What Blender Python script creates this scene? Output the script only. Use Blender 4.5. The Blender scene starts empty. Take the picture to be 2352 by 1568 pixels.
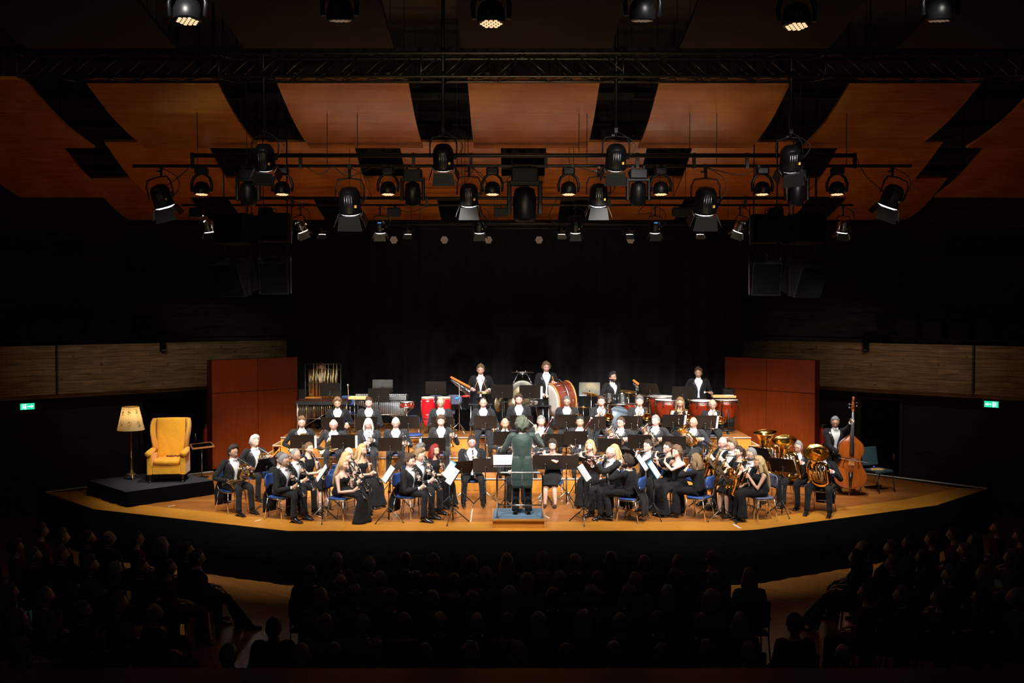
import bpy, math, random
from mathutils import Vector, Matrix, noise
random.seed(7)
V = Vector
PI = math.pi
R = math.radians
sc = bpy.context.scene
col = sc.collection

# ---------------------------------------------------------------- camera, world, exposure
S = 0.97                       # stage deck height above the hall floor
CAM_Z = S + 3.9
F_PX = 2287.0
PITCH = math.atan((784 - 712) / F_PX)
cam_d = bpy.data.cameras.new('camera')
cam_d.sensor_width = 36.0
cam_d.lens = 36.0 * F_PX / 2352.0
cam_d.clip_end = 200
cam = bpy.data.objects.new('camera', cam_d)
cam.location = (0, 0, CAM_Z)
cam.rotation_euler = (PI / 2 - PITCH, 0, 0)
col.objects.link(cam)
sc.camera = cam
w = bpy.data.worlds.new('dark_hall')
sc.world = w
w.use_nodes = True
w.node_tree.nodes['Background'].inputs[0].default_value = (1.0, 0.8, 0.6, 1)
w.node_tree.nodes['Background'].inputs[1].default_value = 0.0012
sc.view_settings.view_transform = 'Standard'
sc.view_settings.look = 'None'
sc.view_settings.gamma = 1.0
sc.view_settings.use_curve_mapping = False
sc.view_settings.exposure = 0.0

LIGHT_GAIN = 1.7
def spot(loc, target, power, size=40, blend=0.6, color=(1, 0.955, 0.90), radius=0.09, parent=None):
    d = bpy.data.lights.new('lamp_beam', 'SPOT')
    d.energy = power * LIGHT_GAIN
    d.spot_size = R(size)
    d.spot_blend = blend
    d.color = color
    d.shadow_soft_size = radius
    o = bpy.data.objects.new('lamp_beam', d)
    col.objects.link(o)
    o.location = loc
    o.rotation_euler = (V(target) - V(loc)).to_track_quat('-Z', 'Y').to_euler()
    return o

# ground point / depth point seen at a pixel of the 2352x1568 frame
def ray(px, py):
    x = (px - 1176) / F_PX
    yv = -(py - 784) / F_PX
    c, s = math.cos(PITCH), math.sin(PITCH)
    # camera looks along (0, c, -s), up is (0, s, c)
    return V((x, c + yv * s, -s + yv * c))
def G(px, py, z=S):
    r = ray(px, py)
    t = (z - CAM_Z) / r.z
    return V((r.x * t, r.y * t, z))
def Wd(px, py, D):
    r = ray(px, py)
    t = D / r.y
    return V((r.x * t, D, CAM_Z + r.z * t))

# ---------------------------------------------------------------- materials
MATS = {}
def srgb(h):
    c = [int(h[i:i + 2], 16) / 255 for i in (0, 2, 4)]
    return tuple((x / 12.92 if x <= 0.04045 else ((x + 0.055) / 1.055) ** 2.4) for x in c)
def mat(name, color, rough=0.6, metal=0.0, var=0.12, scale=6.0, bump=0.0, bscale=None, emit=None, estr=0.0,
        stretch=None, spec=0.5, coat=0.0, sheen=0.0):
    if name in MATS: return MATS[name]
    if isinstance(color, str): color = srgb(color)
    m = bpy.data.materials.new(name)
    m.use_nodes = True
    nt = m.node_tree
    b = nt.nodes['Principled BSDF']
    b.inputs['Roughness'].default_value = rough
    b.inputs['Metallic'].default_value = metal
    b.inputs['Specular IOR Level'].default_value = spec
    b.inputs['Coat Weight'].default_value = coat
    b.inputs['Coat Roughness'].default_value = 0.15
    b.inputs['Sheen Weight'].default_value = sheen
    tc = nt.nodes.new('ShaderNodeTexCoord')
    mp = nt.nodes.new('ShaderNodeMapping')
    if stretch: mp.inputs['Scale'].default_value = stretch
    nt.links.new(tc.outputs['Object'], mp.inputs['Vector'])
    nz = nt.nodes.new('ShaderNodeTexNoise')
    nz.inputs['Scale'].default_value = scale
    nz.inputs['Detail'].default_value = 4
    nt.links.new(mp.outputs[0], nz.inputs['Vector'])
    rp = nt.nodes.new('ShaderNodeValToRGB')
    rp.color_ramp.elements[0].position = 0.3
    rp.color_ramp.elements[1].position = 0.7
    rp.color_ramp.elements[0].color = tuple(min(1, c * (1 - var)) for c in color) + (1,)
    rp.color_ramp.elements[1].color = tuple(min(1, c * (1 + var)) for c in color) + (1,)
    nt.links.new(nz.outputs['Fac'], rp.inputs[0])
    nt.links.new(rp.outputs[0], b.inputs['Base Color'])
    if bump:
        n2 = nt.nodes.new('ShaderNodeTexNoise')
        n2.inputs['Scale'].default_value = bscale or scale
        n2.inputs['Detail'].default_value = 3
        nt.links.new(mp.outputs[0], n2.inputs['Vector'])
        bp = nt.nodes.new('ShaderNodeBump')
        bp.inputs['Strength'].default_value = bump
        bp.inputs['Distance'].default_value = 0.03
        nt.links.new(n2.outputs['Fac'], bp.inputs['Height'])
        nt.links.new(bp.outputs[0], b.inputs['Normal'])
    if emit:
        b.inputs['Emission Color'].default_value = tuple(srgb(emit) if isinstance(emit, str) else emit) + (1,)
        b.inputs['Emission Strength'].default_value = estr
    MATS[name] = m
    return m

def wood_boards(name, c1, c2, board=0.12, length=1.6, rough=0.35, axis='x', coat=0.3, mortar=0.004, scuff=0.0):
    """boards running along an axis, with grain; object coordinates in metres"""
    if name in MATS: return MATS[name]
    c1, c2 = srgb(c1), srgb(c2)
    m = bpy.data.materials.new(name); m.use_nodes = True
    nt = m.node_tree; N = nt.nodes; Lk = nt.links
    b = N['Principled BSDF']
    b.inputs['Roughness'].default_value = rough
    b.inputs['Coat Weight'].default_value = coat
    b.inputs['Coat Roughness'].default_value = 0.25
    tc = N.new('ShaderNodeTexCoord'); mp = N.new('ShaderNodeMapping')
    if axis == 'y': mp.inputs['Rotation'].default_value = (0, 0, PI / 2)
    if axis == 'd': mp.inputs['Rotation'].default_value = (0, 0, R(38))
    Lk.new(tc.outputs['Object'], mp.inputs[0])
    br = N.new('ShaderNodeTexBrick')
    br.inputs['Scale'].default_value = 1.0
    br.inputs['Mortar Size'].default_value = mortar
    br.inputs['Brick Width'].default_value = length
    br.inputs['Row Height'].default_value = board
    br.inputs['Color1'].default_value = c1 + (1,)
    br.inputs['Color2'].default_value = c2 + (1,)
    br.inputs['Mortar'].default_value = tuple(x * 0.35 for x in c2) + (1,)
    Lk.new(mp.outputs[0], br.inputs['Vector'])
    m2 = N.new('ShaderNodeMapping'); m2.inputs['Scale'].default_value = (1.5, 22, 22)
    Lk.new(mp.outputs[0], m2.inputs[0])
    nz = N.new('ShaderNodeTexNoise'); nz.inputs['Scale'].default_value = 1.6; nz.inputs['Detail'].default_value = 5
    Lk.new(m2.outputs[0], nz.inputs['Vector'])
    mx = N.new('ShaderNodeMix'); mx.data_type = 'RGBA'; mx.blend_type = 'OVERLAY'
    mx.inputs['Factor'].default_value = 0.45
    Lk.new(br.outputs['Color'], mx.inputs[6]); Lk.new(nz.outputs['Fac'], mx.inputs[7])
    out = mx.outputs[2]
    if scuff:
        n3 = N.new('ShaderNodeTexNoise'); n3.inputs['Scale'].default_value = 1.7; n3.inputs['Detail'].default_value = 7
        Lk.new(mp.outputs[0], n3.inputs['Vector'])
        r3 = N.new('ShaderNodeValToRGB'); r3.color_ramp.elements[0].position = 0.56; r3.color_ramp.elements[1].position = 0.72
        Lk.new(n3.outputs['Fac'], r3.inputs[0])
        m3 = N.new('ShaderNodeMix'); m3.data_type = 'RGBA'
        mm = N.new('ShaderNodeMath'); mm.operation = 'MULTIPLY'; mm.inputs[1].default_value = scuff
        Lk.new(r3.outputs[0], mm.inputs[0]); Lk.new(mm.outputs[0], m3.inputs['Factor'])
        Lk.new(out, m3.inputs[6]); m3.inputs[7].default_value = tuple(min(1, x * 1.5 + 0.03) for x in c1) + (1,)
        out = m3.outputs[2]
    Lk.new(out, b.inputs['Base Color'])
    MATS[name] = m
    return m

def panel_wood(name, color, dark, rough=0.3, coat=0.5, grain='x', cloud=1.0):
    """veneer: straight fine grain plus cloudy figure"""
    if name in MATS: return MATS[name]
    m = bpy.data.materials.new(name); m.use_nodes = True
    nt = m.node_tree; N = nt.nodes; Lk = nt.links
    b = N['Principled BSDF']; b.inputs['Roughness'].default_value = rough
    b.inputs['Coat Weight'].default_value = coat; b.inputs['Coat Roughness'].default_value = 0.22
    tc = N.new('ShaderNodeTexCoord'); mp = N.new('ShaderNodeMapping')
    mp.inputs['Scale'].default_value = {'x': (1, 14, 14), 'z': (14, 14, 1), 'y': (14, 1, 14)}[grain]
    Lk.new(tc.outputs['Object'], mp.inputs[0])
    nz = N.new('ShaderNodeTexNoise'); nz.inputs['Scale'].default_value = 1.4; nz.inputs['Detail'].default_value = 7
    Lk.new(mp.outputs[0], nz.inputs['Vector'])
    n2 = N.new('ShaderNodeTexNoise'); n2.inputs['Scale'].default_value = 1.1 * cloud; n2.inputs['Detail'].default_value = 3
    Lk.new(tc.outputs['Object'], n2.inputs['Vector'])
    ad = N.new('ShaderNodeMath'); ad.operation = 'ADD'
    Lk.new(nz.outputs['Fac'], ad.inputs[0]); Lk.new(n2.outputs['Fac'], ad.inputs[1])
    rp = N.new('ShaderNodeValToRGB')
    rp.color_ramp.elements[0].position = 0.35; rp.color_ramp.elements[1].position = 0.65
    hf = N.new('ShaderNodeMath'); hf.operation = 'MULTIPLY'; hf.inputs[1].default_value = 0.5
    Lk.new(ad.outputs[0], hf.inputs[0]); Lk.new(hf.outputs[0], rp.inputs[0])
    rp.color_ramp.elements[0].color = srgb(dark) + (1,); rp.color_ramp.elements[1].color = srgb(color) + (1,)
    Lk.new(rp.outputs[0], b.inputs['Base Color'])
    MATS[name] = m
    return m

def concrete(name, c1, c2, board=0.13):
    """board-marked concrete: horizontal shuttering lines, streaks, pits"""
    if name in MATS: return MATS[name]
    m = bpy.data.materials.new(name); m.use_nodes = True
    nt = m.node_tree; N = nt.nodes; Lk = nt.links
    b = N['Principled BSDF']; b.inputs['Roughness'].default_value = 0.85
    tc = N.new('ShaderNodeTexCoord')
    cb = N.new('ShaderNodeSeparateXYZ'); Lk.new(tc.outputs['Object'], cb.inputs[0])
    ad = N.new('ShaderNodeMath'); ad.operation = 'ADD'; Lk.new(cb.outputs[0], ad.inputs[0]); Lk.new(cb.outputs[1], ad.inputs[1])
    cm = N.new('ShaderNodeCombineXYZ'); Lk.new(ad.outputs[0], cm.inputs[0]); Lk.new(cb.outputs[2], cm.inputs[1])
    br = N.new('ShaderNodeTexBrick'); br.inputs['Scale'].default_value = 1
    br.inputs['Row Height'].default_value = board; br.inputs['Brick Width'].default_value = 2.3; br.inputs['Mortar Size'].default_value = 0.006
    br.inputs['Mortar Smooth'].default_value = 0.6
    br.inputs['Color1'].default_value = srgb(c1) + (1,); br.inputs['Color2'].default_value = srgb(c2) + (1,)
    br.inputs['Mortar'].default_value = tuple(x * 0.45 for x in srgb(c2)) + (1,)
    Lk.new(cm.outputs[0], br.inputs['Vector'])
    mp = N.new('ShaderNodeMapping'); mp.inputs['Scale'].default_value = (1.2, 14, 1); Lk.new(cm.outputs[0], mp.inputs[0])
    nz = N.new('ShaderNodeTexNoise'); nz.inputs['Scale'].default_value = 1.5; nz.inputs['Detail'].default_value = 6
    Lk.new(mp.outputs[0], nz.inputs['Vector'])
    rr = N.new('ShaderNodeValToRGB'); rr.color_ramp.elements[0].position = 0.3; rr.color_ramp.elements[1].position = 0.7
    rr.color_ramp.elements[0].color = (0.42, 0.42, 0.42, 1); rr.color_ramp.elements[1].color = (1.2, 1.2, 1.2, 1)
    Lk.new(nz.outputs['Fac'], rr.inputs[0])
    mx = N.new('ShaderNodeMix'); mx.data_type = 'RGBA'; mx.blend_type = 'MULTIPLY'; mx.inputs['Factor'].default_value = 1
    Lk.new(br.outputs['Color'], mx.inputs[6]); Lk.new(rr.outputs[0], mx.inputs[7])
    vo = N.new('ShaderNodeTexVoronoi'); vo.inputs['Scale'].default_value = 2.6; Lk.new(cm.outputs[0], vo.inputs['Vector'])
    r2 = N.new('ShaderNodeValToRGB'); r2.color_ramp.elements[0].position = 0.04; r2.color_ramp.elements[1].position = 0.11
    r2.color_ramp.elements[0].color = (0.35, 0.33, 0.3, 1); Lk.new(vo.outputs['Distance'], r2.inputs[0])
    m2 = N.new('ShaderNodeMix'); m2.data_type = 'RGBA'; m2.blend_type = 'MULTIPLY'; m2.inputs['Factor'].default_value = 1
    Lk.new(mx.outputs[2], m2.inputs[6]); Lk.new(r2.outputs[0], m2.inputs[7])
    Lk.new(m2.outputs[2], b.inputs['Base Color'])
    bp = N.new('ShaderNodeBump'); bp.inputs['Strength'].default_value = 0.5; bp.inputs['Distance'].default_value = 0.02
    Lk.new(nz.outputs['Fac'], bp.inputs['Height']); Lk.new(bp.outputs[0], b.inputs['Normal'])
    MATS[name] = m
    return m

# ---------------------------------------------------------------- mesh builder
class MB:
    def __init__(s):
        s.v, s.f, s.m, s.sm = [], [], [], []
    def face(s, idx, mat=0, smooth=True):
        s.f.append(tuple(idx)); s.m.append(mat); s.sm.append(smooth)
    def ring_loft(s, rings, mat=0, closed=True, cap=True, smooth=True, capmat=None):
        """rings: list of equal-length point lists"""
        b = len(s.v); n = len(rings[0])
        for r in rings: s.v.extend(V(p) for p in r)
        for i in range(len(rings) - 1):
            for j in range(n if closed else n - 1):
                k = (j + 1) % n
                s.face((b + i * n + j, b + i * n + k, b + (i + 1) * n + k, b + (i + 1) * n + j), mat, smooth)
        if cap:
            cm = mat if capmat is None else capmat
            s.face([b + j for j in range(n)][::-1], cm, False)
            s.face([b + (len(rings) - 1) * n + j for j in range(n)], cm, False)
        return s
    def tube(s, pts, rad, seg=8, mat=0, cap=True, ref=None, smooth=True, flat=False, capmat=None, sub=0):
        pts = [V(p) for p in pts]
        if not isinstance(rad, (list,)): rad = [rad] * len(pts)
        rad = [(r, r) if not isinstance(r, tuple) else r for r in rad]
        if sub:      # Catmull-Rom refinement
            np_, nr = [], []
            for i in range(len(pts) - 1):
                p0, p1, p2, p3 = pts[max(i - 1, 0)], pts[i], pts[i + 1], pts[min(i + 2, len(pts) - 1)]
                for k in range(sub):
                    t = k / sub
                    np_.append(0.5 * ((2 * p1) + (p2 - p0) * t + (2 * p0 - 5 * p1 + 4 * p2 - p3) * t * t + (3 * p1 - p0 - 3 * p2 + p3) * t ** 3))
                    u = t * t * (3 - 2 * t)
                    nr.append(tuple(a + (b_ - a) * u for a, b_ in zip(rad[i], rad[i + 1])))
            np_.append(pts[-1]); nr.append(rad[-1]); pts, rad = np_, nr
        rings = []; prev = None
        for i, p in enumerate(pts):
            a = pts[max(i - 1, 0)]; b = pts[min(i + 1, len(pts) - 1)]
            t = (b - a)
            if t.length < 1e-9: t = V((0, 0, 1))
            t.normalize()
            if ref is not None:
                x = V(ref) - t * V(ref).dot(t)
            elif prev is None:
                x = t.orthogonal()
            else:
                x = prev - t * prev.dot(t)
            if x.length < 1e-6: x = t.orthogonal()
            x.normalize(); prev = x
            y = t.cross(x)
            rx, ry = rad[i]
            rings.append([p + x * (rx * math.cos(2 * PI * k / seg)) + y * (ry * math.sin(2 * PI * k / seg)) for k in range(seg)])
        return s.ring_loft(rings, mat, True, cap, smooth and not flat, capmat)
    def lathe(s, prof, seg=16, mat=0, M=None, cap=True, smooth=True, capmat=None):
        M = M or Matrix()
        rings = [[M @ V((r * math.cos(2 * PI * k / seg), r * math.sin(2 * PI * k / seg), z)) for k in range(seg)] for r, z in prof]
        return s.ring_loft(rings, mat, True, cap, smooth, capmat)
    def box(s, c, size, M=None, mat=0, taper=1.0):
        c = V(c); hx, hy, hz = [x / 2 for x in size]
        M = M or Matrix()
        b = len(s.v)
        for z in (-1, 1):
            t = taper if z > 0 else 1
            for x, y in ((-1, -1), (1, -1), (1, 1), (-1, 1)):
                s.v.append(M @ (c + V((x * hx * t, y * hy * t, z * hz))))
        for q in ((3, 2, 1, 0), (4, 5, 6, 7), (0, 1, 5, 4), (1, 2, 6, 5), (2, 3, 7, 6), (3, 0, 4, 7)):
            s.face([b + i for i in q], mat, False)
        return s
    def rbox(s, c, size, r=0.01, M=None, mat=0, seg=3):
        """box with rounded vertical edges (rounded outline in xy)"""
        hx, hy, hz = [x / 2 for x in size]; r = min(r, hx, hy)
        pts = []
        for cx, cy, a0 in ((hx - r, hy - r, 0), (-hx + r, hy - r, 90), (-hx + r, -hy + r, 180), (hx - r, -hy + r, 270)):
            for k in range(seg + 1):
                a = R(a0 + 90 * k / seg)
                pts.append((cx + r * math.cos(a), cy + r * math.sin(a)))
        M = M or Matrix(); c = V(c)
        e = min(0.25 * r, hz * 0.5)
        rings = [[M @ (c + V((x * k, y * k, z))) for x, y in pts] for z, k in ((-hz, 0.97), (-hz + e, 1), (hz - e, 1), (hz, 0.97))]
        return s.ring_loft(rings, mat, smooth=False)
    def ball(s, c, rad, seg=12, rings=8, mat=0, M=None):
        if not isinstance(rad, (tuple, list)): rad = (rad,) * 3
        M = M or Matrix(); c = V(c)
        rr = []
        for i in range(rings + 1):
            a = -PI / 2 + PI * i / rings
            ca = max(math.cos(a), 0.02)
            rr.append([M @ (c + V((rad[0] * ca * math.cos(2 * PI * k / seg), rad[1] * ca * math.sin(2 * PI * k / seg), rad[2] * math.sin(a)))) for k in range(seg)])
        return s.ring_loft(rr, mat)
    def plate(s, pts, th, mat=0, n=None):
        """polygon extruded by th along its normal"""
        pts = [V(p) for p in pts]
        if n is None: n = (pts[1] - pts[0]).cross(pts[2] - pts[1]).normalized()
        n = V(n)
        b = len(s.v); k = len(pts)
        s.v.extend(p - n * th / 2 for p in pts); s.v.extend(p + n * th / 2 for p in pts)
        s.face([b + i for i in range(k)][::-1], mat, False); s.face([b + k + i for i in range(k)], mat, False)
        for i in range(k):
            j = (i + 1) % k
            s.face((b + i, b + j, b + k + j, b + k + i), mat, False)
        return s
    def torus(s, c, Rr, r, seg=24, sides=6, mat=0, M=None, a0=0, a1=360, sy=1.0):
        M = M or Matrix(); c = V(c)
        n = seg
        pts = [c + V((Rr * math.cos(R(a0 + (a1 - a0) * i / n)), Rr * sy * math.sin(R(a0 + (a1 - a0) * i / n)), 0)) for i in range(n + 1)]
        pts = [M @ p for p in pts]
        return s.tube(pts, r, sides, mat, cap=(abs(a1 - a0) < 359))
    def add(s, other, M=None, matmap=None):
        b = len(s.v)
        s.v.extend((M @ p) if M else p for p in other.v)
        for f, m, q in zip(other.f, other.m, other.sm):
            s.face([b + i for i in f], matmap[m] if matmap else m, q)
        return s
    def mesh(s, name, mats):
        me = bpy.data.meshes.new(name)
        me.from_pydata([tuple(p) for p in s.v], [], s.f)
        for m in (mats if isinstance(mats, (list, tuple)) else [mats]): me.materials.append(m)
        me.polygons.foreach_set('material_index', s.m)
        me.polygons.foreach_set('use_smooth', s.sm)
        me.update()
        return me
    def build(s, name, mats, parent=None, M=None):
        o = bpy.data.objects.new(name, s.mesh(name, mats))
        col.objects.link(o)
        if parent is not None: o.parent = parent
        if M is not None: o.matrix_local = M
        return o

def tag(o, label=None, cat=None, group=None, kind=None):
    if label: o['label'] = label
    if cat: o['category'] = cat
    if group: o['group'] = group
    if kind: o['kind'] = kind
    return o
def thing(name, label, cat, loc=(0, 0, 0), rz=0.0, group=None):
    o = bpy.data.objects.new(name, None)
    o.empty_display_size = 0.1
    col.objects.link(o)
    o.location = loc
    o.rotation_euler = (0, 0, rz)
    return tag(o, label, cat, group)
def dup(root, loc, rz, label=None, group=None, scale=None):
    r = root.copy(); col.objects.link(r)
    r.location = loc; r.rotation_euler = (0, 0, rz)
    if scale: r.scale = scale
    if label: r['label'] = label
    if group: r['group'] = group
    for ch in root.children:
        c = ch.copy(); col.objects.link(c); c.parent = r
        for g in ch.children:
            d = g.copy(); col.objects.link(d); d.parent = c
    return r
def struct(o):
    o['kind'] = 'structure'
    return o
def look(d, up=(0, 0, 1), at=(0, 0, 0)):
    """matrix whose local z axis points along d"""
    d = V(d).normalized(); up = V(up)
    x = up.cross(d)
    if x.length < 1e-5: x = d.orthogonal()
    x.normalize(); y = d.cross(x)
    M = Matrix((x, y, d)).transposed().to_4x4()
    M.translation = V(at)
    return M
# ---------------------------------------------------------------- common materials
M_black = mat('black_metal', (0.012, 0.012, 0.012), 0.45, 0.2)
M_bar = mat('rig_steel', (0.02, 0.018, 0.016), 0.4, 0.6)
M_chrome = mat('chrome', (0.75, 0.75, 0.76), 0.18, 1.0, var=0.03)
M_steel = mat('brushed_steel', (0.5, 0.5, 0.5), 0.32, 1.0, var=0.05)
M_brass = mat('lacquered_brass', (0.95, 0.56, 0.14), 0.16, 1.0, var=0.04)
M_silver = mat('silver_plate', (0.85, 0.83, 0.8), 0.15, 1.0, var=0.03)
M_gold = mat('chime_gold', (0.9, 0.62, 0.22), 0.3, 1.0, var=0.05)
M_rubber = mat('rubber', (0.015, 0.015, 0.015), 0.8)
M_paper = mat('sheet_paper', (0.85, 0.85, 0.83), 0.8, var=0.03)
M_velvet = mat('black_velvet', (0.006, 0.006, 0.0065), 0.95, var=0.3, scale=3)
M_skirt = mat('black_drape', (0.0015, 0.0015, 0.0016), 0.95, spec=0.05)
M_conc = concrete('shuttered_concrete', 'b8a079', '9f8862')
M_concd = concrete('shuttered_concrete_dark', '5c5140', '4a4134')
M_deck = wood_boards('stage_boards', 'ad6c30', '985a26', 0.16, 2.4, 0.34, 'x', 0.3, 0.003, scuff=0.35)
M_apron = wood_boards('apron_boards', 'd08c30', 'c68228', 0.5, 3.0, 0.38, 'x', 0.3, 0.003, scuff=0.15)
M_riser = panel_wood('riser_birch', 'd08e36', 'bd7826', 0.4, 0.3, 'x')
M_tread = wood_boards('tread_boards', 'ad7038', '99602c', 0.33, 2.0, 0.45, 'x', 0.2, 0.004, scuff=0.4)
M_orange = panel_wood('cherry_veneer', 'a84a1a', '8c3810', 0.35, 0.35, 'z')
M_sail = panel_wood('sail_veneer', 'cc8038', 'a45a20', 0.25, 0.4, 'x', 1.2)
M_parq = wood_boards('hall_parquet', '8c5a2a', '744820', 0.09, 0.9, 0.3, 'd', 0.5, 0.003)
M_whiteedge = mat('white_edging', (0.75, 0.68, 0.58), 0.5)
M_dark = mat('dark_paint', (0.02, 0.018, 0.015), 0.7)
M_ceil = mat('ceiling_paint', (0.05, 0.042, 0.034), 0.8)

# ---------------------------------------------------------------- hall shell
def slab(name, c, size, m, rz=0, kind='structure', label=None, cat=None):
    o = MB().box((0, 0, 0), size).build(name, m)
    o.location = c; o.rotation_euler = (0, 0, rz)
    if kind: o['kind'] = kind
    if label: o['label'] = label
    if cat: o['category'] = cat
    return o
slab('floor', (0, 14, -0.1), (44, 36, 0.2), M_parq)
slab('ceiling', (0, 14, 10.6), (44, 36, 0.2), M_ceil)
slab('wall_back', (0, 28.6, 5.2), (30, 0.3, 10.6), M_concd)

# side walls follow the balcony line
BL0, BL1 = V((-11.5, 22.3, 0)), V((-5.83, 27.4, 0))
def side(sgn, nm):
    a = V((sgn * -BL0.x + (0.12 if sgn > 0 else 0), BL0.y, 0)); b = V((sgn * -BL1.x + (0.1 if sgn > 0 else 0), BL1.y, 0))
    u = (b - a).normalized()                       # along the balcony, away from the camera
    n = V((sgn * abs(u.y), abs(u.x), 0)); n = V((sgn * abs(u.y), abs(u.x) , 0)).normalized()   # away from the hall
    rz = math.atan2(u.y, u.x)
    L = (b - a).length
    start = a - u * 7.0
    # parapet in sections with an open joint
    jx = (131, 1) if sgn < 0 else (2236, 1)
    r = ray(jx[0], 850)
    # intersection of the joint's line of sight with the parapet plane
    t = (a.dot(n)) / V((r.x, r.y, 0)).dot(n)
    J = V((r.x * t, r.y * t, 0))
    for k, (p0, p1) in enumerate(((start, J - u * 0.035), (J + u * 0.035, b))):
        mid = (p0 + p1) / 2 + n * 0.12
        slab('wall_balcony_%s_%d' % (nm, k + 1), (mid.x, mid.y, S + 2.515), ((p1 - p0).length, 0.24, 1.13), M_conc, rz)
    mid = (start + b) / 2
    fl = mid + n * 2.3
    slab('floor_balcony_' + nm, (fl.x, fl.y, S + 2.2), ((b - start).length, 4.1, 0.25), M_dark, rz)
    tr = mid + n * 0.62
    slab('trim_soffit_' + nm, (tr.x, tr.y, S + 1.87), ((b - start).length, 0.45, 0.10), M_conc, rz)
    lw = mid + n * 0.95
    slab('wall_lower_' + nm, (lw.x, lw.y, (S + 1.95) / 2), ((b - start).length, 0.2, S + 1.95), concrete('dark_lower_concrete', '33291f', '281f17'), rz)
    uw = mid + n * 4.4
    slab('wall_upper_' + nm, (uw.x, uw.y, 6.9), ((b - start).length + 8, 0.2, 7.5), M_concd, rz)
    # thin handrail above the parapet
    mb = MB()
    p0, p1 = start + n * 0.12, b + n * 0.12
    mb.tube([p0 + V((0, 0, S + 3.2)), p1 + V((0, 0, S + 3.2))], 0.018, 6)
    for k in range(9):
        p = p0 + (p1 - p0) * (k + 0.5) / 9
        mb.tube([p + V((0, 0, S + 3.05)), p + V((0, 0, S + 3.2))], 0.01, 5)
    o = mb.build('trim_handrail_' + nm, M_bar); o['kind'] = 'structure'
    return a, b, u, n, rz
LA, LB, LU, LN, LRZ = side(-1, 'left')
RA, RB, RU, RN, RRZ = side(1, 'right')
def on_wall(px, py, A, n, off):
    """point of a vertical wall plane (through A + n*off) seen at a pixel"""
    r = ray(px, py)
    P = A + n * off
    t = P.dot(n) / V((r.x, r.y, 0)).dot(n)
    return V((r.x * t, r.y * t, CAM_Z + r.z * t))
# enclosing outer walls and rear
slab('wall_side_left', (-21, 9, 5.2), (0.3, 26, 10.6), M_dark)
slab('wall_side_right', (21, 9, 5.2), (0.3, 26, 10.6), M_dark)
slab('wall_rear', (0, -4, 5.2), (42, 0.3, 10.6), M_dark)
# the camera's own balcony parapet
zr = Wd(1176, 1534, 3.27).z
slab('wall_parapet', (0, 3.1, zr - 0.80), (26, 0.25, 1.5), M_dark)
slab('trim_parapet_rail', (0, 3.1, zr - 0.03), (26, 0.34, 0.06), mat('parapet_wood', (0.25, 0.06, 0.03), 0.4, coat=0.3))

# stage doors: black panels painted for the darkness of the openings, with frames
def door_at(n_, x0, x1, ytop, A, n, u, rz):
    p0 = on_wall(x0, ytop, A, n, 0.82); p1 = on_wall(x1, ytop, A, n, 0.82)
    zt = (p0.z + p1.z) / 2
    c = (p0 + p1) / 2; wd = (V((p1.x, p1.y, 0)) - V((p0.x, p0.y, 0))).length
    o = slab('door_%d' % n_, (c.x, c.y, zt / 2), (wd, 0.04, zt), M_skirt, rz)
    fr = MB()
    fr.box((-wd / 2 - 0.04, 0, 0), (0.08, 0.1, zt)); fr.box((wd / 2 + 0.04, 0, 0), (0.08, 0.1, zt)); fr.box((0, 0, zt / 2 + 0.03), (wd + 0.16, 0.1, 0.06))
    f = fr.build('door_frame', M_dark, o)
    h = MB().box((wd * 0.38, -0.05, -zt * 0.05), (0.03, 0.05, 0.16)).build('door_handle', M_steel, o)
door_at(1, 326, 470, 914, LA, LN, LU, LRZ)
door_at(2, 1978, 2068, 918, RA, RN, RU, RRZ + PI)

# ventilation grilles high on the side walls
def grille(px0, px1, y0, y1, A, n, rz, label):
    p0 = on_wall(px0, y0, A, n, 4.26); p1 = on_wall(px1, y1, A, n, 4.26)
    c = (p0 + p1) / 2; wd = math.hypot(p1.x - p0.x, p1.y - p0.y); h = abs(p0.z - p1.z)
    t = thing('ventilation_grille', label, 'vent', c, rz)
    mb = MB(); nb = 36
    for k in range(nb): mb.box((-wd / 2 + wd * (k + 0.5) / nb, 0, 0), (wd / nb * 0.45, 0.06, h - 0.08))
    mb.build('slats', M_dark, t)
    mb = MB(); mb.box((0, 0, h / 2), (wd, 0.09, 0.06)); mb.box((0, 0, -h / 2), (wd, 0.09, 0.06)); mb.box((wd / 2, 0, 0), (0.06, 0.09, h)); mb.box((-wd / 2, 0, 0), (0.06, 0.09, h))
    mb.box((0, 0.04, 0), (wd, 0.02, h))
    mb.build('frame', M_black, t)
grille(-40, 192, 534, 590, LA, LN, LRZ, 'dark slatted ventilation grille high on the concrete wall, armchair side')
grille(2162, 2390, 540, 590, RA, RN, RRZ + PI, 'dark slatted ventilation grille high on the concrete wall, double bass side')

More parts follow.
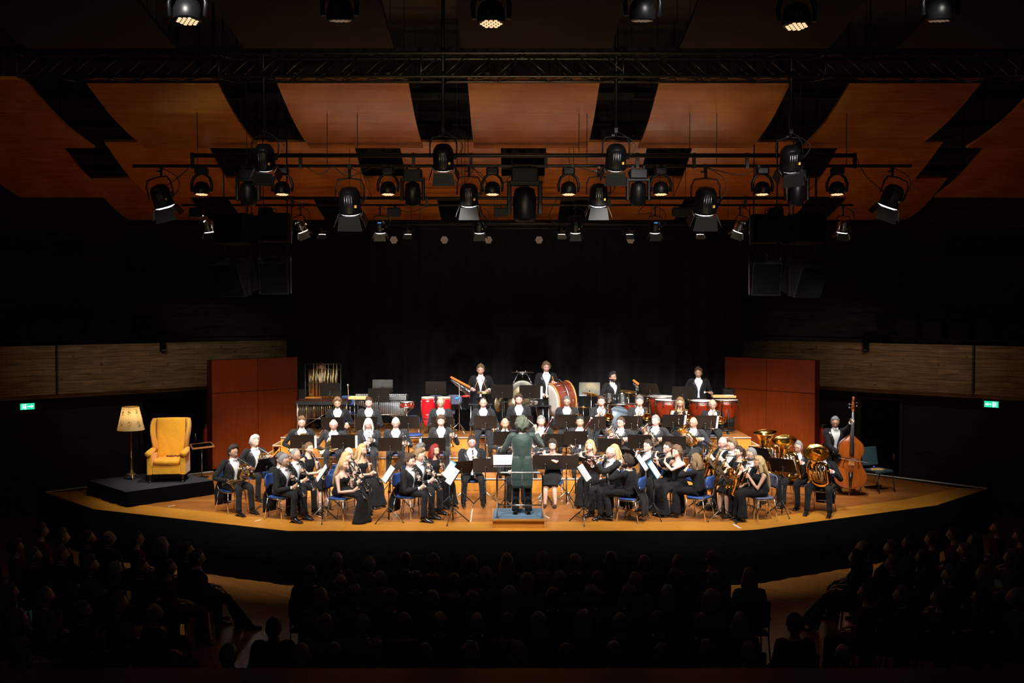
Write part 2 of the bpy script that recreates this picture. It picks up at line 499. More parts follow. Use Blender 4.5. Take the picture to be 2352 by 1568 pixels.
# exit signs
def exit_sign(px, py, A, n, rz, label, flip, wdp):
    c = on_wall(px, py, A, n, 0.80)
    t = thing('exit_sign', label, 'sign', c - V((0, 0, 0)), rz)
    sx = -1 if flip else 1
    MB().box((0, 0, 0), (0.34, 0.06, 0.17)).build('housing', M_dark, t)
    g = mat('exit_green', (0.0, 0.35, 0.16), 0.5, emit=(0.02, 0.75, 0.38), estr=1.1)
    wh = mat('exit_white', (0.8, 0.9, 0.85), 0.5, emit=(0.6, 1.0, 0.85), estr=1.8)
    MB().box((0, -0.033, 0), (0.315, 0.008, 0.145)).build('green_panel', g, t)
    mb = MB(); y = -0.041
    # running figure at a doorway
    def bar(x0, z0, x1, z1, wd):
        d = V((x1 - x0, 0, z1 - z0)); p = V((-d.z, 0, d.x)).normalized() * wd / 2
        mb.plate([V((x0, y, z0)) - p, V((x1, y, z1)) - p, V((x1, y, z1)) + p, V((x0, y, z0)) + p], 0.004, n=(0, -1, 0))
    X = lambda v: sx * v
    mb.lathe([(0.0, 0), (0.011, 0), (0.011, 0.004), (0.0, 0.004)], 10, 0, Matrix.Translation((X(-0.095), y, 0.048)) @ Matrix.Rotation(PI / 2, 4, 'X'))
    bar(X(-0.10), 0.032, X(-0.088), -0.01, 0.02); bar(X(-0.09), -0.008, X(-0.065), -0.03, 0.011); bar(X(-0.065), -0.03, X(-0.07), -0.055, 0.009)
    bar(X(-0.092), -0.01, X(-0.115), -0.055, 0.011); bar(X(-0.1), 0.026, X(-0.07), 0.008, 0.008); bar(X(-0.1), 0.028, X(-0.13), 0.005, 0.008)
    bar(X(-0.045), 0.062, X(-0.045), -0.062, 0.03)
    bar(X(0.0), 0.0, X(0.085), 0.0, 0.022)
    mb.plate([(X(0.08), y, 0.042), (X(0.135), y, 0), (X(0.08), y, -0.042)], 0.004, n=(0, -1, 0))
    mb.build('running_figure_and_arrow', wh, t)
exit_sign(62, 933, LA, LN, LRZ, 'green lit exit sign with running figure, nearer the yellow armchair', False, 29)
exit_sign(2278, 928, RA, RN, RRZ + PI, 'green lit exit sign with running figure, nearer the double bass', True, 28)

# ---------------------------------------------------------------- stage deck
P = lambda x, y: G(x, y, S)
outline = [P(105, 1131), P(215, 1168.5), P(660, 1218.3), P(1176, 1218.5), P(1700, 1217.5), P(1741, 1215), P(2150, 1160), P(2266, 1122.5), V((7.9, 24.2, S)), V((6.2, 26.4, S)), V((-6.2, 26.4, S)), P(490, 1083)]
def offs(pts, d):
    out = []
    for i, p in enumerate(pts):
        out.append(p + V((0, d, 0)))
    return out
front = outline[:8]
inner = [front[0] + V((0.55, 0.2, 0)), front[1] + V((0.35, 0.62, 0)), front[2] + V((0.12, 0.75, 0)), front[3] + V((0, 0.75, 0)), front[4] + V((-0.05, 0.75, 0)), front[5] + V((-0.1, 0.75, 0)), front[6] + V((-0.4, 0.6, 0)), front[7] + V((-0.55, 0.15, 0))]
mb = MB(); th = 0.06
poly = inner + outline[8:]
mb.plate([p - V((0, 0, th / 2)) for p in poly], th, n=(0, 0, 1))
st = mb.build('floor_stage', M_deck); st['kind'] = 'structure'
mb = MB()
for i in range(7):
    a, b, c, d = front[i], front[i + 1], inner[i + 1], inner[i]
    g = 0.004
    mb.plate([p - V((0, 0, th / 2 + 0.0005)) for p in (a, b, c + V((0, -g, 0)), d + V((0, -g, 0)))], th, n=(0, 0, 1))
o = mb.build('floor_apron', M_apron); o['kind'] = 'structure'
# metal/white edging at the back sides
mb = MB()
mb.plate([p + V((0, 0, 0.006)) for p in (P(105, 1131), P(490, 1083), P(490, 1083) + V((-0.05, 0.06, 0)), P(105, 1131) + V((-0.05, 0.06, 0)))][::-1], 0.012, n=(0, 0, 1))
mb.plate([p + V((0, 0, 0.006)) for p in (P(2266, 1122.5), V((7.9, 24.2, S)), V((7.95, 24.26, S)), P(2266, 1122.5) + V((0.05, 0.06, 0)))][::-1], 0.012, n=(0, 0, 1))
mb.build('trim_stage_edge', M_whiteedge)['kind'] = 'structure'
# black skirt hanging from the stage edge, softly folded
mb = MB(); top, bot = [], []
pts = [P(105, 1131) + V((-0.6, 0.9, 0))] + front + [P(2266, 1122.5) + V((0.6, 0.9, 0))]
for i in range(len(pts) - 1):
    a, b = pts[i], pts[i + 1]; L = (b - a).length; k = max(2, int(L / 0.12))
    nn = V(((b - a).y, -(b - a).x, 0)).normalized()
    for j in range(k):
        p = a + (b - a) * j / k; wv = 0.025 + 0.02 * math.sin(j * 1.9 + i) + 0.012 * math.sin(j * 0.7)
        top.append(p + nn * 0.004 + V((0, 0, -0.005))); bot.append(V((p.x, p.y, 0.005)) + nn * wv)
mb.ring_loft([bot, top], closed=False, cap=False)
o = mb.build('wall_stage_skirt', M_skirt); o['kind'] = 'structure'
so = o.modifiers.new('thick', 'SOLIDIFY'); so.thickness = 0.01

# white tape marks and scuffs on the boards
for k, (a, b, wd) in enumerate([((1085, 1169), (1081, 1199), 0.02), ((386, 1163), (402, 1160), 0.03), ((1684, 1203), (1700, 1213), 0.05), ((585, 1197), (600, 1193), 0.03), ((1245, 1180), (1262, 1190), 0.03)]):
    A_, B_ = P(*a), P(*b); d = (B_ - A_).normalized(); pn = V((-d.y, d.x, 0)) * wd / 2
    z = V((0, 0, 0.002))
    t = MB().plate([A_ - pn + z, B_ - pn + z, B_ + pn + z, A_ + pn + z], 0.001, n=(0, 0, 1)).build('floor_tape', M_whiteedge)
    tag(t, ['white tape strip between podium and inner boards', 'white tape mark in front of the armchair platform', 'white tape mark by the saxophones at the stage edge', 'white tape mark at the stage edge by the first clarinets', 'white scuff of tape beside the podium step'][k], 'tape')

# ---------------------------------------------------------------- risers
TZ = [0.308, 0.62, 0.945]
TD = [2287 / 108.1, 2287 / 103.6, 2287 / 99.1]
TX = [(-5.05, 4.95), (-5.2, 5.25), (-5.38, 5.56)]
def riser(k, label):
    z = S + TZ[k]; d0 = TD[k]; d1 = (TD[k + 1] + 0.02) if k < 2 else 26.0
    x0, x1 = TX[k]
    t = thing('stage_riser', label, 'riser', ((x0 + x1) / 2, d0, S), 0, 'stepped risers for the band')
    wd = x1 - x0; dp = d1 - d0; h = TZ[k]
    n = 5
    for i in range(n):
        a, b = -wd / 2 + wd * i / n, -wd / 2 + wd * (i + 1) / n
        MB().box(((a + b) / 2, dp / 2, h - 0.02), (b - a - 0.006, dp, 0.04)).build('deck_board', M_tread, t)
        MB().box(((a + b) / 2, 0.012, h / 2 - 0.022 if k == 0 else h - 0.04 - (0.17 if k == 2 else 0.16)), (b - a - 0.004, 0.02, (h - 0.045) if k == 0 else 0.33)).build('front_panel', M_riser, t)
    MB().box((0, 0.0, h - 0.006), (wd, 0.022, 0.014)).build('nosing', M_whiteedge, t)
    mb = MB()
    for i in range(7):
        for yy in (0.15, dp - 0.15): mb.box((-wd / 2 + 0.1 + (wd - 0.2) * i / 6, yy, (h - 0.04) / 2), (0.06, 0.06, h - 0.04))
    mb.build('trestle_frame', M_black, t)
riser(0, 'lowest wooden riser carrying horns and bassoons')
riser(1, 'middle wooden riser carrying the trombones')
riser(2, 'highest wooden riser carrying the percussion')
# steps at both ends of the top riser
def steps(sgn, label):
    x = TX[2][0] if sgn < 0 else TX[2][1]
    t = thing('riser_steps', label, 'steps', (x, TD[2] + 0.05, S))
    for k in range(3):
        zt = 0.73 - 0.235 * k; xx = sgn * (0.1 + 0.2 * k)
        mb = MB(); mb.box((xx, 0.5, zt), (0.2, 1.0, 0.03)); mb.box((xx + sgn * 0.095, 0.5, zt - 0.12), (0.012, 1.0, 0.22))
        s_ = mb.build('step', M_riser, t)
        MB().box((xx + sgn * 0.095, 0.5, zt + 0.017), (0.03, 1.0, 0.008)).build('white_nosing', M_whiteedge, s_)
        MB().box((xx, -0.005, zt + 0.016), (0.2, 0.03, 0.01)).build('white_nosing', M_whiteedge, s_)
    mb = MB()
    for yy in (0.04, 0.96):
        mb.tube([(sgn * 0.02, yy, 0.7), (sgn * 0.62, yy, 0.02)], 0.02, 4, flat=True)
        mb.box((sgn * 0.05, yy, 0.35), (0.03, 0.03, 0.7)); mb.box((sgn * 0.6, yy, 0.13), (0.03, 0.03, 0.26))
    mb.build('step_frame', M_riser, t)
steps(-1, 'wooden side steps with white nosings by the horn section')
steps(1, 'wooden side steps with white nosings behind the saxophones')

# ---------------------------------------------------------------- cherry wall screens
def screen(sgn, label):
    xc = 0.06
    p0 = V((-7.33, 24.28, S)); p1 = V((-5.60, 25.99, S))
    if sgn > 0: p0 = V((7.40, 24.28, S)); p1 = V((5.57, 26.05, S))
    u = (p1 - p0); L = u.length; u.normalize(); rz = math.atan2(u.y, u.x)
    t = thing('wood_wall_screen', label, 'wall screen', p0, rz)
    H = 2.68; zs = 1.86; back = 0.14 * (1 if sgn < 0 else -1)
    for (a, b) in ((0, L * 0.52), (L * 0.52, L)):
        for (z0, z1) in ((0, zs), (zs, H)):
            MB().box(((a + b) / 2, back * 0.15, (z0 + z1) / 2), (b - a - 0.014, 0.03, z1 - z0 - 0.014)).build('veneer_panel', M_orange, t)
    mb = MB(); mb.box((L / 2, back, H / 2), (L, 0.22, H - 0.01))
    mb.build('carcass', mat('cherry_edge', '5a1c08', 0.4), t)
screen(-1, 'tall reddish cherry veneer screen beside the horns')
screen(1, 'tall reddish cherry veneer screen behind the tubas')

# ---------------------------------------------------------------- curtain
mb = MB(); rows = []
nx = 260
for iz in range(9):
    z = S + 6.6 * iz / 8
    rows.append([V((-5.95 + 12.0 * i / nx, 26.28 + 0.075 * math.sin(i * 0.62 + 0.6 * math.sin(i * 0.11)) * (1 - 0.25 * iz / 8) + 0.03 * math.sin(i * 0.23 + iz * 0.2), z)) for i in range(nx + 1)])
mb.ring_loft(rows, closed=False, cap=False)
o = mb.build('stage_curtain', M_velvet); tag(o, 'tall black velvet backdrop curtain in soft folds', 'curtain')
so = o.modifiers.new('thick', 'SOLIDIFY'); so.thickness = 0.012

# ---------------------------------------------------------------- ceiling sails
def sail_row(D1, z1, D2, z2, x0, ks, rowname, mt=None):
    dy, dz = D2 - D1, z2 - z1
    L = math.hypot(dy, dz)
    proto = None
    for k in ks:
        cx = x0 + 2.9 * k
        side_ = 'mid-stage' if abs(cx) < 1 else ('armchair side' if cx < 0 else 'double bass side')
        dist = ['', 'first from the middle', 'second from the middle', 'third from the middle', 'fourth from the middle'][min(4, int(round(abs(cx) / 2.9 + 0.01)))]
        lab = ('orange ceiling sail, %s row, %s %s' % (rowname, side_, dist)).strip()
        if proto is None:
            t = thing('ceiling_sail', lab, 'ceiling panel', (cx, D1, z1), 0, 'wooden ceiling sails, %s row' % rowname)
            n = 8; top, bot = [], []
            rings = []
            for i in range(n + 1):
                f = i / n; sag = -0.10 * math.sin(PI * f)
                y, z = dy * f, dz * f + sag
                rings.append([V((-1.0, y, z)), V((1.0, y, z)), V((1.0, y, z + 0.05)), V((-1.0, y, z + 0.05))])
            MB().ring_loft(rings, smooth=False).build('curved_board', mt or M_sail, t)
            mb = MB()
            for sx in (-0.7, 0.7):
                rr = [[V((sx - 0.03, dy * f, dz * f + 0.05 - 0.1 * math.sin(PI * f))), V((sx + 0.03, dy * f, dz * f + 0.05 - 0.1 * math.sin(PI * f))), V((sx + 0.03, dy * f, dz * f + 0.14)), V((sx - 0.03, dy * f, dz * f + 0.14))] for f in (0, 0.25, 0.5, 0.75, 1)]
                mb.ring_loft(rr, smooth=False)
            mb.build('stiffening_rib', M_dark, t)
            for sx in (-0.7, 0.7):
                for f in (0.1, 0.9): MB().tube([(sx, dy * f, dz * f + 0.1), (sx, dy * f, 10.5 - z1)], 0.006, 4).build('hanger_wire', M_bar, t)
            proto = t
        else:
            dup(proto, (cx, D1, z1), 0, lab)
sail_row(10.8, 8.95, 13.4, 8.36, 0.33, range(-4, 5), 'unlit front', mat('unlit_dark_veneer', (0.028, 0.017, 0.010), 0.7, spec=0.2))  # lack of light on the front row put into its dark colour
sail_row(15.15, 8.35, 17.7, 7.73, 0.33, range(-4, 5), 'near')
sail_row(19.7, 8.17, 22.2, 7.37, -1.22, range(-3, 5), 'middle')
sail_row(22.6, 7.85, 24.9, 7.12, 0.14, range(-3, 4), 'rear')
# dark steel beams above the sails
for k, (D, z) in enumerate(((16.4, 9.1), (17.6, 8.62), (18.5, 8.9), (20.6, 8.7), (21.6, 8.3), (23.4, 8.2), (24.4, 7.95))):
    slab('ceiling_beam_%d' % (k + 1), (0, D, z), (26, 0.12, 0.1), M_bar)
    for x in (-11, -5.5, 0, 5.5, 11):
        o = MB().box((0, 0, 0), (0.04, 0.04, 10.55 - z)).build('ceiling_beam_hanger', M_bar); o.location = (x, D, (10.55 + z) / 2); o['kind'] = 'structure'

# ---------------------------------------------------------------- truss
def truss():
    t = thing('lighting_truss', 'long horizontal aluminium box truss across the hall above the stage', 'truss', (0, 14.7, 0))
    x0, x1 = -7.25, 7.55; z0, z1 = 8.29, 8.63; y0, y1 = 0, 0.34
    mt = mat('truss_aluminium', (0.12, 0.105, 0.085), 0.35, 0.9)
    for y in (y0, y1):
        for z in (z0, z1):
            MB().tube([(x0, y, z), (x1, y, z)], 0.022, 8).build('chord', mt, t)
    n = 38; mb = MB()
    for i in range(n):
        a = x0 + (x1 - x0) * i / n; b = x0 + (x1 - x0) * (i + 1) / n
        s_ = 1 if a < 0 else -1
        for y in (y0, y1):
            mb.tube([(a, y, z0 if s_ > 0 else z1), (b, y, z1 if s_ > 0 else z0)], 0.010, 5)
        for z in (z0, z1):
            mb.tube([(a, y0 if i % 2 else y1, z), (b, y1 if i % 2 else y0, z)], 0.010, 5)
    mb.build('lattice_braces', mt, t)
    for i in range(6):
        x = x0 + (x1 - x0) * i / 5
        mb = MB()
        for y in (y0, y1): mb.tube([(x, y, z0), (x, y, z1)], 0.014, 5)
        for z in (z0, z1): mb.tube([(x, y0, z), (x, y1, z)], 0.014, 5)
        mb.build('end_frame', mt, t)
    for x in (-5.0, 0.15, 5.3):
        h = thing('chain_hoist', 'black chain hoist holding the long truss, ' + ('armchair side' if x < -1 else 'middle one' if x < 1 else 'double bass side'), 'hoist', (x, 14.87, 8.63), 0, 'chain hoists of the truss')
        MB().rbox((0, 0, 0.32), (0.14, 0.12, 0.24), 0.03).build('motor_body', M_black, h)
        MB().tube([(0, 0, 0.42), (0, 0, 1.9)], 0.012, 5).build('chain', M_black, h)
        MB().torus((0, 0, 0.09), 0.045, 0.012, 12, 5, 0, Matrix.Rotation(PI / 2, 4, 'X')).build('hook', M_black, h)
        mb = MB(); mb.tube([(0, 0, 0.13), (0, 0, 0.22)], 0.02, 6); mb.build('hook_neck', M_black, h)
truss()

# ---------------------------------------------------------------- lighting bars
DA, DC, DE, DF = 16.1, 19.5, 22.0, 15.0
def bar(name_label, px0, px1, py, D, r, drops=(), dz=0.0):
    a = Wd(px0, py, D); b = Wd(px1, py, D); z = (a.z + b.z) / 2
    a.z = b.z = z
    t = thing('lighting_bar', name_label, 'pipe', (0, D, z))
    MB().tube([(a.x, 0, 0), (b.x, 0, 0)], r, 8).build('pipe', M_bar, t)
    if drops:
        for px in drops:
            x = Wd(px, py, D).x
            mb = MB(); mb.box((x, 0, dz / 2), (0.05, 0.05, abs(dz) + 0.08)); mb.build('drop_bracket', M_bar, t)
    n = 6
    for i in range(n):
        x = a.x + (b.x - a.x) * (i + 0.5) / n
        MB().tube([(x, 0, 0), (x, 0, 10.48 - z)], 0.006, 4).build('suspension_wire', M_bar, t)
    return z
zA = bar('upper heavy lighting pipe nearest the hall, above the moving heads', 440, 1965, 357, DA, 0.035)
zB = bar('lower lighting pipe nearest the hall, carrying the moving heads', 305, 2093, 381, DA, 0.026, (442, 690, 950, 1082, 1254, 1464, 1594, 1716, 1963), zA - Wd(0, 381, DA).z)
zC = bar('upper lighting pipe of the middle pair over the band', 470, 1905, 455, DC, 0.03)
zD = bar('lower lighting pipe of the middle pair over the band', 418, 1960, 471, DC, 0.022, (672, 980, 1400, 1712, 1920), zC - Wd(0, 471, DC).z)
zE = bar('thin rear lighting pipe in front of the curtain top', 700, 1760, 524, DE, 0.016)
zE2 = bar('thick rear lighting pipe under the rear ceiling sails', 660, 1800, 513, DE + 0.4, 0.05)

# ---------------------------------------------------------------- lamps
M_lensw = mat('lens_lit', (0.9, 0.9, 0.9), 0.3, emit=(1.0, 0.95, 0.92), estr=5.0)
M_ledw = mat('led_warm', (0.9, 0.7, 0.4), 0.4, emit=(1.0, 0.66, 0.36), estr=1.1)
M_leddim = mat('led_dim', (0.5, 0.4, 0.3), 0.4, emit=(1.0, 0.7, 0.5), estr=0.12)
M_door = mat('barn_door_paint', (0.006, 0.006, 0.006), 0.5, 0.1)
M_doorl = mat('barn_door_bare', (0.10, 0.095, 0.09), 0.5, 0.5)
M_lblack = mat('lamp_black', (0.004, 0.004, 0.0045), 0.4, 0.1, spec=0.25)
M_yel = mat('warning_yellow', (0.8, 0.5, 0.05), 0.5)
M_blue = mat('display_blue', (0.05, 0.3, 0.7), 0.4, emit=(0.1, 0.4, 0.9), estr=0.5)
PROTO = {}
def fresnel(key, loc, label, size=1.0, tilt=25, yaw=0, chrome=False, roll=0, power=0, target=None, group='barn door spotlights', blue=False, hangc=True, doorlight=False, drop=0.0, cone=48):
    """theatre spotlight under a pipe: clamp, bail yoke, ribbed housing, lens, barn doors"""
    k = (key, size, tilt, roll, chrome, blue, doorlight, drop)
    if k not in PROTO:
        t = thing('theatre_spotlight', label, 'spotlight', loc, R(yaw), group)
        s_ = size
        hm = M_chrome if chrome else M_lblack
        mb = MB(); mb.box((0, 0, 0), (0.05 * s_, 0.07 * s_, 0.07 * s_)); mb.tube([(0, 0, 0), (0, 0, -0.17 * s_ - drop)], 0.02 * s_, 6); mb.box((-0.045 * s_, 0, -0.07 * s_), (0.05 * s_, 0.02, 0.025 * s_))
        mb.build('pipe_clamp', M_lblack, t)
        C0 = V((0, 0, -0.47 * s_ - drop))
        Mr = Matrix.Translation(C0) @ Matrix.Rotation(R(roll), 4, 'Y')
        wy = 0.20 * s_
        mb = MB(); mb.tube([Mr @ V(p) for p in ((-wy, 0, 0), (-wy, 0, 0.2 * s_), (-wy * 0.8, 0, 0.29 * s_), (0, 0, 0.31 * s_), (wy * 0.8, 0, 0.29 * s_), (wy, 0, 0.2 * s_), (wy, 0, 0))], 0.012 * s_, 6)
        mb.build('yoke', M_lblack, t)
        Mh = Mr @ Matrix.Rotation(R(tilt), 4, 'X')      # local -z is the beam
        # tilt towards the stage (+y)
        mb = MB(); r = 0.155 * s_
        mb.lathe([(0.03 * s_, 0.19 * s_), (r * 0.7, 0.17 * s_), (r * 0.95, 0.11 * s_), (r, 0.0), (r, -0.12 * s_), (r * 1.05, -0.14 * s_), (r * 1.05, -0.17 * s_), (r * 0.9, -0.17 * s_)], 20, 0, Mh)
        for i in range(4):
            a = R(-90 - 18 + 12 * i)
            mb.tube([Mh @ V((r * 1.02 * math.cos(a), r * 1.02 * math.sin(a), 0.1 * s_)), Mh @ V((r * 1.02 * math.cos(a), r * 1.02 * math.sin(a), -0.12 * s_))], 0.006 * s_, 4, mat=1)
        mb.box((0.0, -r * 0.8, 0.13 * s_), (0.1 * s_, 0.04 * s_, 0.03 * s_), Mh, 2 if blue else 0)
        mb.box((r * 0.62, -r * 0.85, -0.05 * s_), (0.03 * s_, 0.02, 0.035 * s_), Mh, 3)
        mb.box((r * 1.1, 0, 0), (0.05 * s_, 0.06 * s_, 0.06 * s_), Mh)
        mb.build('housing', [hm, M_steel, M_blue, M_yel], t)
        MB().lathe([(0.0, -0.150 * s_), (r * 0.98, -0.160 * s_), (r * 0.98, -0.176 * s_), (r * 0.7, -0.196 * s_), (0.0, -0.21 * s_)], 20, 0, Mh, cap=False).build('lens', M_lensw, t)
        for i in range(4):
            Mi = Mh @ Matrix.Rotation(R(90 * i), 4, 'Z')
            wd = 0.13 * s_ if i % 2 else 0.14 * s_
            op = (3, 24, 34, 24)[i]
            L = (0.21, 0.17, 0.15, 0.17)[i] * s_
            pts = [V((-wd, -r * 1.05, -0.188 * s_)), V((wd, -r * 1.05, -0.188 * s_)), V((wd * 1.25, -r - L * math.sin(R(op)), -0.188 * s_ - L * math.cos(R(op)))), V((-wd * 1.25, -r - L * math.sin(R(op)), -0.188 * s_ - L * math.cos(R(op))))]
            MB().plate([Mi @ p for p in pts], 0.004).build('barn_door', M_doorl if doorlight else M_door, t)
        mb = MB(); x = wy + 0.01
        mb.tube([(0.03, 0.0, -0.02), (x * 1.2, -0.02, -0.16 * s_), (x * 1.35, 0, -0.35 * s_ - drop), (x * 0.8, 0, C0.z - 0.02)], 0.006, 5, sub=4)
        mb.build('power_cable', M_rubber, t)
        PROTO[k] = t
    else:
        t = dup(PROTO[k], loc, R(yaw), label, group)
    if power and target is not None:
        Mw = Matrix.Translation(loc) @ Matrix.Rotation(R(yaw), 4, 'Z') @ Matrix.Translation((0, 0, -0.47 * size - drop)) @ Matrix.Rotation(R(roll), 4, 'Y') @ Matrix.Rotation(R(tilt), 4, 'X')
        p = Mw @ V((0, 0, -0.235 * size))
        d = (V(target) - p).normalized()
        spot(p + d * 0.02, target, power, cone, 0.7, radius=0.10 * size)
    return t
SP = 520
def T(x, D, z=S + 0.9): return (x, D, z)
# four big ones nearest the hall
for i, (px, py, tgt, rl) in enumerate(((607, 300, (-3.4, 19.2), 4), (1018, 300, (-0.9, 19.6), 0), (1415, 300, (1.6, 19.4), 0), (1816, 303, (3.8, 19.4), -8))):
    L = Wd(px, py, DF)
    fresnel('F', L, 'large black spotlight with open barn doors nearest the hall, %s' % ['over the clarinets', 'above the trumpets', 'above the flutes', 'over the saxophones'][i], 1.0, 30, roll=rl, power=SP * 1.6, target=T(*tgt), drop=-0.08, cone=60)
    o = MB(); o.tube([(L.x, DF, L.z), (L.x, DF, 10.5)], 0.03, 6); ob = o.build('ceiling_hanger', M_bar); ob['kind'] = 'structure'
# under the first pair of pipes
LB = [(370, 1.0, 16, -14, False, (-5.6, 19.4), 'outermost on the armchair side'), (803, 1.15, 22, 0, False, (-3.2, 21.3), 'above the snare drum'), (1077, 0.95, 20, 0, False, (-0.8, 21.0), 'above the oboe player'),
      (1375, 0.95, 20, 0, False, (1.6, 21.0), 'above the flutes'), (1621, 1.15, 22, 0, False, (3.6, 21.2), 'above the timpani player'), (2050, 1.0, 16, 18, False, (6.2, 20.2), 'outermost above the double bass')]
for px, sz, tl, rl, ch, tg, lb in LB:
    L = Wd(px, 383, DA)
    fresnel('B', L, 'black spotlight hanging from the nearest pipe pair, ' + lb, sz, tl, roll=rl, chrome=ch, power=SP * (1.15 if sz > 1 else 0.9), target=T(*tg), drop=0.0, cone=56)
LD = [(478, 0.66, 10, -8, True, (-6.0, 21.0), 'outermost over the armchair side', False), (690, 0.66, 12, -22, True, (-4.4, 22.6), 'second over the armchair side', True), (873, 0.68, 14, 0, False, (-3.0, 22.8), 'with blue display above the vibraphone', True),
      (1101, 0.68, 14, 0, False, (-0.8, 23.4), 'beside the suspended cymbal', False), (1322, 0.68, 14, 0, False, (1.4, 23.3), 'above the bass drum', False), (1505, 0.68, 14, 0, False, (3.2, 23.4), 'with blue display above the timpani', False),
      (1700, 0.66, 12, 20, True, (4.8, 23.0), 'beside the hanging loudspeakers', True), (1937, 0.68, 10, 6, True, (5.8, 21.6), 'outermost above the tubas', True)]
for px, sz, tl, rl, ch, tg, lb, dl in LD:
    L = Wd(px, 473, DC)
    fresnel('D', L, ('chrome' if ch else 'small black') + ' spotlight on the middle pipes ' + lb, sz, tl, roll=rl, chrome=ch, power=SP * 0.95, target=T(*tg), blue='blue' in lb, doorlight=dl, group='small barn door spotlights', drop=0.08, cone=58)
for i, px in enumerate((740, 937, 1290, 1446, 1608)):
    L = Wd(px, 515, DE)
    fresnel('E', L, 'tiny black spotlight on the rear pipe, ' + ['behind the chrome one', 'between vibraphone and chimes', 'above the bass drum player', 'above the drum kit', 'above the timpani'][i], 0.5, 0, group='rear pipe spotlights', drop=-0.10, doorlight=(i in (2, 4)), power=SP * 0.10, target=(L.x, 23.2, S), cone=50)
# added out-of-view ceiling spotlights, front light on the players' faces
for i, (x, tg) in enumerate(((-7.6, (-3.5, 20.0)), (-3.6, (-3.0, 23.2)), (-1.2, (-0.6, 20.5)), (2.2, (0.8, 23.6)), (4.6, (3.6, 23.2)), (8.2, (3.6, 20.2)))):
    L = V((x, 8.0, 9.9))
    fresnel('G', L, 'added ceiling spotlight over the audience, ' + ['first', 'second', 'third', 'fourth', 'fifth', 'sixth'][i] + ' counted from the armchair side', 1.0, 42, power=SP * 3.2, target=T(*tg, S + 1.0), group='added ceiling spotlights over the audience', cone=25)
# added unseen warm lamps on the balcony front, brightening the ceiling sails
for x in (-6, -3, 0, 3, 6):
    spot((x, 3.6, 3.5), (x * 0.8, 16.0, 7.25), (150, 560, 760, 560, 150)[(x + 6) // 3], 30, 1.0, (1, 0.80, 0.52), 0.12)
    fresnel('H', V((x, 3.75, 3.45)), 'added balcony front lamp washing the ceiling sails, ' + {-6: 'first', -3: 'second', 0: 'third', 3: 'fourth', 6: 'fifth'}[x] + ' from the armchair side', 0.5, 110, group='added balcony front lamps')
# added wide soft lights without fixtures, lifting the concrete balcony fronts
for sx in (-1, 1):
    spot((sx * 7.0, 9.0, 9.6), (sx * 8.6, 24.5, S + 2.3), 520, 24, 1.0, (1, 0.86, 0.66), 0.2)
# added side lights, out of view, for the armchair and the double bass
spot((-10.5, 13.0, 8.5), (-7.6, 21.2, S + 0.9), SP * 1.3, 22, 0.8, (1, 0.86, 0.62))
fresnel('G', V((-10.5, 12.8, 9.0)), 'added ceiling spotlight aimed at the yellow armchair', 1.0, 42, group='added ceiling spotlights over the audience')
spot((9.5, 13.0, 8.5), (7.0, 21.0, S + 0.5), SP * 1.0, 26, 0.8, (1, 0.9, 0.75))
fresnel('G', V((9.5, 12.8, 9.0)), 'added ceiling spotlight aimed at the double bass', 1.0, 42, group='added ceiling spotlights over the audience')

def led_face(mb, M, r, n=3, m=0, dot=0.13):
    """hexagonal cluster of round lenses"""
    for a in range(-n, n + 1):
        for b in range(-n, n + 1):
            if abs(a + b) > n: continue
            x = (a + b / 2) * r / (n + 0.5) ; y = b * 0.866 * r / (n + 0.5)
            mb.lathe([(0.0, 0), (r * dot, 0), (r * dot * 0.8, 0.006), (0, 0.008)], 7, m, M @ Matrix.Translation((x, y, 0)), cap=False)
def wash_head(key, loc, label, lit=True, size=1.0, tiltc=-4, yaw=0):
    if key not in PROTO:
        t = thing('moving_head_wash_light', label, 'stage light', loc, R(yaw), 'moving wash lights with round lens clusters')
        s_ = size
        mb = MB(); mb.rbox((0, 0, -0.07 * s_), (0.2 * s_, 0.16 * s_, 0.09 * s_), 0.03); mb.box((0.06 * s_, 0, 0), (0.04, 0.05, 0.07)); mb.box((-0.06 * s_, 0, 0), (0.04, 0.05, 0.07)); mb.build('base_box', M_lblack, t)
        mb = MB(); pts = [(-0.155, -0.40), (-0.165, -0.28), (-0.13, -0.18), (-0.06, -0.12), (0, -0.11), (0.06, -0.12), (0.13, -0.18), (0.165, -0.28), (0.155, -0.40)]
        mb.tube([(x * s_, 0, z * s_) for x, z in pts], [(0.035 * s_, 0.022 * s_)] * 9, 6, ref=(0, 1, 0)); mb.build('arm', M_lblack, t)
        Mh = Matrix.Translation((0, 0, -0.34 * s_)) @ Matrix.Rotation(R(tiltc), 4, 'X')
        mb = MB(); mb.lathe([(0.05 * s_, 0.10 * s_), (0.10 * s_, 0.07 * s_), (0.125 * s_, 0.0), (0.125 * s_, -0.09 * s_), (0.115 * s_, -0.10 * s_), (0.0, -0.10 * s_)], 20, 0, Mh); mb.build('head', M_lblack, t)
        mb = MB(); led_face(mb, Mh @ Matrix.Translation((0, 0, -0.104 * s_)) @ Matrix.Rotation(PI, 4, 'X'), 0.105 * s_, 2, dot=0.17); mb.build('lens_cluster', M_ledw if lit else M_leddim, t)
        PROTO[key] = t
        return t
    return dup(PROTO[key], loc, R(yaw), label)
for i, px in enumerate((463, 648, 891, 1131, 1306, 1518, 1751, 1923)):
    wash_head('wash', Wd(px, 383, DA), 'moving wash light with glowing lens cluster, %s from the armchair side' % ['first', 'second', 'third', 'fourth', 'fifth', 'sixth', 'seventh', 'eighth'][i])
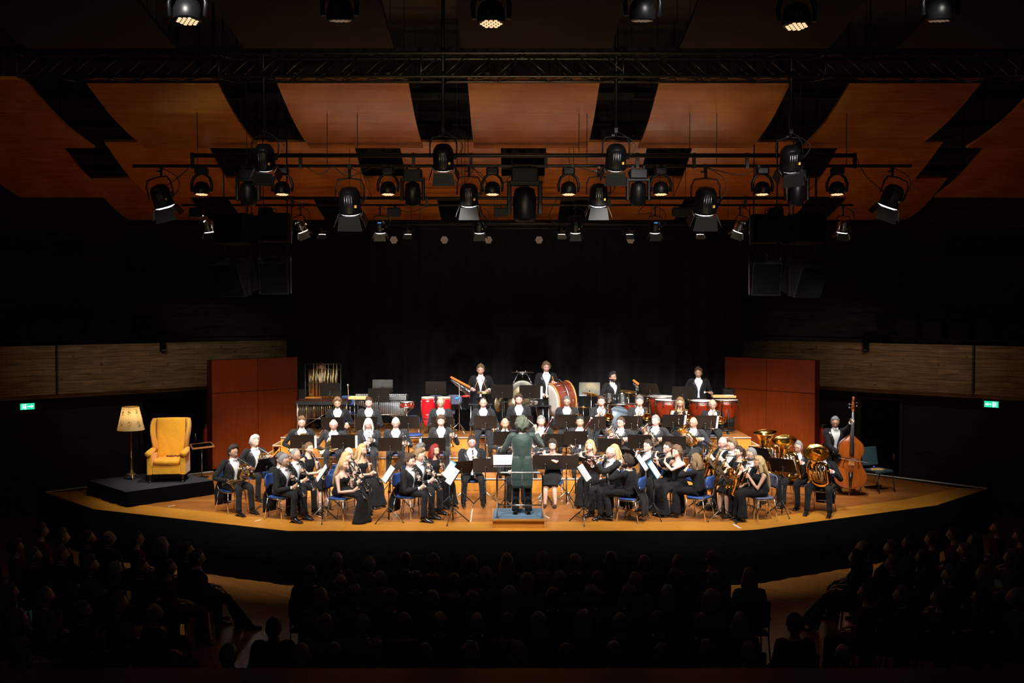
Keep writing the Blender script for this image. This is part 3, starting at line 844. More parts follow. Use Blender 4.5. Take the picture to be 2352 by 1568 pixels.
for i, px in enumerate((430, 1128, 1830)):
    wash_head('wash_top', Wd(px, -66 + (0, 6, 12)[i], 11.2), 'moving wash light up by the ceiling, glowing, ' + ['armchair side', 'in the middle', 'double bass side'][i], size=1.25, tiltc=-5)
for i, px in enumerate((780, 1476, 2160)):
    o = wash_head('wash_off', Wd(px, -62, 11.4), 'unlit moving light up by the ceiling, ' + ['between the first two glowing ones', 'right of the middle glowing one', 'beyond the last glowing one'][i], lit=False, size=1.2, tiltc=10)
def moving_spot(loc, label, size=1.0, tiltc=15, key='mspot'):
    if key not in PROTO:
        t = thing('moving_head_spotlight', label, 'stage light', loc, 0, 'large dark moving head spotlights')
        s_ = size
        mb = MB(); mb.rbox((0, 0, -0.10 * s_), (0.30 * s_, 0.22 * s_, 0.14 * s_), 0.03); mb.box((0.09 * s_, 0, 0), (0.04, 0.05, 0.08)); mb.box((-0.09 * s_, 0, 0), (0.04, 0.05, 0.08)); mb.build('base_box', M_lblack, t)
        mb = MB()
        for sx in (-1, 1): mb.rbox((sx * 0.17 * s_, 0, -0.34 * s_), (0.05 * s_, 0.12 * s_, 0.36 * s_), 0.02)
        mb.rbox((0, 0, -0.185 * s_), (0.36 * s_, 0.12 * s_, 0.05 * s_), 0.02); mb.build('arm', M_lblack, t)
        Mh = Matrix.Translation((0, 0, -0.42 * s_)) @ Matrix.Rotation(R(tiltc), 4, 'X')
        mb = MB(); mb.lathe([(0.05 * s_, 0.20 * s_), (0.11 * s_, 0.17 * s_), (0.13 * s_, 0.05 * s_), (0.125 * s_, -0.14 * s_), (0.10 * s_, -0.18 * s_), (0.0, -0.18 * s_)], 16, 0, Mh); mb.build('head', M_lblack, t)
        MB().lathe([(0, -0.186 * s_), (0.085 * s_, -0.184 * s_), (0.085 * s_, -0.18 * s_), (0, -0.18 * s_)], 16, 0, Mh, cap=False).build('lens', mat('dead_lens', (0.10, 0.07, 0.05), 0.15, 0, coat=1), t)
        PROTO[key] = t
        return t
    return dup(PROTO[key], loc, 0, label)
for i, px in enumerate((570, 948, 1466, 1830)):
    moving_spot(Wd(px, 386, DA), 'unlit dark moving head spotlight on the nearest pipes, ' + ['above the clarinets', 'beside the middle chimes lamp', 'above the drum kit', 'above the tubas'][i])
moving_spot(Wd(1205, 383, DA - 0.1), 'largest unlit moving head hanging at the very middle over the conductor', 1.45, 8, 'mspot_big')
def led_par(loc, label):
    if 'par' not in PROTO:
        t = thing('round_stage_lamp', label, 'stage light', loc, 0, 'round lamps on the rear pipe facing the hall')
        MB().tube([(0, 0, 0), (0, 0, -0.1)], 0.012, 5).build('clamp', M_lblack, t)
        mb = MB(); mb.tube([(-0.115, 0, -0.25), (-0.115, 0, -0.14), (0, 0, -0.1), (0.115, 0, -0.14), (0.115, 0, -0.25)], 0.01, 5); mb.build('yoke', M_lblack, t)
        Mh = Matrix.Translation((0, 0, -0.25)) @ Matrix.Rotation(R(-80), 4, 'X')
        MB().lathe([(0.05, 0.14), (0.09, 0.1), (0.105, 0), (0.105, -0.05), (0, -0.05)], 18, 0, Mh).build('can', M_lblack, t)
        mb = MB(); led_face(mb, Mh @ Matrix.Translation((0, 0, -0.052)) @ Matrix.Rotation(PI, 4, 'X'), 0.09, 3, dot=0.12); mb.build('lens_cluster', M_leddim, t)
        PROTO['par'] = t; return t
    return dup(PROTO['par'], loc, 0, label)
for i, px in enumerate((905, 1021, 1122, 1238, 1448)):
    led_par(Wd(px, 524, DE), 'round honeycomb-faced lamp under the rear pipe, ' + ['above the snare drum', 'above the red congas', 'above the bar chimes', 'over the bass drummer', 'over the drum kit'][i])
def flood(loc, label, yaw=0):
    if 'flood' not in PROTO:
        t = thing('flood_light', label, 'stage light', loc, R(yaw), 'small box floodlights')
        mb = MB(); mb.box((0, 0, -0.04), (0.24, 0.12, 0.02)); mb.tube([(0, 0, 0), (0, 0, -0.05)], 0.015, 5); mb.build('bracket', M_lblack, t)
        MB().box((0, 0, -0.12), (0.26, 0.16, 0.12)).build('housing', M_lblack, t)
        MB().box((0, 0.0, -0.183), (0.22, 0.13, 0.006)).build('lens', M_lensw, t)
        mb = MB(); mb.plate([(-0.14, -0.085, -0.18), (0.14, -0.085, -0.18), (0.14, -0.11, -0.22), (-0.14, -0.11, -0.22)], 0.004); mb.build('visor', M_doorl, t)
        PROTO['flood'] = t; return t
    return dup(PROTO['flood'], loc, R(yaw), label)
for i, (px, py) in enumerate(((610, 473), (905, 473), (1560, 473), (1782, 473), (1150, 473), (452, 473), (1590, 473))):
    flood(Wd(px, py, DC), 'small box floodlight among the pipes ' + ['over the horn section', 'over the vibraphone', 'over the timpani', 'beside the double bass side loudspeakers', 'over the bar chimes', 'outermost by the armchair', 'just ahead of the timpani lamps'][i])

# cables looping between the pipes
cab = [((860, 382), (800, 405), (768, 382), DA), ((1090, 382), (1060, 425), (1018, 380), DA), ((1190, 382), (1140, 430), (1085, 384), DA), ((1330, 384), (1400, 400), (1445, 384), DA), ((1620, 384), (1700, 402), (1740, 384), DA), ((760, 384), (735, 400), (705, 384), DA),
       ((1965, 358), (1990, 405), (2030, 440), DA), ((435, 384), (400, 415), (372, 430), DA), ((980, 473), (940, 488), (905, 473), DC), ((745, 471), (690, 466), (640, 456), DC), ((1180, 473), (1215, 520), (1245, 472), DC), ((1280, 455), (1262, 500), (1300, 520), DC), ((1480, 471), (1466, 490), (1500, 488), DC)]
for i, (a, b, c, D) in enumerate(cab):
    A_, B_, C_ = Wd(*a, D - 0.05), Wd(*b, D - 0.08), Wd(*c, D - 0.05)
    o = MB().tube([A_, B_, C_], 0.007, 5, sub=8).build('power_cable', M_rubber)
    tag(o, 'thin black cable under the %s pipes, %s loop from the armchair side' % ('nearest' if D == DA else 'middle', ['sixth', 'seventh', 'eighth', 'ninth', 'tenth', 'fifth', 'last', 'first', 'fourth', 'third', 'eleventh', 'twelfth', 'thirteenth'][i]), 'cable', 'cables between the pipes')

# hanging loudspeakers
def speaker(px, py, wpx, hpx, D, yaw, tilt, label, zc=True):
    c = Wd(px, py, D); s_ = 2287 / D
    wd, h = wpx / s_, hpx / s_
    t = thing('hanging_loudspeaker', label, 'loudspeaker', (c.x, c.y, c.z), R(yaw), 'black loudspeakers hanging beside the curtain')
    Mx = Matrix.Rotation(R(tilt), 4, 'X')
    MB().rbox((0, 0, 0), (wd, 0.45, h), 0.02, Mx).build('cabinet', mat('speaker_paint', (0.006, 0.006, 0.006), 0.8, spec=0.15), t)
    MB().box((0, -0.232, 0), (wd * 0.92, 0.012, h * 0.9), Mx).build('grille', mat('speaker_cloth', (0.002, 0.002, 0.002), 0.95, spec=0.05), t)
    mb = MB()
    for sx in (-1, 1): mb.box((sx * (wd / 2 + 0.02), 0, 0), (0.02, 0.05, h * 1.1)); mb.tube([(sx * (wd / 2 + 0.02), 0, h * 0.5), (sx * (wd / 2 + 0.02), 0, h * 0.5 + 0.16)], 0.008, 5)
    mb.torus((0, -0.1, h / 2 + 0.05), 0.035, 0.008, 10, 5, 0, Matrix.Translation((0, -0.1, h / 2 + 0.05)) @ Matrix.Rotation(PI / 2, 4, 'X') @ Matrix.Translation((0, 0.1, -(h / 2 + 0.05))))
    mb.build('hanging_bracket', M_bar, t)
    mb = MB(); mb.tube([(-wd * 0.4, 0, h / 2), (-wd * 0.4, 0, 10.5 - c.z)], 0.01, 4); mb.tube([(wd * 0.4, 0, h / 2), (wd * 0.4, 0, 10.5 - c.z)], 0.01, 4)
    mb.build('suspension_wires', M_bar, t)
speaker(542, 527, 84, 66, 18.6, -24, -4, 'upper outer black loudspeaker hanging on the armchair side')
speaker(633, 523, 68, 64, 18.8, 4, 0, 'upper inner black loudspeaker hanging on the armchair side')
speaker(541, 636, 84, 76, 18.5, -28, 22, 'lower outer black loudspeaker tipped downwards on the armchair side')
speaker(633, 632, 66, 76, 18.7, 3, 16, 'lower inner black loudspeaker tipped downwards on the armchair side')
speaker(1758, 526, 66, 64, 18.8, -4, 0, 'upper inner black loudspeaker hanging on the double bass side')
speaker(1848, 527, 84, 64, 18.6, 24, -4, 'upper outer black loudspeaker hanging on the double bass side')
speaker(1756, 634, 66, 78, 18.7, -3, 16, 'lower inner black loudspeaker tipped downwards on the double bass side')
speaker(1846, 638, 84, 76, 18.5, 28, 22, 'lower outer black loudspeaker tipped downwards on the double bass side')

# small parapet speakers and ceiling glints
for px, A_, n_, rz_, lb in ((373, LA, LN, LRZ, 'small black wall fixture on the concrete balcony front above the armchair'), (1990, RA, RN, RRZ + PI, 'small black wall fixture on the concrete balcony front above the double bass')):
    c = on_wall(px, 790, A_, n_, -0.07)
    t = thing('balcony_fixture', lb, 'fixture', c, rz_)
    MB().rbox((0, -0.02, -0.06), (0.12, 0.12, 0.26), 0.02).build('housing', M_lblack, t)
    MB().box((0, 0.04, 0.10), (0.05, 0.06, 0.22)).build('bracket', M_lblack, t)
    MB().box((0, -0.085, -0.15), (0.1, 0.01, 0.03)).build('lens', M_steel, t)
for px, py, lb in ((128, 115, 'tiny glowing ceiling downlight above the armchair side'), (2241, 122, 'tiny glowing ceiling downlight above the double bass side')):
    c = Wd(px, py, 17.0)
    t = thing('ceiling_downlight', lb, 'ceiling light', c)
    MB().lathe([(0.05, 0.0), (0.05, 10.5 - c.z)], 10).build('tube_housing', M_lblack, t)
    MB().plate([(-0.03, -0.03, -0.02), (0.03, 0.0, 0.03), (0.035, 0.0, 0.01), (-0.01, -0.03, -0.04)], 0.004).build('lit_rim', M_ledw, t)

# balcony seats
def seat_proto(label, loc, rz):
    t = thing('auditorium_chair', label, 'seat', loc, rz, 'dark balcony seats')
    mm = mat('seat_plush', (0.012, 0.010, 0.010), 0.9)
    rings = []
    for z, wd in ((0.0, 0.22), (0.3, 0.24), (0.42, 0.23), (0.49, 0.17), (0.5, 0.1)):
        rings.append([V((-wd, 0, z)), V((wd, 0, z)), V((wd, 0.09, z)), V((-wd, 0.09, z))])
    MB().ring_loft(rings, smooth=False).build('seat_back', mm, t)
    MB().rbox((0, 0.3 - 0.5, 0.02), (0.46, 0.4, 0.1), 0.04).build('seat_cushion', mm, t)
    MB().box((0, 0.0, -0.2), (0.1, 0.3, 0.4)).build('pedestal', M_lblack, t)
    return t
pr = None
ordn = ['first', 'second', 'third', 'fourth', 'fifth', 'sixth', 'seventh', 'eighth', 'ninth']
for sgn, A_, B_, u_, n_, rz_, nm in ((-1, LA, LB, LU, LN, LRZ, 'armchair side balcony'), (1, RA, RB, RU, RN, RRZ, 'double bass side balcony')) if False else ((-1, V((LA.x, LA.y, 0)), None, LU, LN, LRZ, 'armchair side balcony'), (1, V((RA.x, RA.y, 0)), None, RU, RN, RRZ, 'double bass side balcony')):
    for row in range(2):
        for k in range(7 if row == 0 else 8):
            p = A_ + u_ * (-0.6 + 0.62 * k + (0.0 if row == 0 else 0.3)) + n_ * (1.0 + 0.95 * row)
            z = S + 3.08 + 0.04 + 0.16 * row
            loc = (p.x, p.y, z)
            rr = rz_ + (0 if sgn < 0 else PI)
            lab = 'dark empty seat, %s row of the %s, %s from the hall end' % (['front', 'second'][row], nm, ordn[k])
            if pr is None: pr = seat_proto(lab, loc, rr)
            else: dup(pr, loc, rr, lab)
# ================================================================ people
SKIN = {'fair': (0.66, 0.40, 0.30), 'pink': (0.70, 0.39, 0.31), 'tan': (0.52, 0.29, 0.19)}
HAIRC = {'white': (0.62, 0.60, 0.56), 'grey': (0.24, 0.235, 0.225), 'dgrey': (0.12, 0.11, 0.10), 'black': (0.015, 0.012, 0.01), 'dbrown': (0.035, 0.02, 0.012),
         'brown': (0.065, 0.032, 0.016), 'lbrown': (0.15, 0.08, 0.038), 'blond': (0.52, 0.35, 0.16), 'dblond': (0.20, 0.12, 0.055), 'red': (0.20, 0.015, 0.01), 'greenlit_grey': (0.10, 0.11, 0.075), 'ginger': (0.55, 0.30, 0.12)}  # conductor's grey hair has the green light on it mixed into its colour
M_suit = mat('suit_wool', (0.0065, 0.0067, 0.0075), 0.8, bump=0.9, bscale=11, sheen=0.06, var=0.3, spec=0.3)
M_suitg = mat('suit_wool_charcoal', (0.013, 0.0135, 0.0155), 0.8, bump=0.9, bscale=11, sheen=0.08, var=0.3, spec=0.3)
M_satin = mat('lapel_satin', (0.022, 0.022, 0.025), 0.35)
M_dress = mat('black_dress_cloth', (0.005, 0.005, 0.0055), 0.85, bump=0.9, bscale=9, sheen=0.04, var=0.3, spec=0.25)
M_shirt = mat('white_shirt', (0.82, 0.82, 0.84), 0.7, bump=0.2, bscale=10, var=0.03)
M_shoe = mat('patent_leather', (0.008, 0.008, 0.008), 0.12, coat=0.8)
M_green = mat('conductor_green_cloth', (0.018, 0.040, 0.030), 0.6, bump=0.4, bscale=10, sheen=0.3, var=0.15)
M_gdark = mat('glasses_frame', (0.02, 0.02, 0.02), 0.3)
M_eye = mat('eye_dark', (0.03, 0.02, 0.015), 0.25, var=0.05)
M_eyew = mat('eye_white', (0.75, 0.72, 0.70), 0.35, var=0.02)
M_navy = mat('chair_blue', (0.03, 0.075, 0.26), 0.5, var=0.1)
M_navyg = mat('chair_greyblue', (0.12, 0.13, 0.22), 0.55, var=0.1)

def g_(x, s_): return math.exp(-(x / s_) ** 2)
def sstep(x, a, b):
    t = max(0.0, min(1.0, (x - a) / (b - a))); return t * t * (3 - 2 * t)
def head_pt(az, el, k=1.0, fem=False):
    """az: 0 front (-y), + towards +x; el: -pi/2..pi/2. returns point in head space"""
    ce, se = math.cos(el), math.sin(el)
    x, y, z = math.sin(az) * ce, -math.cos(az) * ce, se
    rx, ry, rz = 0.076, 0.096, 0.12
    px, py, pz = x * rx, y * ry, z * rz
    low = sstep(-pz, 0.01, 0.11)
    px *= 1 - (0.38 if fem else 0.30) * low
    if py > 0: py *= 1 - 0.45 * low
    else: py *= 1 - 0.10 * low
    if pz > 0.03 and py < 0: py *= 1 - 0.06 * sstep(pz, 0.03, 0.1)
    if y < -0.2:
        fx = px
        f = 0.0
        f += 0.024 * g_(fx, 0.011) * sstep(pz, 0.03, -0.030) * (1 - sstep(-pz, 0.030, 0.044))   # nose
        f += 0.008 * g_(abs(fx) - 0.010, 0.007) * g_(pz + 0.031, 0.008)
        f -= 0.009 * g_(abs(fx) - 0.031, 0.016) * g_(pz - 0.014, 0.013)                       # eye sockets
        f += 0.004 * g_(abs(fx) - 0.028, 0.022) * g_(pz - 0.036, 0.009)                       # brows
        f += 0.005 * g_(fx, 0.022) * g_(pz + 0.058, 0.010) - 0.004 * g_(fx, 0.024) * g_(pz + 0.0575, 0.0025)
        f += 0.006 * g_(fx, 0.018) * g_(pz + 0.094, 0.015)
        f += 0.004 * g_(abs(fx) - 0.042, 0.016) * g_(pz + 0.018, 0.020)
        py -= f
    return V((px, py, pz)) * k

def head_mesh(mb, M, k=1.0, fem=False, hi=True, skin=0, lip=1, brow=2, eye=3, eyew=4):
    ns, nr = (44, 38) if hi else (16, 12)
    azs = []
    for i in range(ns):
        t = -1 + 2 * i / ns
        azs.append(PI * (0.55 * t + 0.45 * t ** 3) if hi else PI * t)
    els = []
    for j in range(nr + 1):
        t = -1 + 2 * j / nr
        els.append(PI / 2 * (0.75 * t + 0.25 * t ** 3) if hi else PI / 2 * t)
    b = len(mb.v); P_ = []
    for el in els:
        row = [head_pt(az, el, k, fem) for az in azs]
        P_.append(row)
        mb.v.extend(M @ p for p in row)
    for j in range(nr):
        for i in range(ns):
            i2 = (i + 1) % ns
            c = (P_[j][i] + P_[j + 1][i2]) / (2 * k)
            m = skin
            if hi and c.y < -0.04:
                if abs(c.x) < 0.022 and -0.066 < c.z < -0.050: m = lip
                elif 0.012 < abs(c.x) < 0.048 and 0.0315 < c.z < 0.0365: m = brow
            mb.face((b + j * ns + i, b + j * ns + i2, b + (j + 1) * ns + i2, b + (j + 1) * ns + i), m)
    for sx in (-1, 1):
        mb.ball(V((sx * 0.078, 0.008, -0.002)) * k, (0.010 * k, 0.019 * k, 0.031 * k), 8, 6, skin, M)
        if hi:
            mb.ball(V((sx * 0.030, -0.0805, 0.014)) * k, (0.0135 * k, 0.008 * k, 0.0062 * k), 8, 6, eyew, M)
            mb.ball(V((sx * 0.030, -0.0865, 0.014)) * k, (0.0062 * k, 0.0035 * k, 0.0062 * k), 8, 6, eye, M)
            mb.ball(V((sx * 0.030, -0.0815, 0.0185)) * k, (0.0155 * k, 0.0078 * k, 0.0042 * k), 8, 5, skin, M)

def hair_mesh(style, M, k=1.0, hi=True, seed=0):
    mb = MB(); ns, nr = (40, 28) if hi else (16, 12)
    rnd = random.Random(seed)
    off = V((rnd.random() * 10, rnd.random() * 10, 0))
    st = style
    thick = {'short': 0.015, 'buzz': 0.007, 'curly': 0.050, 'ring': 0.011, 'thin': 0.008, 'full': 0.024, 'bob': 0.024, 'long': 0.020, 'pony': 0.014, 'half': 0.018, 'wavy': 0.030, 'lionmane': 0.018, 'bun': 0.014, 'curls': 0.032, 'swept': 0.026}.get(st, 0.016)
    b = len(mb.v)
    for j in range(nr + 1):
        el = -PI / 2 + PI * j / nr
        for i in range(ns):
            az = -PI + 2 * PI * i / ns
            p = head_pt(az, el); a = abs(az)
            q = V((p.x, p.y, p.z)); 
            # smooth skull without the nose for the hair shell
            q = V((math.sin(az) * math.cos(el) * 0.076, -math.cos(az) * math.cos(el) * 0.096, math.sin(el) * 0.12))
            low = sstep(-q.z, 0.01, 0.11); q.x *= 1 - 0.3 * low
            if q.y > 0: q.y *= 1 - 0.35 * low
            fr = 0.072; sd = -0.005; bk = -0.085
            if st in ('bob', 'long', 'half', 'wavy', 'lionmane'): sd = -0.10; bk = -0.11; fr = 0.070
            if st == 'curly' or st == 'curls' : sd = -0.03; fr = 0.066
            if st in ('ring', 'thin'): fr = 0.10
            if a < PI * 0.33: line = fr + 0.012 * math.cos(a * 3)
            elif a < PI * 0.5: line = fr + (sd - fr) * sstep(a, PI * 0.33, PI * 0.47)
            else: line = sd + (bk - sd) * sstep(a, PI * 0.52, PI * 0.68)
            cover = sstep(q.z, line, line + 0.016)
            if st == 'ring':
                cover *= 1 - sstep(q.z, 0.045, 0.075)
                cover *= sstep(a, PI * 0.36, PI * 0.46)
            if st == 'bald': cover = 0
            t = thick
            if st in ('short', 'full', 'swept') and q.z > 0.05: t *= 1.25 + (0.5 if a < PI * 0.4 and st != 'short' else 0)
            amp = {'curly': 0.024, 'curls': 0.012, 'wavy': 0.009, 'full': 0.007, 'swept': 0.007}.get(st, 0.0035)
            nse = noise.noise((q * (55 if st in ('curly', 'curls') else 34)) + off) * amp * 1.6
            stripe = 0.0018 * math.sin(az * 23 + el * 3) if st in ('long', 'half', 'bob', 'wavy', 'pony') else 0
            r_ = (t + nse + stripe) * cover - 0.010 * (1 - cover)
            mb.v.append(M @ ((q + q.normalized() * r_) * k))
    for j in range(nr):
        for i in range(ns):
            i2 = (i + 1) % ns
            mb.face((b + j * ns + i, b + j * ns + i2, b + (j + 1) * ns + i2, b + (j + 1) * ns + i))
    def fall(pts, rad, sub=3, seg=12, ref=(1, 0, 0)):
        m0 = len(mb.v)
        mb.tube([M @ (V(p) * k) for p in pts], [(a * k, c * k) for a, c in rad], seg, 0, True, ref=M.to_3x3() @ V(ref), sub=sub)
        for i in range(m0, len(mb.v)):
            v = mb.v[i]; mb.v[i] = v + V((noise.noise(v * 30 + off), noise.noise(v * 30 + off + V((5, 0, 0))), 0)) * 0.008
    if st in ('long', 'half', 'wavy'):
        L = 0.42 if st != 'wavy' else 0.50
        fall([(0, 0.03, 0.06), (0, 0.075, -0.02), (0, 0.095, -0.12), (0, 0.12, -0.22), (0, 0.13, -0.22 - L * 0.35), (0, 0.12, -0.05 - L)], [(0.075, 0.05), (0.09, 0.045), (0.10, 0.045), (0.11, 0.035), (0.10, 0.03), (0.04, 0.012)])
        if st != 'half':
            for sx in (-1, 1): fall([(sx * 0.062, 0.0, 0.05), (sx * 0.085, -0.01, -0.03), (sx * 0.09, -0.01, -0.13), (sx * 0.095, 0.0, -0.25), (sx * 0.08, 0.01, -0.33)], [(0.018, 0.04), (0.02, 0.042), (0.024, 0.04), (0.028, 0.03), (0.008, 0.01)])
    if st in ('bob', 'lionmane'):
        fall([(0, 0.03, 0.05), (0, 0.07, -0.03), (0, 0.075, -0.11), (0, 0.07, -0.175)], [(0.08, 0.05), (0.095, 0.05), (0.105, 0.045), (0.095, 0.03)])
        for sx in (-1, 1): fall([(sx * 0.06, -0.01, 0.05), (sx * 0.086, -0.015, -0.03), (sx * 0.092, -0.015, -0.10), (sx * 0.085, -0.01, -0.165)], [(0.018, 0.045), (0.020, 0.05), (0.022, 0.05), (0.016, 0.035)])
    if st == 'pony':
        fall([(0, 0.08, 0.03), (0, 0.125, 0.025), (0, 0.145, -0.03), (0, 0.13, -0.10), (0, 0.12, -0.16)], [(0.02, 0.02), (0.032, 0.03), (0.035, 0.03), (0.028, 0.024), (0.008, 0.008)])
    if st == 'bun': mb.ball(V((0, 0.115, 0.03)) * k, (0.035 * k, 0.03 * k, 0.035 * k), 10, 8, 0, M)
    return mb

def hand(mb, W, d, n, k=1.0, side=1, curl=0.9, m=0):
    """W wrist, d finger direction, n palm normal (fingers curl towards n). side +1 for the left hand"""
    d = V(d).normalized(); n = V(n); n = (n - d * n.dot(d))
    if n.length < 1e-4: n = d.orthogonal()
    n.normalize(); c = d.cross(n) * side          # towards the thumb
    L = 0.088 * k
    mb.tube([W - d * 0.015 * k, W + d * 0.02 * k, W + d * 0.055 * k, W + d * L], [(0.024 * k, 0.017 * k), (0.031 * k, 0.015 * k), (0.039 * k, 0.0145 * k), (0.037 * k, 0.011 * k)], 8, m, ref=c)
    for i in range(4):
        o = (1.5 - i) * 0.0195 * k
        fl = (0.072, 0.080, 0.075, 0.058)[i] * k
        p = W + d * (L - 0.008 * k) + c * o
        dd = (d + c * (0.05 * (1.5 - i))).normalized()
        pts = [p]; a = 0.25 + 0.1 * (i % 2)
        for s_, fr in enumerate((0.45, 0.32, 0.23)):
            v = dd * math.cos(a) + n * math.sin(a)
            pts.append(pts[-1] + v * fl * fr); a += curl * (0.9 + 0.08 * i)
        mb.tube(pts, [0.0098 * k, 0.0092 * k, 0.0084 * k, 0.0062 * k], 6, m)
    p = W + d * 0.022 * k + c * 0.026 * k
    v1 = (d * 0.6 + c * 0.75 + n * 0.35).normalized(); v2 = (d * 0.85 + c * 0.15 + n * 0.55).normalized()
    mb.tube([p - v1 * 0.01 * k, p + v1 * 0.034 * k, p + v1 * 0.034 * k + v2 * 0.030 * k, p + v1 * 0.034 * k + v2 * 0.052 * k], [0.013 * k, 0.0115 * k, 0.010 * k, 0.007 * k], 6, m)

def ik(S_, W_, l1, l2, pole):
    d = W_ - S_; L = d.length
    if L > (l1 + l2) * 0.985:
        W_ = S_ + d.normalized() * (l1 + l2) * 0.985; d = W_ - S_; L = d.length
    if L < abs(l1 - l2) + 0.12: L2 = abs(l1 - l2) + 0.12; W_ = S_ + d.normalized() * L2; d = W_ - S_; L = L2
    u = d.normalized(); a = (l1 * l1 - l2 * l2 + L * L) / (2 * L); h = math.sqrt(max(0, l1 * l1 - a * a))
    p = V(pole); p = p - u * p.dot(u); p.normalize()
    return S_ + u * a + p * h, W_

_rm = None
def fuse(mb, voxel, smooth=2):
    """melt intersecting tubes into one continuous skin"""
    me = mb.mesh('tmp', M_suit)
    o = bpy.data.objects.new('tmp', me); col.objects.link(o)
    md = o.modifiers.new('r', 'REMESH'); md.mode = 'VOXEL'; md.voxel_size = voxel; md.use_smooth_shade = True
    if smooth:
        s_ = o.modifiers.new('s', 'SMOOTH'); s_.iterations = smooth; s_.factor = 0.5
    dg = bpy.context.evaluated_depsgraph_get()
    ev = o.evaluated_get(dg); em = ev.to_mesh()
    out = MB(); out.v = [v.co.copy() for v in em.vertices]
    for p in em.polygons: out.face(tuple(p.vertices))
    ev.to_mesh_clear()
    bpy.data.objects.remove(o); bpy.data.meshes.remove(me)
    return out

class Pose: pass
def build_person(cfg):
    """cfg keys: seat(bool), fem, k scale, lean, g girth, hair, hc, skin, glasses, beard, outfit, inst, hands..., in local space: faces -y"""
    c = dict(seat=True, fem=False, lean=6, g=1.0, hair='short', hc='brown', skin='fair', glasses=False, beard=False, outfit='tails', hyaw=0, hpitch=8, zh=1.31, bow=True, hi=True, legs=0, tails=False, twist=0)
    c.update(cfg)
    fem = c['fem']; g = c['g']
    hk = 1.0 if fem else 1.07
    lean = R(c['lean'])
    hipz = 0.54 if c['seat'] else (0.93 * c['zh'] / 1.78)
    up = V((0, -math.sin(lean), math.cos(lean)))
    headh = 0.245 * hk
    L = (c['zh'] - hipz - headh * 1.0 - 0.040) / math.cos(lean)
    hip = V((0, 0, hipz)); NB = hip + up * L
    hd = V((0, -0.02, 0.0))
    HC = NB + up * 0.040 + V((0, -0.025, 0)) + V((0, 0, 0.12 * hk))
    Mh = Matrix.Translation(HC) @ Matrix.Rotation(R(c['hyaw']), 4, 'Z') @ Matrix.Rotation(R(c['hpitch']), 4, 'X')
    top = Mh @ V((0, 0, 0.12 * hk + 0.012))
    sw = (0.165 if fem else 0.19) * (1 + (g - 1) * 0.5)
    p = Pose(); p.HC = HC; p.M = Mh @ V((0, -0.103 * hk, -0.058 * hk)); p.Mh = Mh; p.top = top; p.NB = NB; p.hipz = hipz; p.c = c; p.hk = hk
    mk = None; grips = {}
    if c.get('inst'):
        mk, grips = INST[c['inst']](p, c)
    hands = {}
    for sd, sx in (('L', 1), ('R', -1)):
        Sh = NB - up * (0.045 if fem else 0.030) + V((sx * sw, 0, 0))
        gr = grips.get(sd) or c.get('hand' + sd)
        if gr is None:
            if c['seat']: gr = (V((sx * 0.11, -0.34, 0.66 + 0.02)), V((sx * -0.05, 0.9, 0.25)), V((0, 0, -1)), 0.3)
            else: gr = (V((sx * 0.26, -0.04, hipz - 0.12)), V((0, 0, 1)), V((-sx, 0, 0)), 0.4)
        G_, w_, n_ = V(gr[0]), V(gr[1]).normalized(), V(gr[2]); cu = gr[3] if len(gr) > 3 else 0.9
        W_ = G_ + w_ * 0.095 * hk
        pole = V(gr[4]) if len(gr) > 4 else V((sx * 0.4, 0.3, -0.9))
        E, W2 = ik(Sh, W_, 0.30 * hk * (0.97 if fem else 1.02), 0.265 * hk, pole)
        hands[sd] = (Sh, E, W2, (G_ - W2).normalized(), n_, cu, sx)
    # ---- legs
    legs = []
    for sx in (-1, 1):
        hj = V((sx * 0.095, 0, hipz))
        if c['seat']:
            sp_ = c.get('spread', 0.13 if not fem else 0.08); fy = c.get('footy', 0.0) + (0.06 * sx if c['legs'] else 0)
            kn = V((sx * sp_, -0.43, 0.50)); an = V((sx * (sp_ + 0.02), -0.44 + fy + c.get('tuck', 0), 0.10))
        else:
            kn = V((sx * 0.11, -0.02, hipz * 0.53)); an = V((sx * 0.12, 0.01, 0.10))
            if c.get('stride'): kn.y -= 0.1 * sx; an.y -= 0.05 * sx; an.x += sx * 0.08
        legs.append((hj, kn, an, sx))
    # ---- torso profile: (t, half width, half depth, forward shift)
    if fem: prof = [(0, .172, .125, 0), (.12, .175, .122, 0), (.38, .132, .098, 0), (.55, .142, .108, -.01), (.72, .155, .122, -.022), (.88, .150, .095, 0), (.97, .09, .07, 0), (1.04, .052, .052, 0)]
    else: prof = [(0, .170, .125, 0), (.12, .168, .125, 0), (.4, .155, .120, 0), (.62, .175, .128, -.008), (.80, .192, .122, -.005), (.91, .188, .102, 0), (.98, .140, .082, 0), (1.05, .060, .060, 0)]
    belly = (g - 1)
    tw = c['twist']
    def ring(t, a, b, sh, seg=20, grow=0.0, a0=0, a1=360, closed=True):
        gg = 1 + (g - 1) * (1.0 if t < .75 else .5)
        cc = hip + up * (L * t) + V((0, sh - belly * 0.12 * math.sin(min(1, t / .7) * PI), 0))
        back = V((1, 0, 0)); yy = up.cross(back)
        pts = []
        n = seg if closed else seg + 1
        for i in range(n):
            an = R(a0 + (a1 - a0) * i / seg)
            pts.append(cc + back * ((a * gg + grow) * math.cos(an)) + yy * ((b * gg + grow) * math.sin(an)))
        return pts
    # ---- core body
    mb = MB()
    mb.ring_loft([ring(t, a * .93, b * .93, sh, 14) for t, a, b, sh in prof[:-1]] + [ring(1.05, .052 * hk, .052 * hk, -.01, 14)], 0)
    mb.tube([NB - up * 0.03, HC + V((0, 0.012, -0.03))], [(0.058 * hk, 0.06 * hk), (0.052 * hk, 0.055 * hk)], 10, 0)
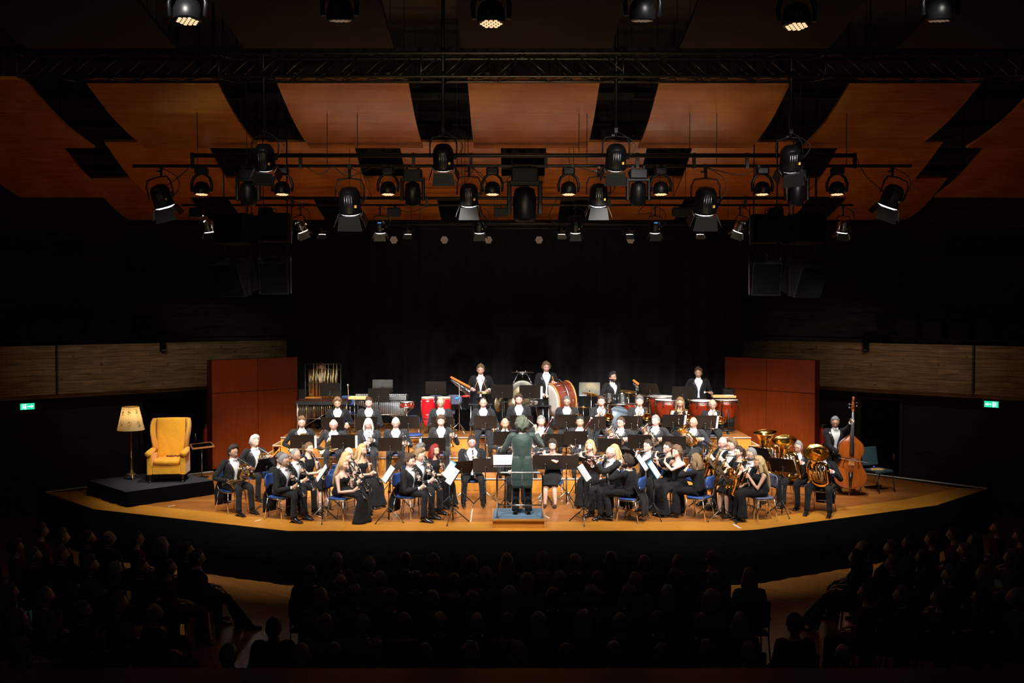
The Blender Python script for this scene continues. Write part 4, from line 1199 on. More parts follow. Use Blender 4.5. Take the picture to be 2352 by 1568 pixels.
    for sd in hands:
        Sh, E, W_, d, n_, cu, sx = hands[sd]
        inn = V((-sx * 0.07, 0, 0.0))
        r0 = 0.046 if fem else 0.055
        mb.tube([Sh + inn, Sh, Sh * 0.5 + E * 0.5, E, E * 0.6 + W_ * 0.4, W_, W_ + d * 0.02], [r0, r0 * 1.02, r0 * 0.82, r0 * 0.72, r0 * 0.74, 0.025 * hk, 0.024 * hk], 9, 0)
    for hj, kn, an, sx in legs:
        mb.tube([hj, hj * 0.5 + kn * 0.5, kn, kn * 0.6 + an * 0.4, an, an - V((0, 0, 0.05))], [0.082, 0.075, 0.055, 0.056, 0.036, 0.034], 9, 0)
    body = fuse(mb, 0.017 if c['hi'] else 0.03) if c['hi'] or True else mb
    head_mesh(body, Mh, hk, fem, c['hi'])
    for sd in hands:
        Sh, E, W_, d, n_, cu, sx = hands[sd]
        hand(body, W_, d, n_, hk, sx, cu)
    # ---- parts list: (name, MB, mats, label, subparts)
    sk = c['skin']; hc = c['hc']
    ms = mat('skin_' + sk, SKIN[sk], 0.5, var=0.06, scale=30)
    ml = mat('lips_' + sk, (SKIN[sk][0] * 0.72, SKIN[sk][1] * 0.42, SKIN[sk][2] * 0.42), 0.4, var=0.03)
    bc = tuple(x * 0.6 for x in HAIRC[hc]) if hc != 'blond' else (0.3, 0.18, 0.08)
    mbro = mat('brow_' + hc, bc, 0.7)
    parts = [('body', body, [ms, ml, mbro, M_eye, M_eyew], None)]
    mhair = mat('hair_' + hc, HAIRC[hc], 0.45, var=0.35, scale=60, stretch=(6, 6, 1), bump=0.5, bscale=60)
    if c['hair'] != 'bald': parts.append(('hair', hair_mesh(c['hair'], Mh, hk, c['hi'], hash(str(c.get('id'))) % 999 if False else int(c['zh'] * 1000) % 97), mhair, None))
    if c['beard']:
        bd = MB(); ns, nr = 28, 10; b = 0
        for j in range(nr + 1):
            for i in range(ns + 1):
                az = -PI * 0.55 + PI * 1.1 * i / ns; el = -1.3 + 1.25 * j / nr
                q = head_pt(az, el, 1.0, fem); ez = q.z
                cov = (1 - sstep(ez, -0.035 - 0.012 * (1 - min(1, abs(az))), -0.02))
                if abs(q.x) < 0.026 and -0.068 < ez < -0.047: cov = 0
                if abs(az) > 1.5: cov *= 0.6
                bd.v.append(Mh @ ((q + q.normalized() * (0.009 * cov - 0.006 * (1 - cov))) * hk))
        for j in range(nr):
            for i in range(ns): bd.face((j * (ns + 1) + i, j * (ns + 1) + i + 1, (j + 1) * (ns + 1) + i + 1, (j + 1) * (ns + 1) + i))
        parts.append(('beard', bd, mhair, None))
    if c['glasses']:
        gl = MB()
        for sx in (-1, 1):
            Mg = Mh @ Matrix.Translation(V((sx * 0.031, -0.103, 0.011)) * hk) @ Matrix.Rotation(PI / 2, 4, 'X')
            gl.torus((0, 0, 0), 0.0215 * hk, 0.0023, 16, 5, 0, Mg, sy=0.72)
            gl.tube([Mh @ (V((sx * 0.052, -0.101, 0.014)) * hk), Mh @ (V((sx * 0.078, -0.05, 0.014)) * hk), Mh @ (V((sx * 0.083, 0.01, 0.010)) * hk)], 0.0024, 4)
        gl.tube([Mh @ (V((-0.010, -0.104, 0.013)) * hk), Mh @ (V((0.010, -0.104, 0.013)) * hk)], 0.0022, 4)
        parts.append(('glasses', gl, M_gdark, None))
    if c.get('earmuffs'):
        em = MB()
        for sx in (-1, 1): em.ball(V((sx * 0.092, 0.0, -0.005)), (0.028, 0.04, 0.048), 12, 8, 0, Mh)
        em.tube([Mh @ V((0.09 * math.cos(R(a)), 0, 0.02 + 0.125 * math.sin(R(a)))) for a in range(0, 181, 15)], 0.007, 5)
        parts.append(('ear_defenders', em, mat('red_plastic', (0.6, 0.03, 0.02), 0.4), 'red'))
    of = c['outfit']
    suit = {'tails': M_suit, 'suit': M_suit, 'grey': M_suitg, 'green': M_green}.get(of, M_suit)
    if of in ('tails', 'suit', 'grey', 'green'):
        # shirt
        sh = MB(); sh.ring_loft([ring(t, a * .97, b * .97, s_, 18) for t, a, b, s_ in prof[:-1]] + [ring(1.06, .063, .064, -.008, 18), ring(1.13, .062, .062, -.016, 18)], 0, cap=False)
        for sx in (-1, 1):   # collar wings
            a = NB + up * 0.055 + V((sx * 0.012, -0.066, 0)); 
            sh.plate([a, a + V((sx * 0.045, 0.018, 0.008)), a + V((sx * 0.03, -0.006, -0.035))], 0.004)
        for sd in hands:
            Sh, E, W_, d, n_, cu, sx = hands[sd]; u = (W_ - E).normalized()
            sh.tube([W_ - u * 0.06, W_ - u * 0.004], [0.036, 0.036], 9, 0)
        parts.append(('shirt', sh, M_shirt, None))
        if c['bow']:
            bt = MB(); cc = NB + up * 0.035 + V((0, -0.080, 0))
            for sx in (-1, 1): bt.plate([cc + V((0, 0, -0.008)), cc + V((sx * 0.045, -0.004, -0.022)), cc + V((sx * 0.045, -0.004, 0.022)), cc + V((0, 0, 0.008))][::sx], 0.012)
            bt.box(cc + V((0, -0.006, 0)), (0.018, 0.016, 0.02))
            parts.append(('bow_tie', bt, M_shirt, 'white bow tie'))
        # jacket: open C-shaped shell
        jk = MB()
        op = {0: 16, .12: 8, .4: 7, .62: 12, .80: 20, .91: 29, .98: 44, 1.05: 66}
        if of == 'tails' or of == 'green': op.update({0: 26, .12: 16, .4: 11, .62: 14, .80: 22})
        if of == 'suit': op.update({.4: 6, .62: 11})
        outer, inner_ = [], []
        pr = [(-.06, prof[0][1] * 1.02, prof[0][2] * 1.02, 0)] + prof[:-1] + [(1.045, .078, .076, 0)]
        rings = []
        nseg = 22
        for t, a, b, s_ in pr:
            o_ = op.get(t, op[0] if t < 0 else 72)
            ro = ring(t, a, b, s_, nseg, 0.014, -90 + o_, 270 - o_, False)
            ri = ring(t, a, b, s_, nseg, 0.004, -90 + o_, 270 - o_, False)
            rings.append(ro + ri[::-1])
        jk.ring_loft(rings, 0, cap=True)
        # lapels
        for sgn in (-1, 1):
            lp = []
            for t, a, b, s_ in pr[3:]:
                o_ = op.get(t, 72)
                e0, e1 = (-90 + sgn * (o_ - 1)), (-90 + sgn * (o_ + (4 if t < .5 else 15 if t < 1 else 10)))
                q0 = ring(t, a, b, s_, 1, 0.016, e0, e1, False); q1 = ring(t, a, b, s_, 1, 0.023, e0, e1, False)
                lp.append([q0[0], q1[0], q1[1], q0[1]])
            jk.ring_loft(lp, 1, smooth=False)
        for sd in hands:
            Sh, E, W_, d, n_, cu, sx = hands[sd]
            u = (W_ - E).normalized(); We = W_ - u * 0.03
            m1 = Sh * 0.55 + E * 0.45; m2 = E * 0.55 + We * 0.45
            jk.tube([Sh + V((-sx * 0.075, 0, 0.012)), Sh + V((-sx * 0.012, 0, 0.012)), Sh + (E - Sh) * 0.14, m1, E - (E - Sh) * 0.06, E + (W_ - E) * 0.1, m2, We],
                    [(0.052, 0.058), (0.064, 0.066), (0.066, 0.066), (0.056, 0.056), (0.053, 0.053), (0.051, 0.051), (0.045, 0.045), (0.040, 0.040)], 12, 0, sub=2)
        if of in ('tails', 'green') and (c['tails'] or not c['seat']):
            yb = 0.14 * g
            for sx in (-1, 1):
                if c['seat']:
                    pts = [hip + V((sx * 0.085, yb * 0.8, 0.14)), hip + V((sx * 0.09, yb + 0.06, 0.0)), hip + V((sx * 0.09, yb + 0.12, -0.14)), hip + V((sx * 0.095, yb + 0.13, -0.42))]
                    rr = [(0.095, 0.018), (0.11, 0.014), (0.11, 0.012), (0.09, 0.010)]
                else:
                    pts = [hip + V((sx * 0.088, yb * 0.72, 0.16)), hip + V((sx * 0.092, yb * 0.92, 0.02)), hip + V((sx * 0.098, yb * 0.98, -0.18)), hip + V((sx * 0.10, yb * 1.0, -0.42))]
                    rr = [(0.088, 0.02), (0.098, 0.02), (0.10, 0.016), (0.085, 0.012)]
                jk.tube(pts, rr, 10, 0, ref=(1, 0, 0), sub=3)
        mats = [suit, M_satin if of != 'green' else M_green]
        parts.append(('jacket' if of not in ('tails', 'green') else 'tailcoat', jk, mats, None))
        if of == 'green':
            bb = MB()
            for sx in (-1, 1): bb.ball(hip + up * 0.17 + V((sx * 0.045, 0.125, 0)), (0.012, 0.008, 0.012), 8, 6)
            parts.append(('waist_button', bb, M_satin, None))
        tr = MB()
        tr.ball(hip + V((0, 0.0, -0.005 if c['seat'] else -0.02)), (0.165 * g, 0.135 * g, 0.10), 16, 8)
        for hj, kn, an, sx in legs:
            e = 0.012
            if c['seat']:
                tr.tube([hj + V((0, 0.03, 0)), hj * 0.5 + kn * 0.5 + V((0, 0, 0.01)), kn + V((0, 0.03, 0.012)), kn + V((0, -0.012, -0.04)), kn * 0.5 + an * 0.5, an + V((0, 0, -0.02))],
                        [(0.095 * g, 0.088 * g), (0.086 * g, 0.082), (0.070, 0.068), (0.064, 0.064), (0.055, 0.058), (0.054, 0.062)], 12, 0, ref=(1, 0, 0), sub=3)
            else:
                tr.tube([hj, hj * 0.5 + kn * 0.5, kn, kn * 0.5 + an * 0.5, an + V((0, 0, -0.04))], [(0.10 * g, 0.10 * g), (0.086, 0.09), (0.070, 0.075), (0.066, 0.07), (0.066, 0.075)], 12, 0, ref=(1, 0, 0), sub=3)
        parts.append(('trousers', tr, M_suit if of != 'grey' else M_suitg, None))
    else:
        tt = {'dress': .80, 'sleeveless': .93, 'blouse': .985, 'top': .96}[of]
        dr = MB()
        pr = [q for q in prof if q[0] < tt - .02]
        def at(t):
            for q0, q1 in zip(prof, prof[1:]):
                if q0[0] <= t <= q1[0]:
                    f = (t - q0[0]) / (q1[0] - q0[0]); return (t,) + tuple(a + (b - a) * f for a, b in zip(q0[1:], q1[1:]))
        pr = pr + [at(tt)]
        dr.ring_loft([ring(t, a * 1.0, b * 1.0, s_, 18, 0.006) for t, a, b, s_ in pr], 0)
        for sx in (-1, 1): dr.ball(hip + up * L * .67 + V((sx * 0.062, -0.084, 0)), (0.058, 0.046, 0.058), 10, 8)
        if of == 'sleeveless':
            for sx in (-1, 1): dr.tube([hip + up * L * .84 + V((sx * 0.09, -0.075, 0)), NB + V((sx * 0.085, 0, 0.008)), hip + up * L * .84 + V((sx * 0.09, 0.085, 0))], [(0.035, 0.012)] * 3, 8, 0, ref=(1, 0, 0), sub=4)
        if of in ('blouse', 'top'):
            for sd in hands:
                Sh, E, W_, d, n_, cu, sx = hands[sd]
                if of == 'top': dr.tube([Sh + V((-sx * 0.06, 0, 0.0)), Sh, Sh * 0.6 + E * 0.4], [0.05, 0.062, 0.058], 10, 0)
                else: dr.tube([Sh + V((-sx * 0.06, 0, 0.0)), Sh, Sh * 0.5 + E * 0.5, E, E * 0.5 + W_ * 0.5], [0.05, 0.06, 0.052, 0.048, 0.045], 10, 0, sub=2)
        hem = c.get('hem', 0.05)
        mid = (legs[0][1] + legs[1][1]) / 2
        if c.get('trousers'):
            for hj, kn, an, sx in legs:
                dr.tube([hj + V((0, 0.03, 0)), hj * 0.5 + kn * 0.5 + V((0, 0, 0.01)), kn + V((0, 0.03, 0.012)), kn + V((0, -0.012, -0.04)), kn * 0.5 + an * 0.5, an + V((0, 0, -0.03))], [(0.095, 0.088), (0.086, 0.082), (0.072, 0.068), (0.070, 0.070), (0.075, 0.08), (0.085, 0.10)], 12, 0, ref=(1, 0, 0), sub=3)
        elif c['seat']:
            kl = [hip + V((0, 0.10, 0.0)), hip + V((0, -0.05, 0.0)), V((0, -0.26, 0.53)), V((0, -0.40, 0.51)), V((0, -0.475, 0.42))]
            rr = [(0.15, 0.09), (0.185, 0.105), (0.18, 0.085), (0.165, 0.075), (0.165, 0.075)]
            if hem < 0.3:
                kl += [V((0, -0.46 + c.get('tuck', 0) * .5, 0.25)), V((0, -0.45 + c.get('tuck', 0), hem))]; rr += [(0.18, 0.10), (0.22, 0.15)]
            m0 = len(dr.v)
            dr.tube(kl, rr, 20, 0, ref=(1, 0, 0), sub=4)
            for i in range(m0, len(dr.v)):
                v = dr.v[i]
                if v.z < 0.42: f = (0.42 - v.z); dr.v[i] = v + V((math.sin(v.x * 45) * 0.02 * f, math.sin(v.x * 60 + 1) * 0.06 * f, 0))
        else:
            dr.tube([hip + V((0, 0, 0.05)), hip, V((0, 0, hipz * .5)), V((0, 0, hem))], [(0.17, 0.12), (0.18, 0.13), (0.2, 0.15), (0.25, 0.2)], 18, 0, ref=(1, 0, 0), sub=3)
        parts.append(('dress' if not c.get('trousers') else 'black_outfit', dr, M_dress, None))
    shoe = MB()
    for hj, kn, an, sx in legs:
        toe = V((sx * 0.03, -1, 0)).normalized()
        if fem:
            shoe.tube([an + V((0, 0.045, -0.045)), an + V((0, 0.0, -0.055)), an + toe * 0.08 + V((0, 0, -0.078)), an + toe * 0.16 + V((0, 0, -0.086))], [(0.024, 0.02), (0.028, 0.018), (0.036, 0.013), (0.015, 0.008)], 8, 0, ref=(1, 0, 0), sub=2)
            shoe.tube([an + V((0, 0.04, -0.055)), an + V((0, 0.045, -0.098))], [0.012, 0.006], 6)
        else:
            shoe.tube([an + V((0, 0.07, -0.06)), an + V((0, 0.05, -0.048)), an + V((0, -0.01, -0.035)), an + toe * 0.08 + V((0, 0, -0.062)), an + toe * 0.15 + V((0, 0, -0.074)), an + toe * 0.20 + V((0, 0, -0.082))],
                      [(0.018, 0.02), (0.036, 0.044), (0.040, 0.055), (0.046, 0.036), (0.042, 0.026), (0.014, 0.012)], 10, 0, ref=(1, 0, 0), sub=2)
            shoe.box(an + V((sx * 0.002, -0.06, -0.093)), (0.085, 0.27, 0.012))
    parts.append(('shoes', shoe, M_shoe, None))
    p.parts = parts; p.mk = mk
    return p

def emit_person(p, label, loc, rz, group=None, cat='person'):
    t = thing('person', label, cat, loc, rz, group)
    for nm, m_, mats, lab in p.parts:
        o = m_.build(nm, mats, t)
        if lab: o['label'] = lab
    return t

# ================================================================ instruments
def u_(v): return V(v).normalized()
def rod_keys(mb, A, d, f, side_, t0, t1, n, r, m=1):
    """rods and key cups along a tube; f front direction"""
    f = (V(f) - d * V(f).dot(d)).normalized(); s_ = d.cross(f)
    for k in (-1, 1):
        mb.tube([A + d * t0 + (f * 0.6 + s_ * k * 0.8) * (r + 0.004), A + d * t1 + (f * 0.6 + s_ * k * 0.8) * (r + 0.004)], 0.0030, 4, m)
    for i in range(n):
        t = t0 + (t1 - t0) * (i + 0.5) / n
        q = A + d * t
        ff = f if i % 3 else (f * 0.5 + s_ * (1 if i % 2 else -1) * 0.8).normalized()
        mb.tube([q + ff * r * 0.9, q + ff * (r + 0.008)], 0.0105, 7, m)
        if i % 3 == 1: mb.tube([q + s_ * r, q + s_ * (r + 0.018) + d * 0.01], 0.004, 4, m)

def i_clarinet(p, c):
    bass = c.get('bass', False)
    a = R(c.get('ia', 40)); sx = c.get('isx', -0.06)
    d = u_((sx, -math.sin(a), -math.cos(a)))
    A = p.M + V((0, 0.015, 0)) ; L = 0.66
    cab = c.get('oboe')
    def mk(root):
        mb = MB(); mb.tube([A + d * 0.07, A + d * 0.56], [0.0135, 0.0135], 10, 0)
        for t in (0.075, 0.13, 0.34, 0.55): mb.tube([A + d * t, A + d * (t + 0.012)], 0.0165, 10, 1)
        mb.build('body', [M_ebony, M_silver], root)
        MB().tube([A + d * 0.56, A + d * 0.60, A + d * 0.64, A + d * 0.665], [0.0140, 0.018, 0.027, 0.036 if not cab else 0.022], 14, 0).build('bell', M_ebony, root)
        MB().tube([A + d * 0.0, A + d * 0.03, A + d * 0.075], [0.005, 0.011, 0.0125] if not cab else [0.002, 0.003, 0.004], 10, 0).build('mouthpiece', M_ebony if not cab else M_gold, root)
        mb = MB(); rod_keys(mb, A, d, (0, -1, 0.4), 1, 0.14, 0.33, 7, 0.0135, 0); rod_keys(mb, A, d, (0, -1, 0.4), 1, 0.36, 0.54, 7, 0.0135, 0)
        mb.tube([A + d * 0.655, A + d * 0.668], [0.034 if not cab else 0.02, 0.037 if not cab else 0.023], 14, 0); mb.build('keywork', M_silver, root)
    g1, g2 = A + d * 0.235 + V((0, 0, 0)), A + d * 0.43
    return (('oboe' if cab else 'clarinet'), mk), {'L': (g1 + V((0.015, 0.01, 0)), (0.75, 0.30, -0.55), (-0.7, 0.5, 0.2), 0.8, (0.45, 0.2, -0.9)), 'R': (g2 + V((-0.015, 0.01, 0)), (-0.75, 0.40, -0.35), (0.7, 0.5, 0.2), 0.8, (-0.45, 0.3, -0.85))}
def i_oboe(p, c):
    c['oboe'] = True; return i_clarinet(p, c)
def i_flute(p, c):
    L = 0.34 if c.get('picc') else 0.67
    d = u_((-1, -0.18, c.get('fz', -0.20)))
    A = p.M + V((0.02, -0.012, 0.004)) - d * 0.05
    def mk(root):
        mb = MB(); mb.tube([A, A + d * L], 0.0098 if L > .4 else 0.008, 10); mb.build('body', M_silver if L > .4 else M_ebony, root)
        mb = MB(); mb.tube([A + d * 0.055, A + d * 0.095], [0.011, 0.011], 8); mb.ball(A + d * 0.075 + V((0, 0.004, 0.009)), (0.016, 0.010, 0.004), 8, 5); mb.build('lip_plate', M_silver, root)
        mb = MB(); rod_keys(mb, A, d, (0, -0.6, 0.8), 1, 0.22 if L > .4 else 0.12, L - 0.04, 12 if L > .4 else 7, 0.0098, 0); mb.build('keywork', M_silver, root)
    gl, gr = A + d * (0.24 if L > .4 else 0.15), A + d * (0.47 if L > .4 else 0.26)
    return ('flute' if L > .4 else 'piccolo', mk), {'L': (gl + V((0, -0.012, 0)), (0.40, -0.55, -0.7), (0, 0.9, 0.3), 0.9, (0.8, -0.5, -0.6)), 'R': (gr + V((0, 0.0, 0)), (0.05, 0.25, -0.95), (0.1, -0.9, 0.3), 0.7, (-0.75, 0.25, -0.75))}
def i_piccolo(p, c):
    c['picc'] = True; return i_flute(p, c)
def flare(mb, pts, rad, seg=18, m=0, inner=True, sub=4):
    """open horn: outer wall then back down the inside"""
    mb.tube(pts, rad, seg, m, cap=False, sub=sub)
    k = max(2, len(pts) // 2)
    mb.tube(list(pts[-k:]), [max(0.002, r * 0.96 - 0.001) for r in rad[-k:]], seg, m, cap=False, sub=sub)
    e = V(pts[-1]); d = (V(pts[-1]) - V(pts[-2])).normalized()
    M = look(d, (0, 0, 1) if abs(d.z) < .9 else (0, 1, 0), e)
    mb.torus((0, 0, 0), rad[-1], 0.0035, seg, 5, m, M)
def i_sax(p, c):
    sz = c.get('size', 'alto'); s_ = {'alto': 1.0, 'tenor': 1.25, 'bari': 1.5}[sz]
    M0 = p.M + V((0, 0.012, 0))
    d = u_((-0.30 if sz != 'bari' else -0.25, -0.22, -0.92))
    T = M0 + V((-0.01, -0.13 * s_, -0.015)) + (V((0, -0.03, 0.03)) if sz == 'tenor' else V())
    L = 0.50 * s_ if sz != 'bari' else 0.62
    Bm = T + d * L
    f = u_((-0.35, -0.9, 0.1))
    up_ = -d
    R0 = 0.045 * s_
    bow = [Bm, Bm + d * 0.05 * s_ + f * 0.012, Bm + d * 0.075 * s_ + f * R0, Bm + d * 0.05 * s_ + f * 2 * R0, Bm + f * 2.1 * R0]
    bell = [bow[-1], bow[-1] + up_ * 0.10 * s_ + f * 0.005, bow[-1] + up_ * 0.20 * s_ + f * 0.015, bow[-1] + up_ * 0.27 * s_ + f * 0.035 * s_, bow[-1] + up_ * 0.30 * s_ + f * 0.055 * s_]
    def mk(root):
        MB().tube([M0, M0 + V((0, -0.05, 0.004)), M0 + V((0, -0.075, 0.006))], [0.006, 0.012, 0.012], 8).build('mouthpiece', M_ebony, root)
        mb = MB(); nk = [M0 + V((0, -0.07, 0.006)), M0 + V((-0.003, -0.11 * s_, 0.012 * s_)), T + V((0, 0, 0.0))]
        if sz == 'bari': nk = [M0 + V((0, -0.07, 0.006)), M0 + V((0, -0.14, 0.02)), M0 + V((0, -0.20, 0.05)), M0 + V((-0.03, -0.22, 0.10)), M0 + V((-0.07, -0.20, 0.09)), M0 + V((-0.06, -0.19, 0.0)), T]
        mb.tube(nk, [0.010] * (len(nk) - 1) + [0.013], 8, sub=4); mb.build('neck', M_brass, root)
        mb = MB(); mb.tube([T, T + d * L * .5] + bow, [0.013, 0.022 * s_, 0.030 * s_, 0.032 * s_, 0.034 * s_, 0.035 * s_, 0.037 * s_], 14, sub=3); mb.build('body_tube', M_brass, root)
        mb = MB(); flare(mb, bell, [0.037 * s_, 0.041 * s_, 0.048 * s_, 0.058 * s_, 0.070 * s_]); mb.build('bell', M_brass, root)
        mb = MB(); rod_keys(mb, T, d, f, 1, 0.06, L - 0.03, 11, 0.022 * s_, 0); rod_keys(mb, T, d, d.cross(f), 1, 0.1, L - 0.05, 7, 0.024 * s_, 0)
        for i in range(3): mb.tube([bell[1] + up_ * (0.05 * i) + f * 0.04 * s_, bell[1] + up_ * (0.05 * i) + f * 0.055 * s_], 0.02 * s_, 8, 0)
        mb.build('keywork', M_brassk, root)
    return ('saxophone', mk), {'L': (T + d * L * 0.22 + f * 0.0, (0.55, 0.35, -0.6), (-0.7, 0.3, 0.2), 0.7, (0.5, 0.1, -0.85)), 'R': (T + d * L * 0.70, (-0.6, 0.55, -0.1), (0.6, -0.5, 0), 0.7, (-0.8, 0.5, -0.5))}
def i_horn(p, c):
    dc = c.get('hdx', 0.0)
    M0 = p.M
    C = V((0.03 + dc, M0.y - 0.20, M0.z - 0.27))
    nrm = u_((0.25, -1, 0.25)); Mc = look(nrm, (0, 0, 1), C)
    def mk(root):
        mb = MB(); mb.torus((0, 0, 0), 0.150, 0.014, 28, 7, 0, Mc); mb.torus((0.01, 0.0, -0.02), 0.130, 0.011, 28, 6, 0, Mc); mb.torus((-0.02, 0.01, 0.02), 0.108, 0.010, 24, 6, 0, Mc); mb.torus((-0.03, 0.03, 0.03), 0.07, 0.009, 20, 6, 0, Mc)
        mb.build('coil', M_hornb, root)
        mb = MB()
        for i in range(5):
            x = -0.065 + 0.032 * i
            mb.tube([Mc @ V((x, -0.05, 0.03)), Mc @ V((x, 0.045, 0.03)), Mc @ V((x + 0.012, 0.055, 0.03)), Mc @ V((x + 0.02, 0.045, 0.03)), Mc @ V((x + 0.02, -0.05, 0.03))], 0.0055, 5)
        for i in range(3): mb.tube([Mc @ V((0.02 + 0.038 * i, 0.07, -0.01)), Mc @ V((0.02 + 0.038 * i, 0.07, 0.045))], 0.016, 10); 
        mb.build('valve_slides', M_silver, root)
        mb = MB(); mb.tube([M0, M0 + (C - M0) * 0.10 + V((0.01, -0.02, 0)), C + V((0.13, 0.0, 0.10)), C + V((0.125, 0, 0.0))], [0.009, 0.0045, 0.006, 0.008], 7, sub=4); mb.tube([M0 + V((0, 0.004, 0.002)), M0 + V((0, -0.012, -0.004))], [0.010, 0.006], 8); mb.build('leadpipe', M_silver, root)
        mb = MB(); b0 = C + V((0.10, 0.02, -0.11)); pts = [b0, C + V((0.02, 0.02, -0.165)), C + V((-0.07, 0.03, -0.175)), C + V((-0.145, 0.06, -0.185)), C + V((-0.20, 0.085, -0.21)), C + V((-0.225, 0.10, -0.235))]
        flare(mb, pts, [0.012, 0.018, 0.028, 0.048, 0.088, 0.150], 22); mb.build('bell', M_hornb, root)
    return ('french_horn', mk), {'L': (C + V((0.12, -0.005, 0.07)), (0.55, 0.25, -0.55), (-0.6, -0.6, 0.2), 0.9, (0.5, 0.1, -0.85)), 'R': (C + V((-0.20, 0.07, -0.20)), (-0.25, 0.85, 0.15), (0.7, 0, 0.4), 0.3, (-0.9, 0.6, -0.4))}
def trumpet_geo(root, O, d, f, br):
    """O mouthpiece end, d axis towards the bell, f direction the tubing hangs"""
    d = u_(d); f = u_(V(f) - d * V(f).dot(d)); s_ = d.cross(f)
    mb = MB(); mb.tube([O, O + d * 0.02, O + d * 0.05], [0.013, 0.006, 0.004], 10); mb.build('mouthpiece', M_silver, root)
    mb = MB()
    mb.tube([O + d * 0.05, O + d * 0.36, O + d * 0.395 + f * 0.012, O + d * 0.405 + f * 0.035, O + d * 0.395 + f * 0.058, O + d * 0.36 + f * 0.07, O + d * 0.22 + f * 0.07], 0.0058, 7, sub=3)
    mb.tube([O + d * 0.22 + f * 0.07, O + d * 0.10 + f * 0.07, O + d * 0.065 + f * 0.055, O + d * 0.06 + f * 0.035, O + d * 0.07 + f * 0.012, O + d * 0.11], 0.0062, 7, sub=3)
    mb.build('tubing', br, root)
    mb = MB(); flare(mb, [O + d * 0.11, O + d * 0.30, O + d * 0.40, O + d * 0.455, O + d * 0.48], [0.0062, 0.009, 0.017, 0.034, 0.062], 18); mb.build('bell', br, root)
    mb = MB()
    for i in range(3): mb.tube([O + d * (0.18 + 0.032 * i) + f * -0.03, O + d * (0.18 + 0.032 * i) + f * 0.10], 0.0125, 9); mb.tube([O + d * (0.18 + 0.032 * i) + f * -0.055, O + d * (0.18 + 0.032 * i) + f * -0.03], 0.005, 6)
    mb.build('valves', M_silver, root)
def i_trumpet_rest(p, c):
    """held upright, bell down on the knee"""
    sx = c.get('tx', 0.14); z = c.get('tz', 1.02); tl = c.get('tt', 0)
    O = V((sx, -0.36, z)); d = u_((0.03, -0.04 - tl, -1)); f = V((c.get('tf', 1), -0.3, 0))
    br = c.get('br', M_brass)
    def mk(root): trumpet_geo(root, O, d, f, br)
    h = O + d * 0.21
    gr = {'L': (h + V((0.02, 0, 0)), (0.6, 0.7, -0.3), (-0.8, 0, 0), 1.0)}
    if c.get('both'): gr['R'] = (h + d * 0.06 + V((-0.02, 0, 0)), (-0.6, 0.7, -0.3), (0.8, 0, 0), 1.0)
    return ('trumpet', mk), gr
def i_trombone(p, c):
    M0 = p.M; play = not c.get('rest')
    if play: d = u_((-0.12, -0.80, -0.58)); O = M0 + V((0, 0, 0)); side_ = V((0.13, 0, 0.0)); upv = V((0, -0.3, 1))
    else: d = u_((0.02, -0.05, 1)); O = V((0.13, -0.32, 0.62)); side_ = V((0.07, 0, 0)); upv = V((0, -1, 0))
    sl = c.get('sl', 0.62)
    def mk(root):
        mb = MB(); mb.tube([O, O + d * 0.03], [0.014, 0.006], 9); mb.build('mouthpiece', M_silver, root)
        w_ = u_(d.cross(side_)) * -0.0 + u_(V((0, -0.5, -0.8)) - d * V((0, -0.5, -0.8)).dot(d)) * 0.07
        mb = MB(); q = O + d * 0.03
        mb.tube([q, q + d * sl, q + d * (sl + 0.03) + w_ * 0.3, q + d * (sl + 0.03) + w_ * 0.7, q + d * sl + w_, q + w_ + d * 0.05], 0.0072, 7); mb.tube([q + d * 0.09, q + d * 0.09 + w_], 0.004, 5); mb.tube([q + d * 0.14, q + d * 0.14 + w_], 0.004, 5)
        mb.build('slide', M_silver, root)
        b0 = q + w_ + d * 0.05; s1 = side_
        mb = MB(); back = -d
        pts = [b0, b0 + back * 0.16 + s1 * 0.5, b0 + back * 0.34 + s1 * 0.8, b0 + back * 0.40 + s1 * 0.9 , b0 + back * 0.40 + s1 * 1.25, b0 + back * 0.33 + s1 * 1.35]
        mb.tube(pts, 0.0085, 8, sub=4); mb.tube([b0 + back * 0.1 + s1 * 0.3, b0 + back * 0.05 + s1 * 1.3], 0.005, 5)
        mb.build('tuning_loop', M_brass, root)
        mb = MB(); e = pts[-1]; flare(mb, [e, e + d * 0.2, e + d * 0.42, e + d * 0.52, e + d * 0.565], [0.0085, 0.014, 0.032, 0.062, 0.112], 24); mb.build('bell', M_brass, root)
    if play: gr = {'L': (O + d * 0.12 + V((0.02, 0, -0.02)), (0.35, 0.2, -0.9), (-0.8, 0, 0.3), 1.0, (0.5, 0.2, -0.8)), 'R': (O + d * 0.20 + V((-0.02, 0, -0.05)), (-0.5, 0.5, -0.6), (0.8, 0, 0), 0.9, (-0.5, 0.3, -0.8))}
    else: gr = {'L': (O + d * 0.25 + V((0.02, 0, 0)), (0.6, 0.7, -0.4), (-0.8, 0, 0), 1.0)}
    return ('trombone', mk), gr
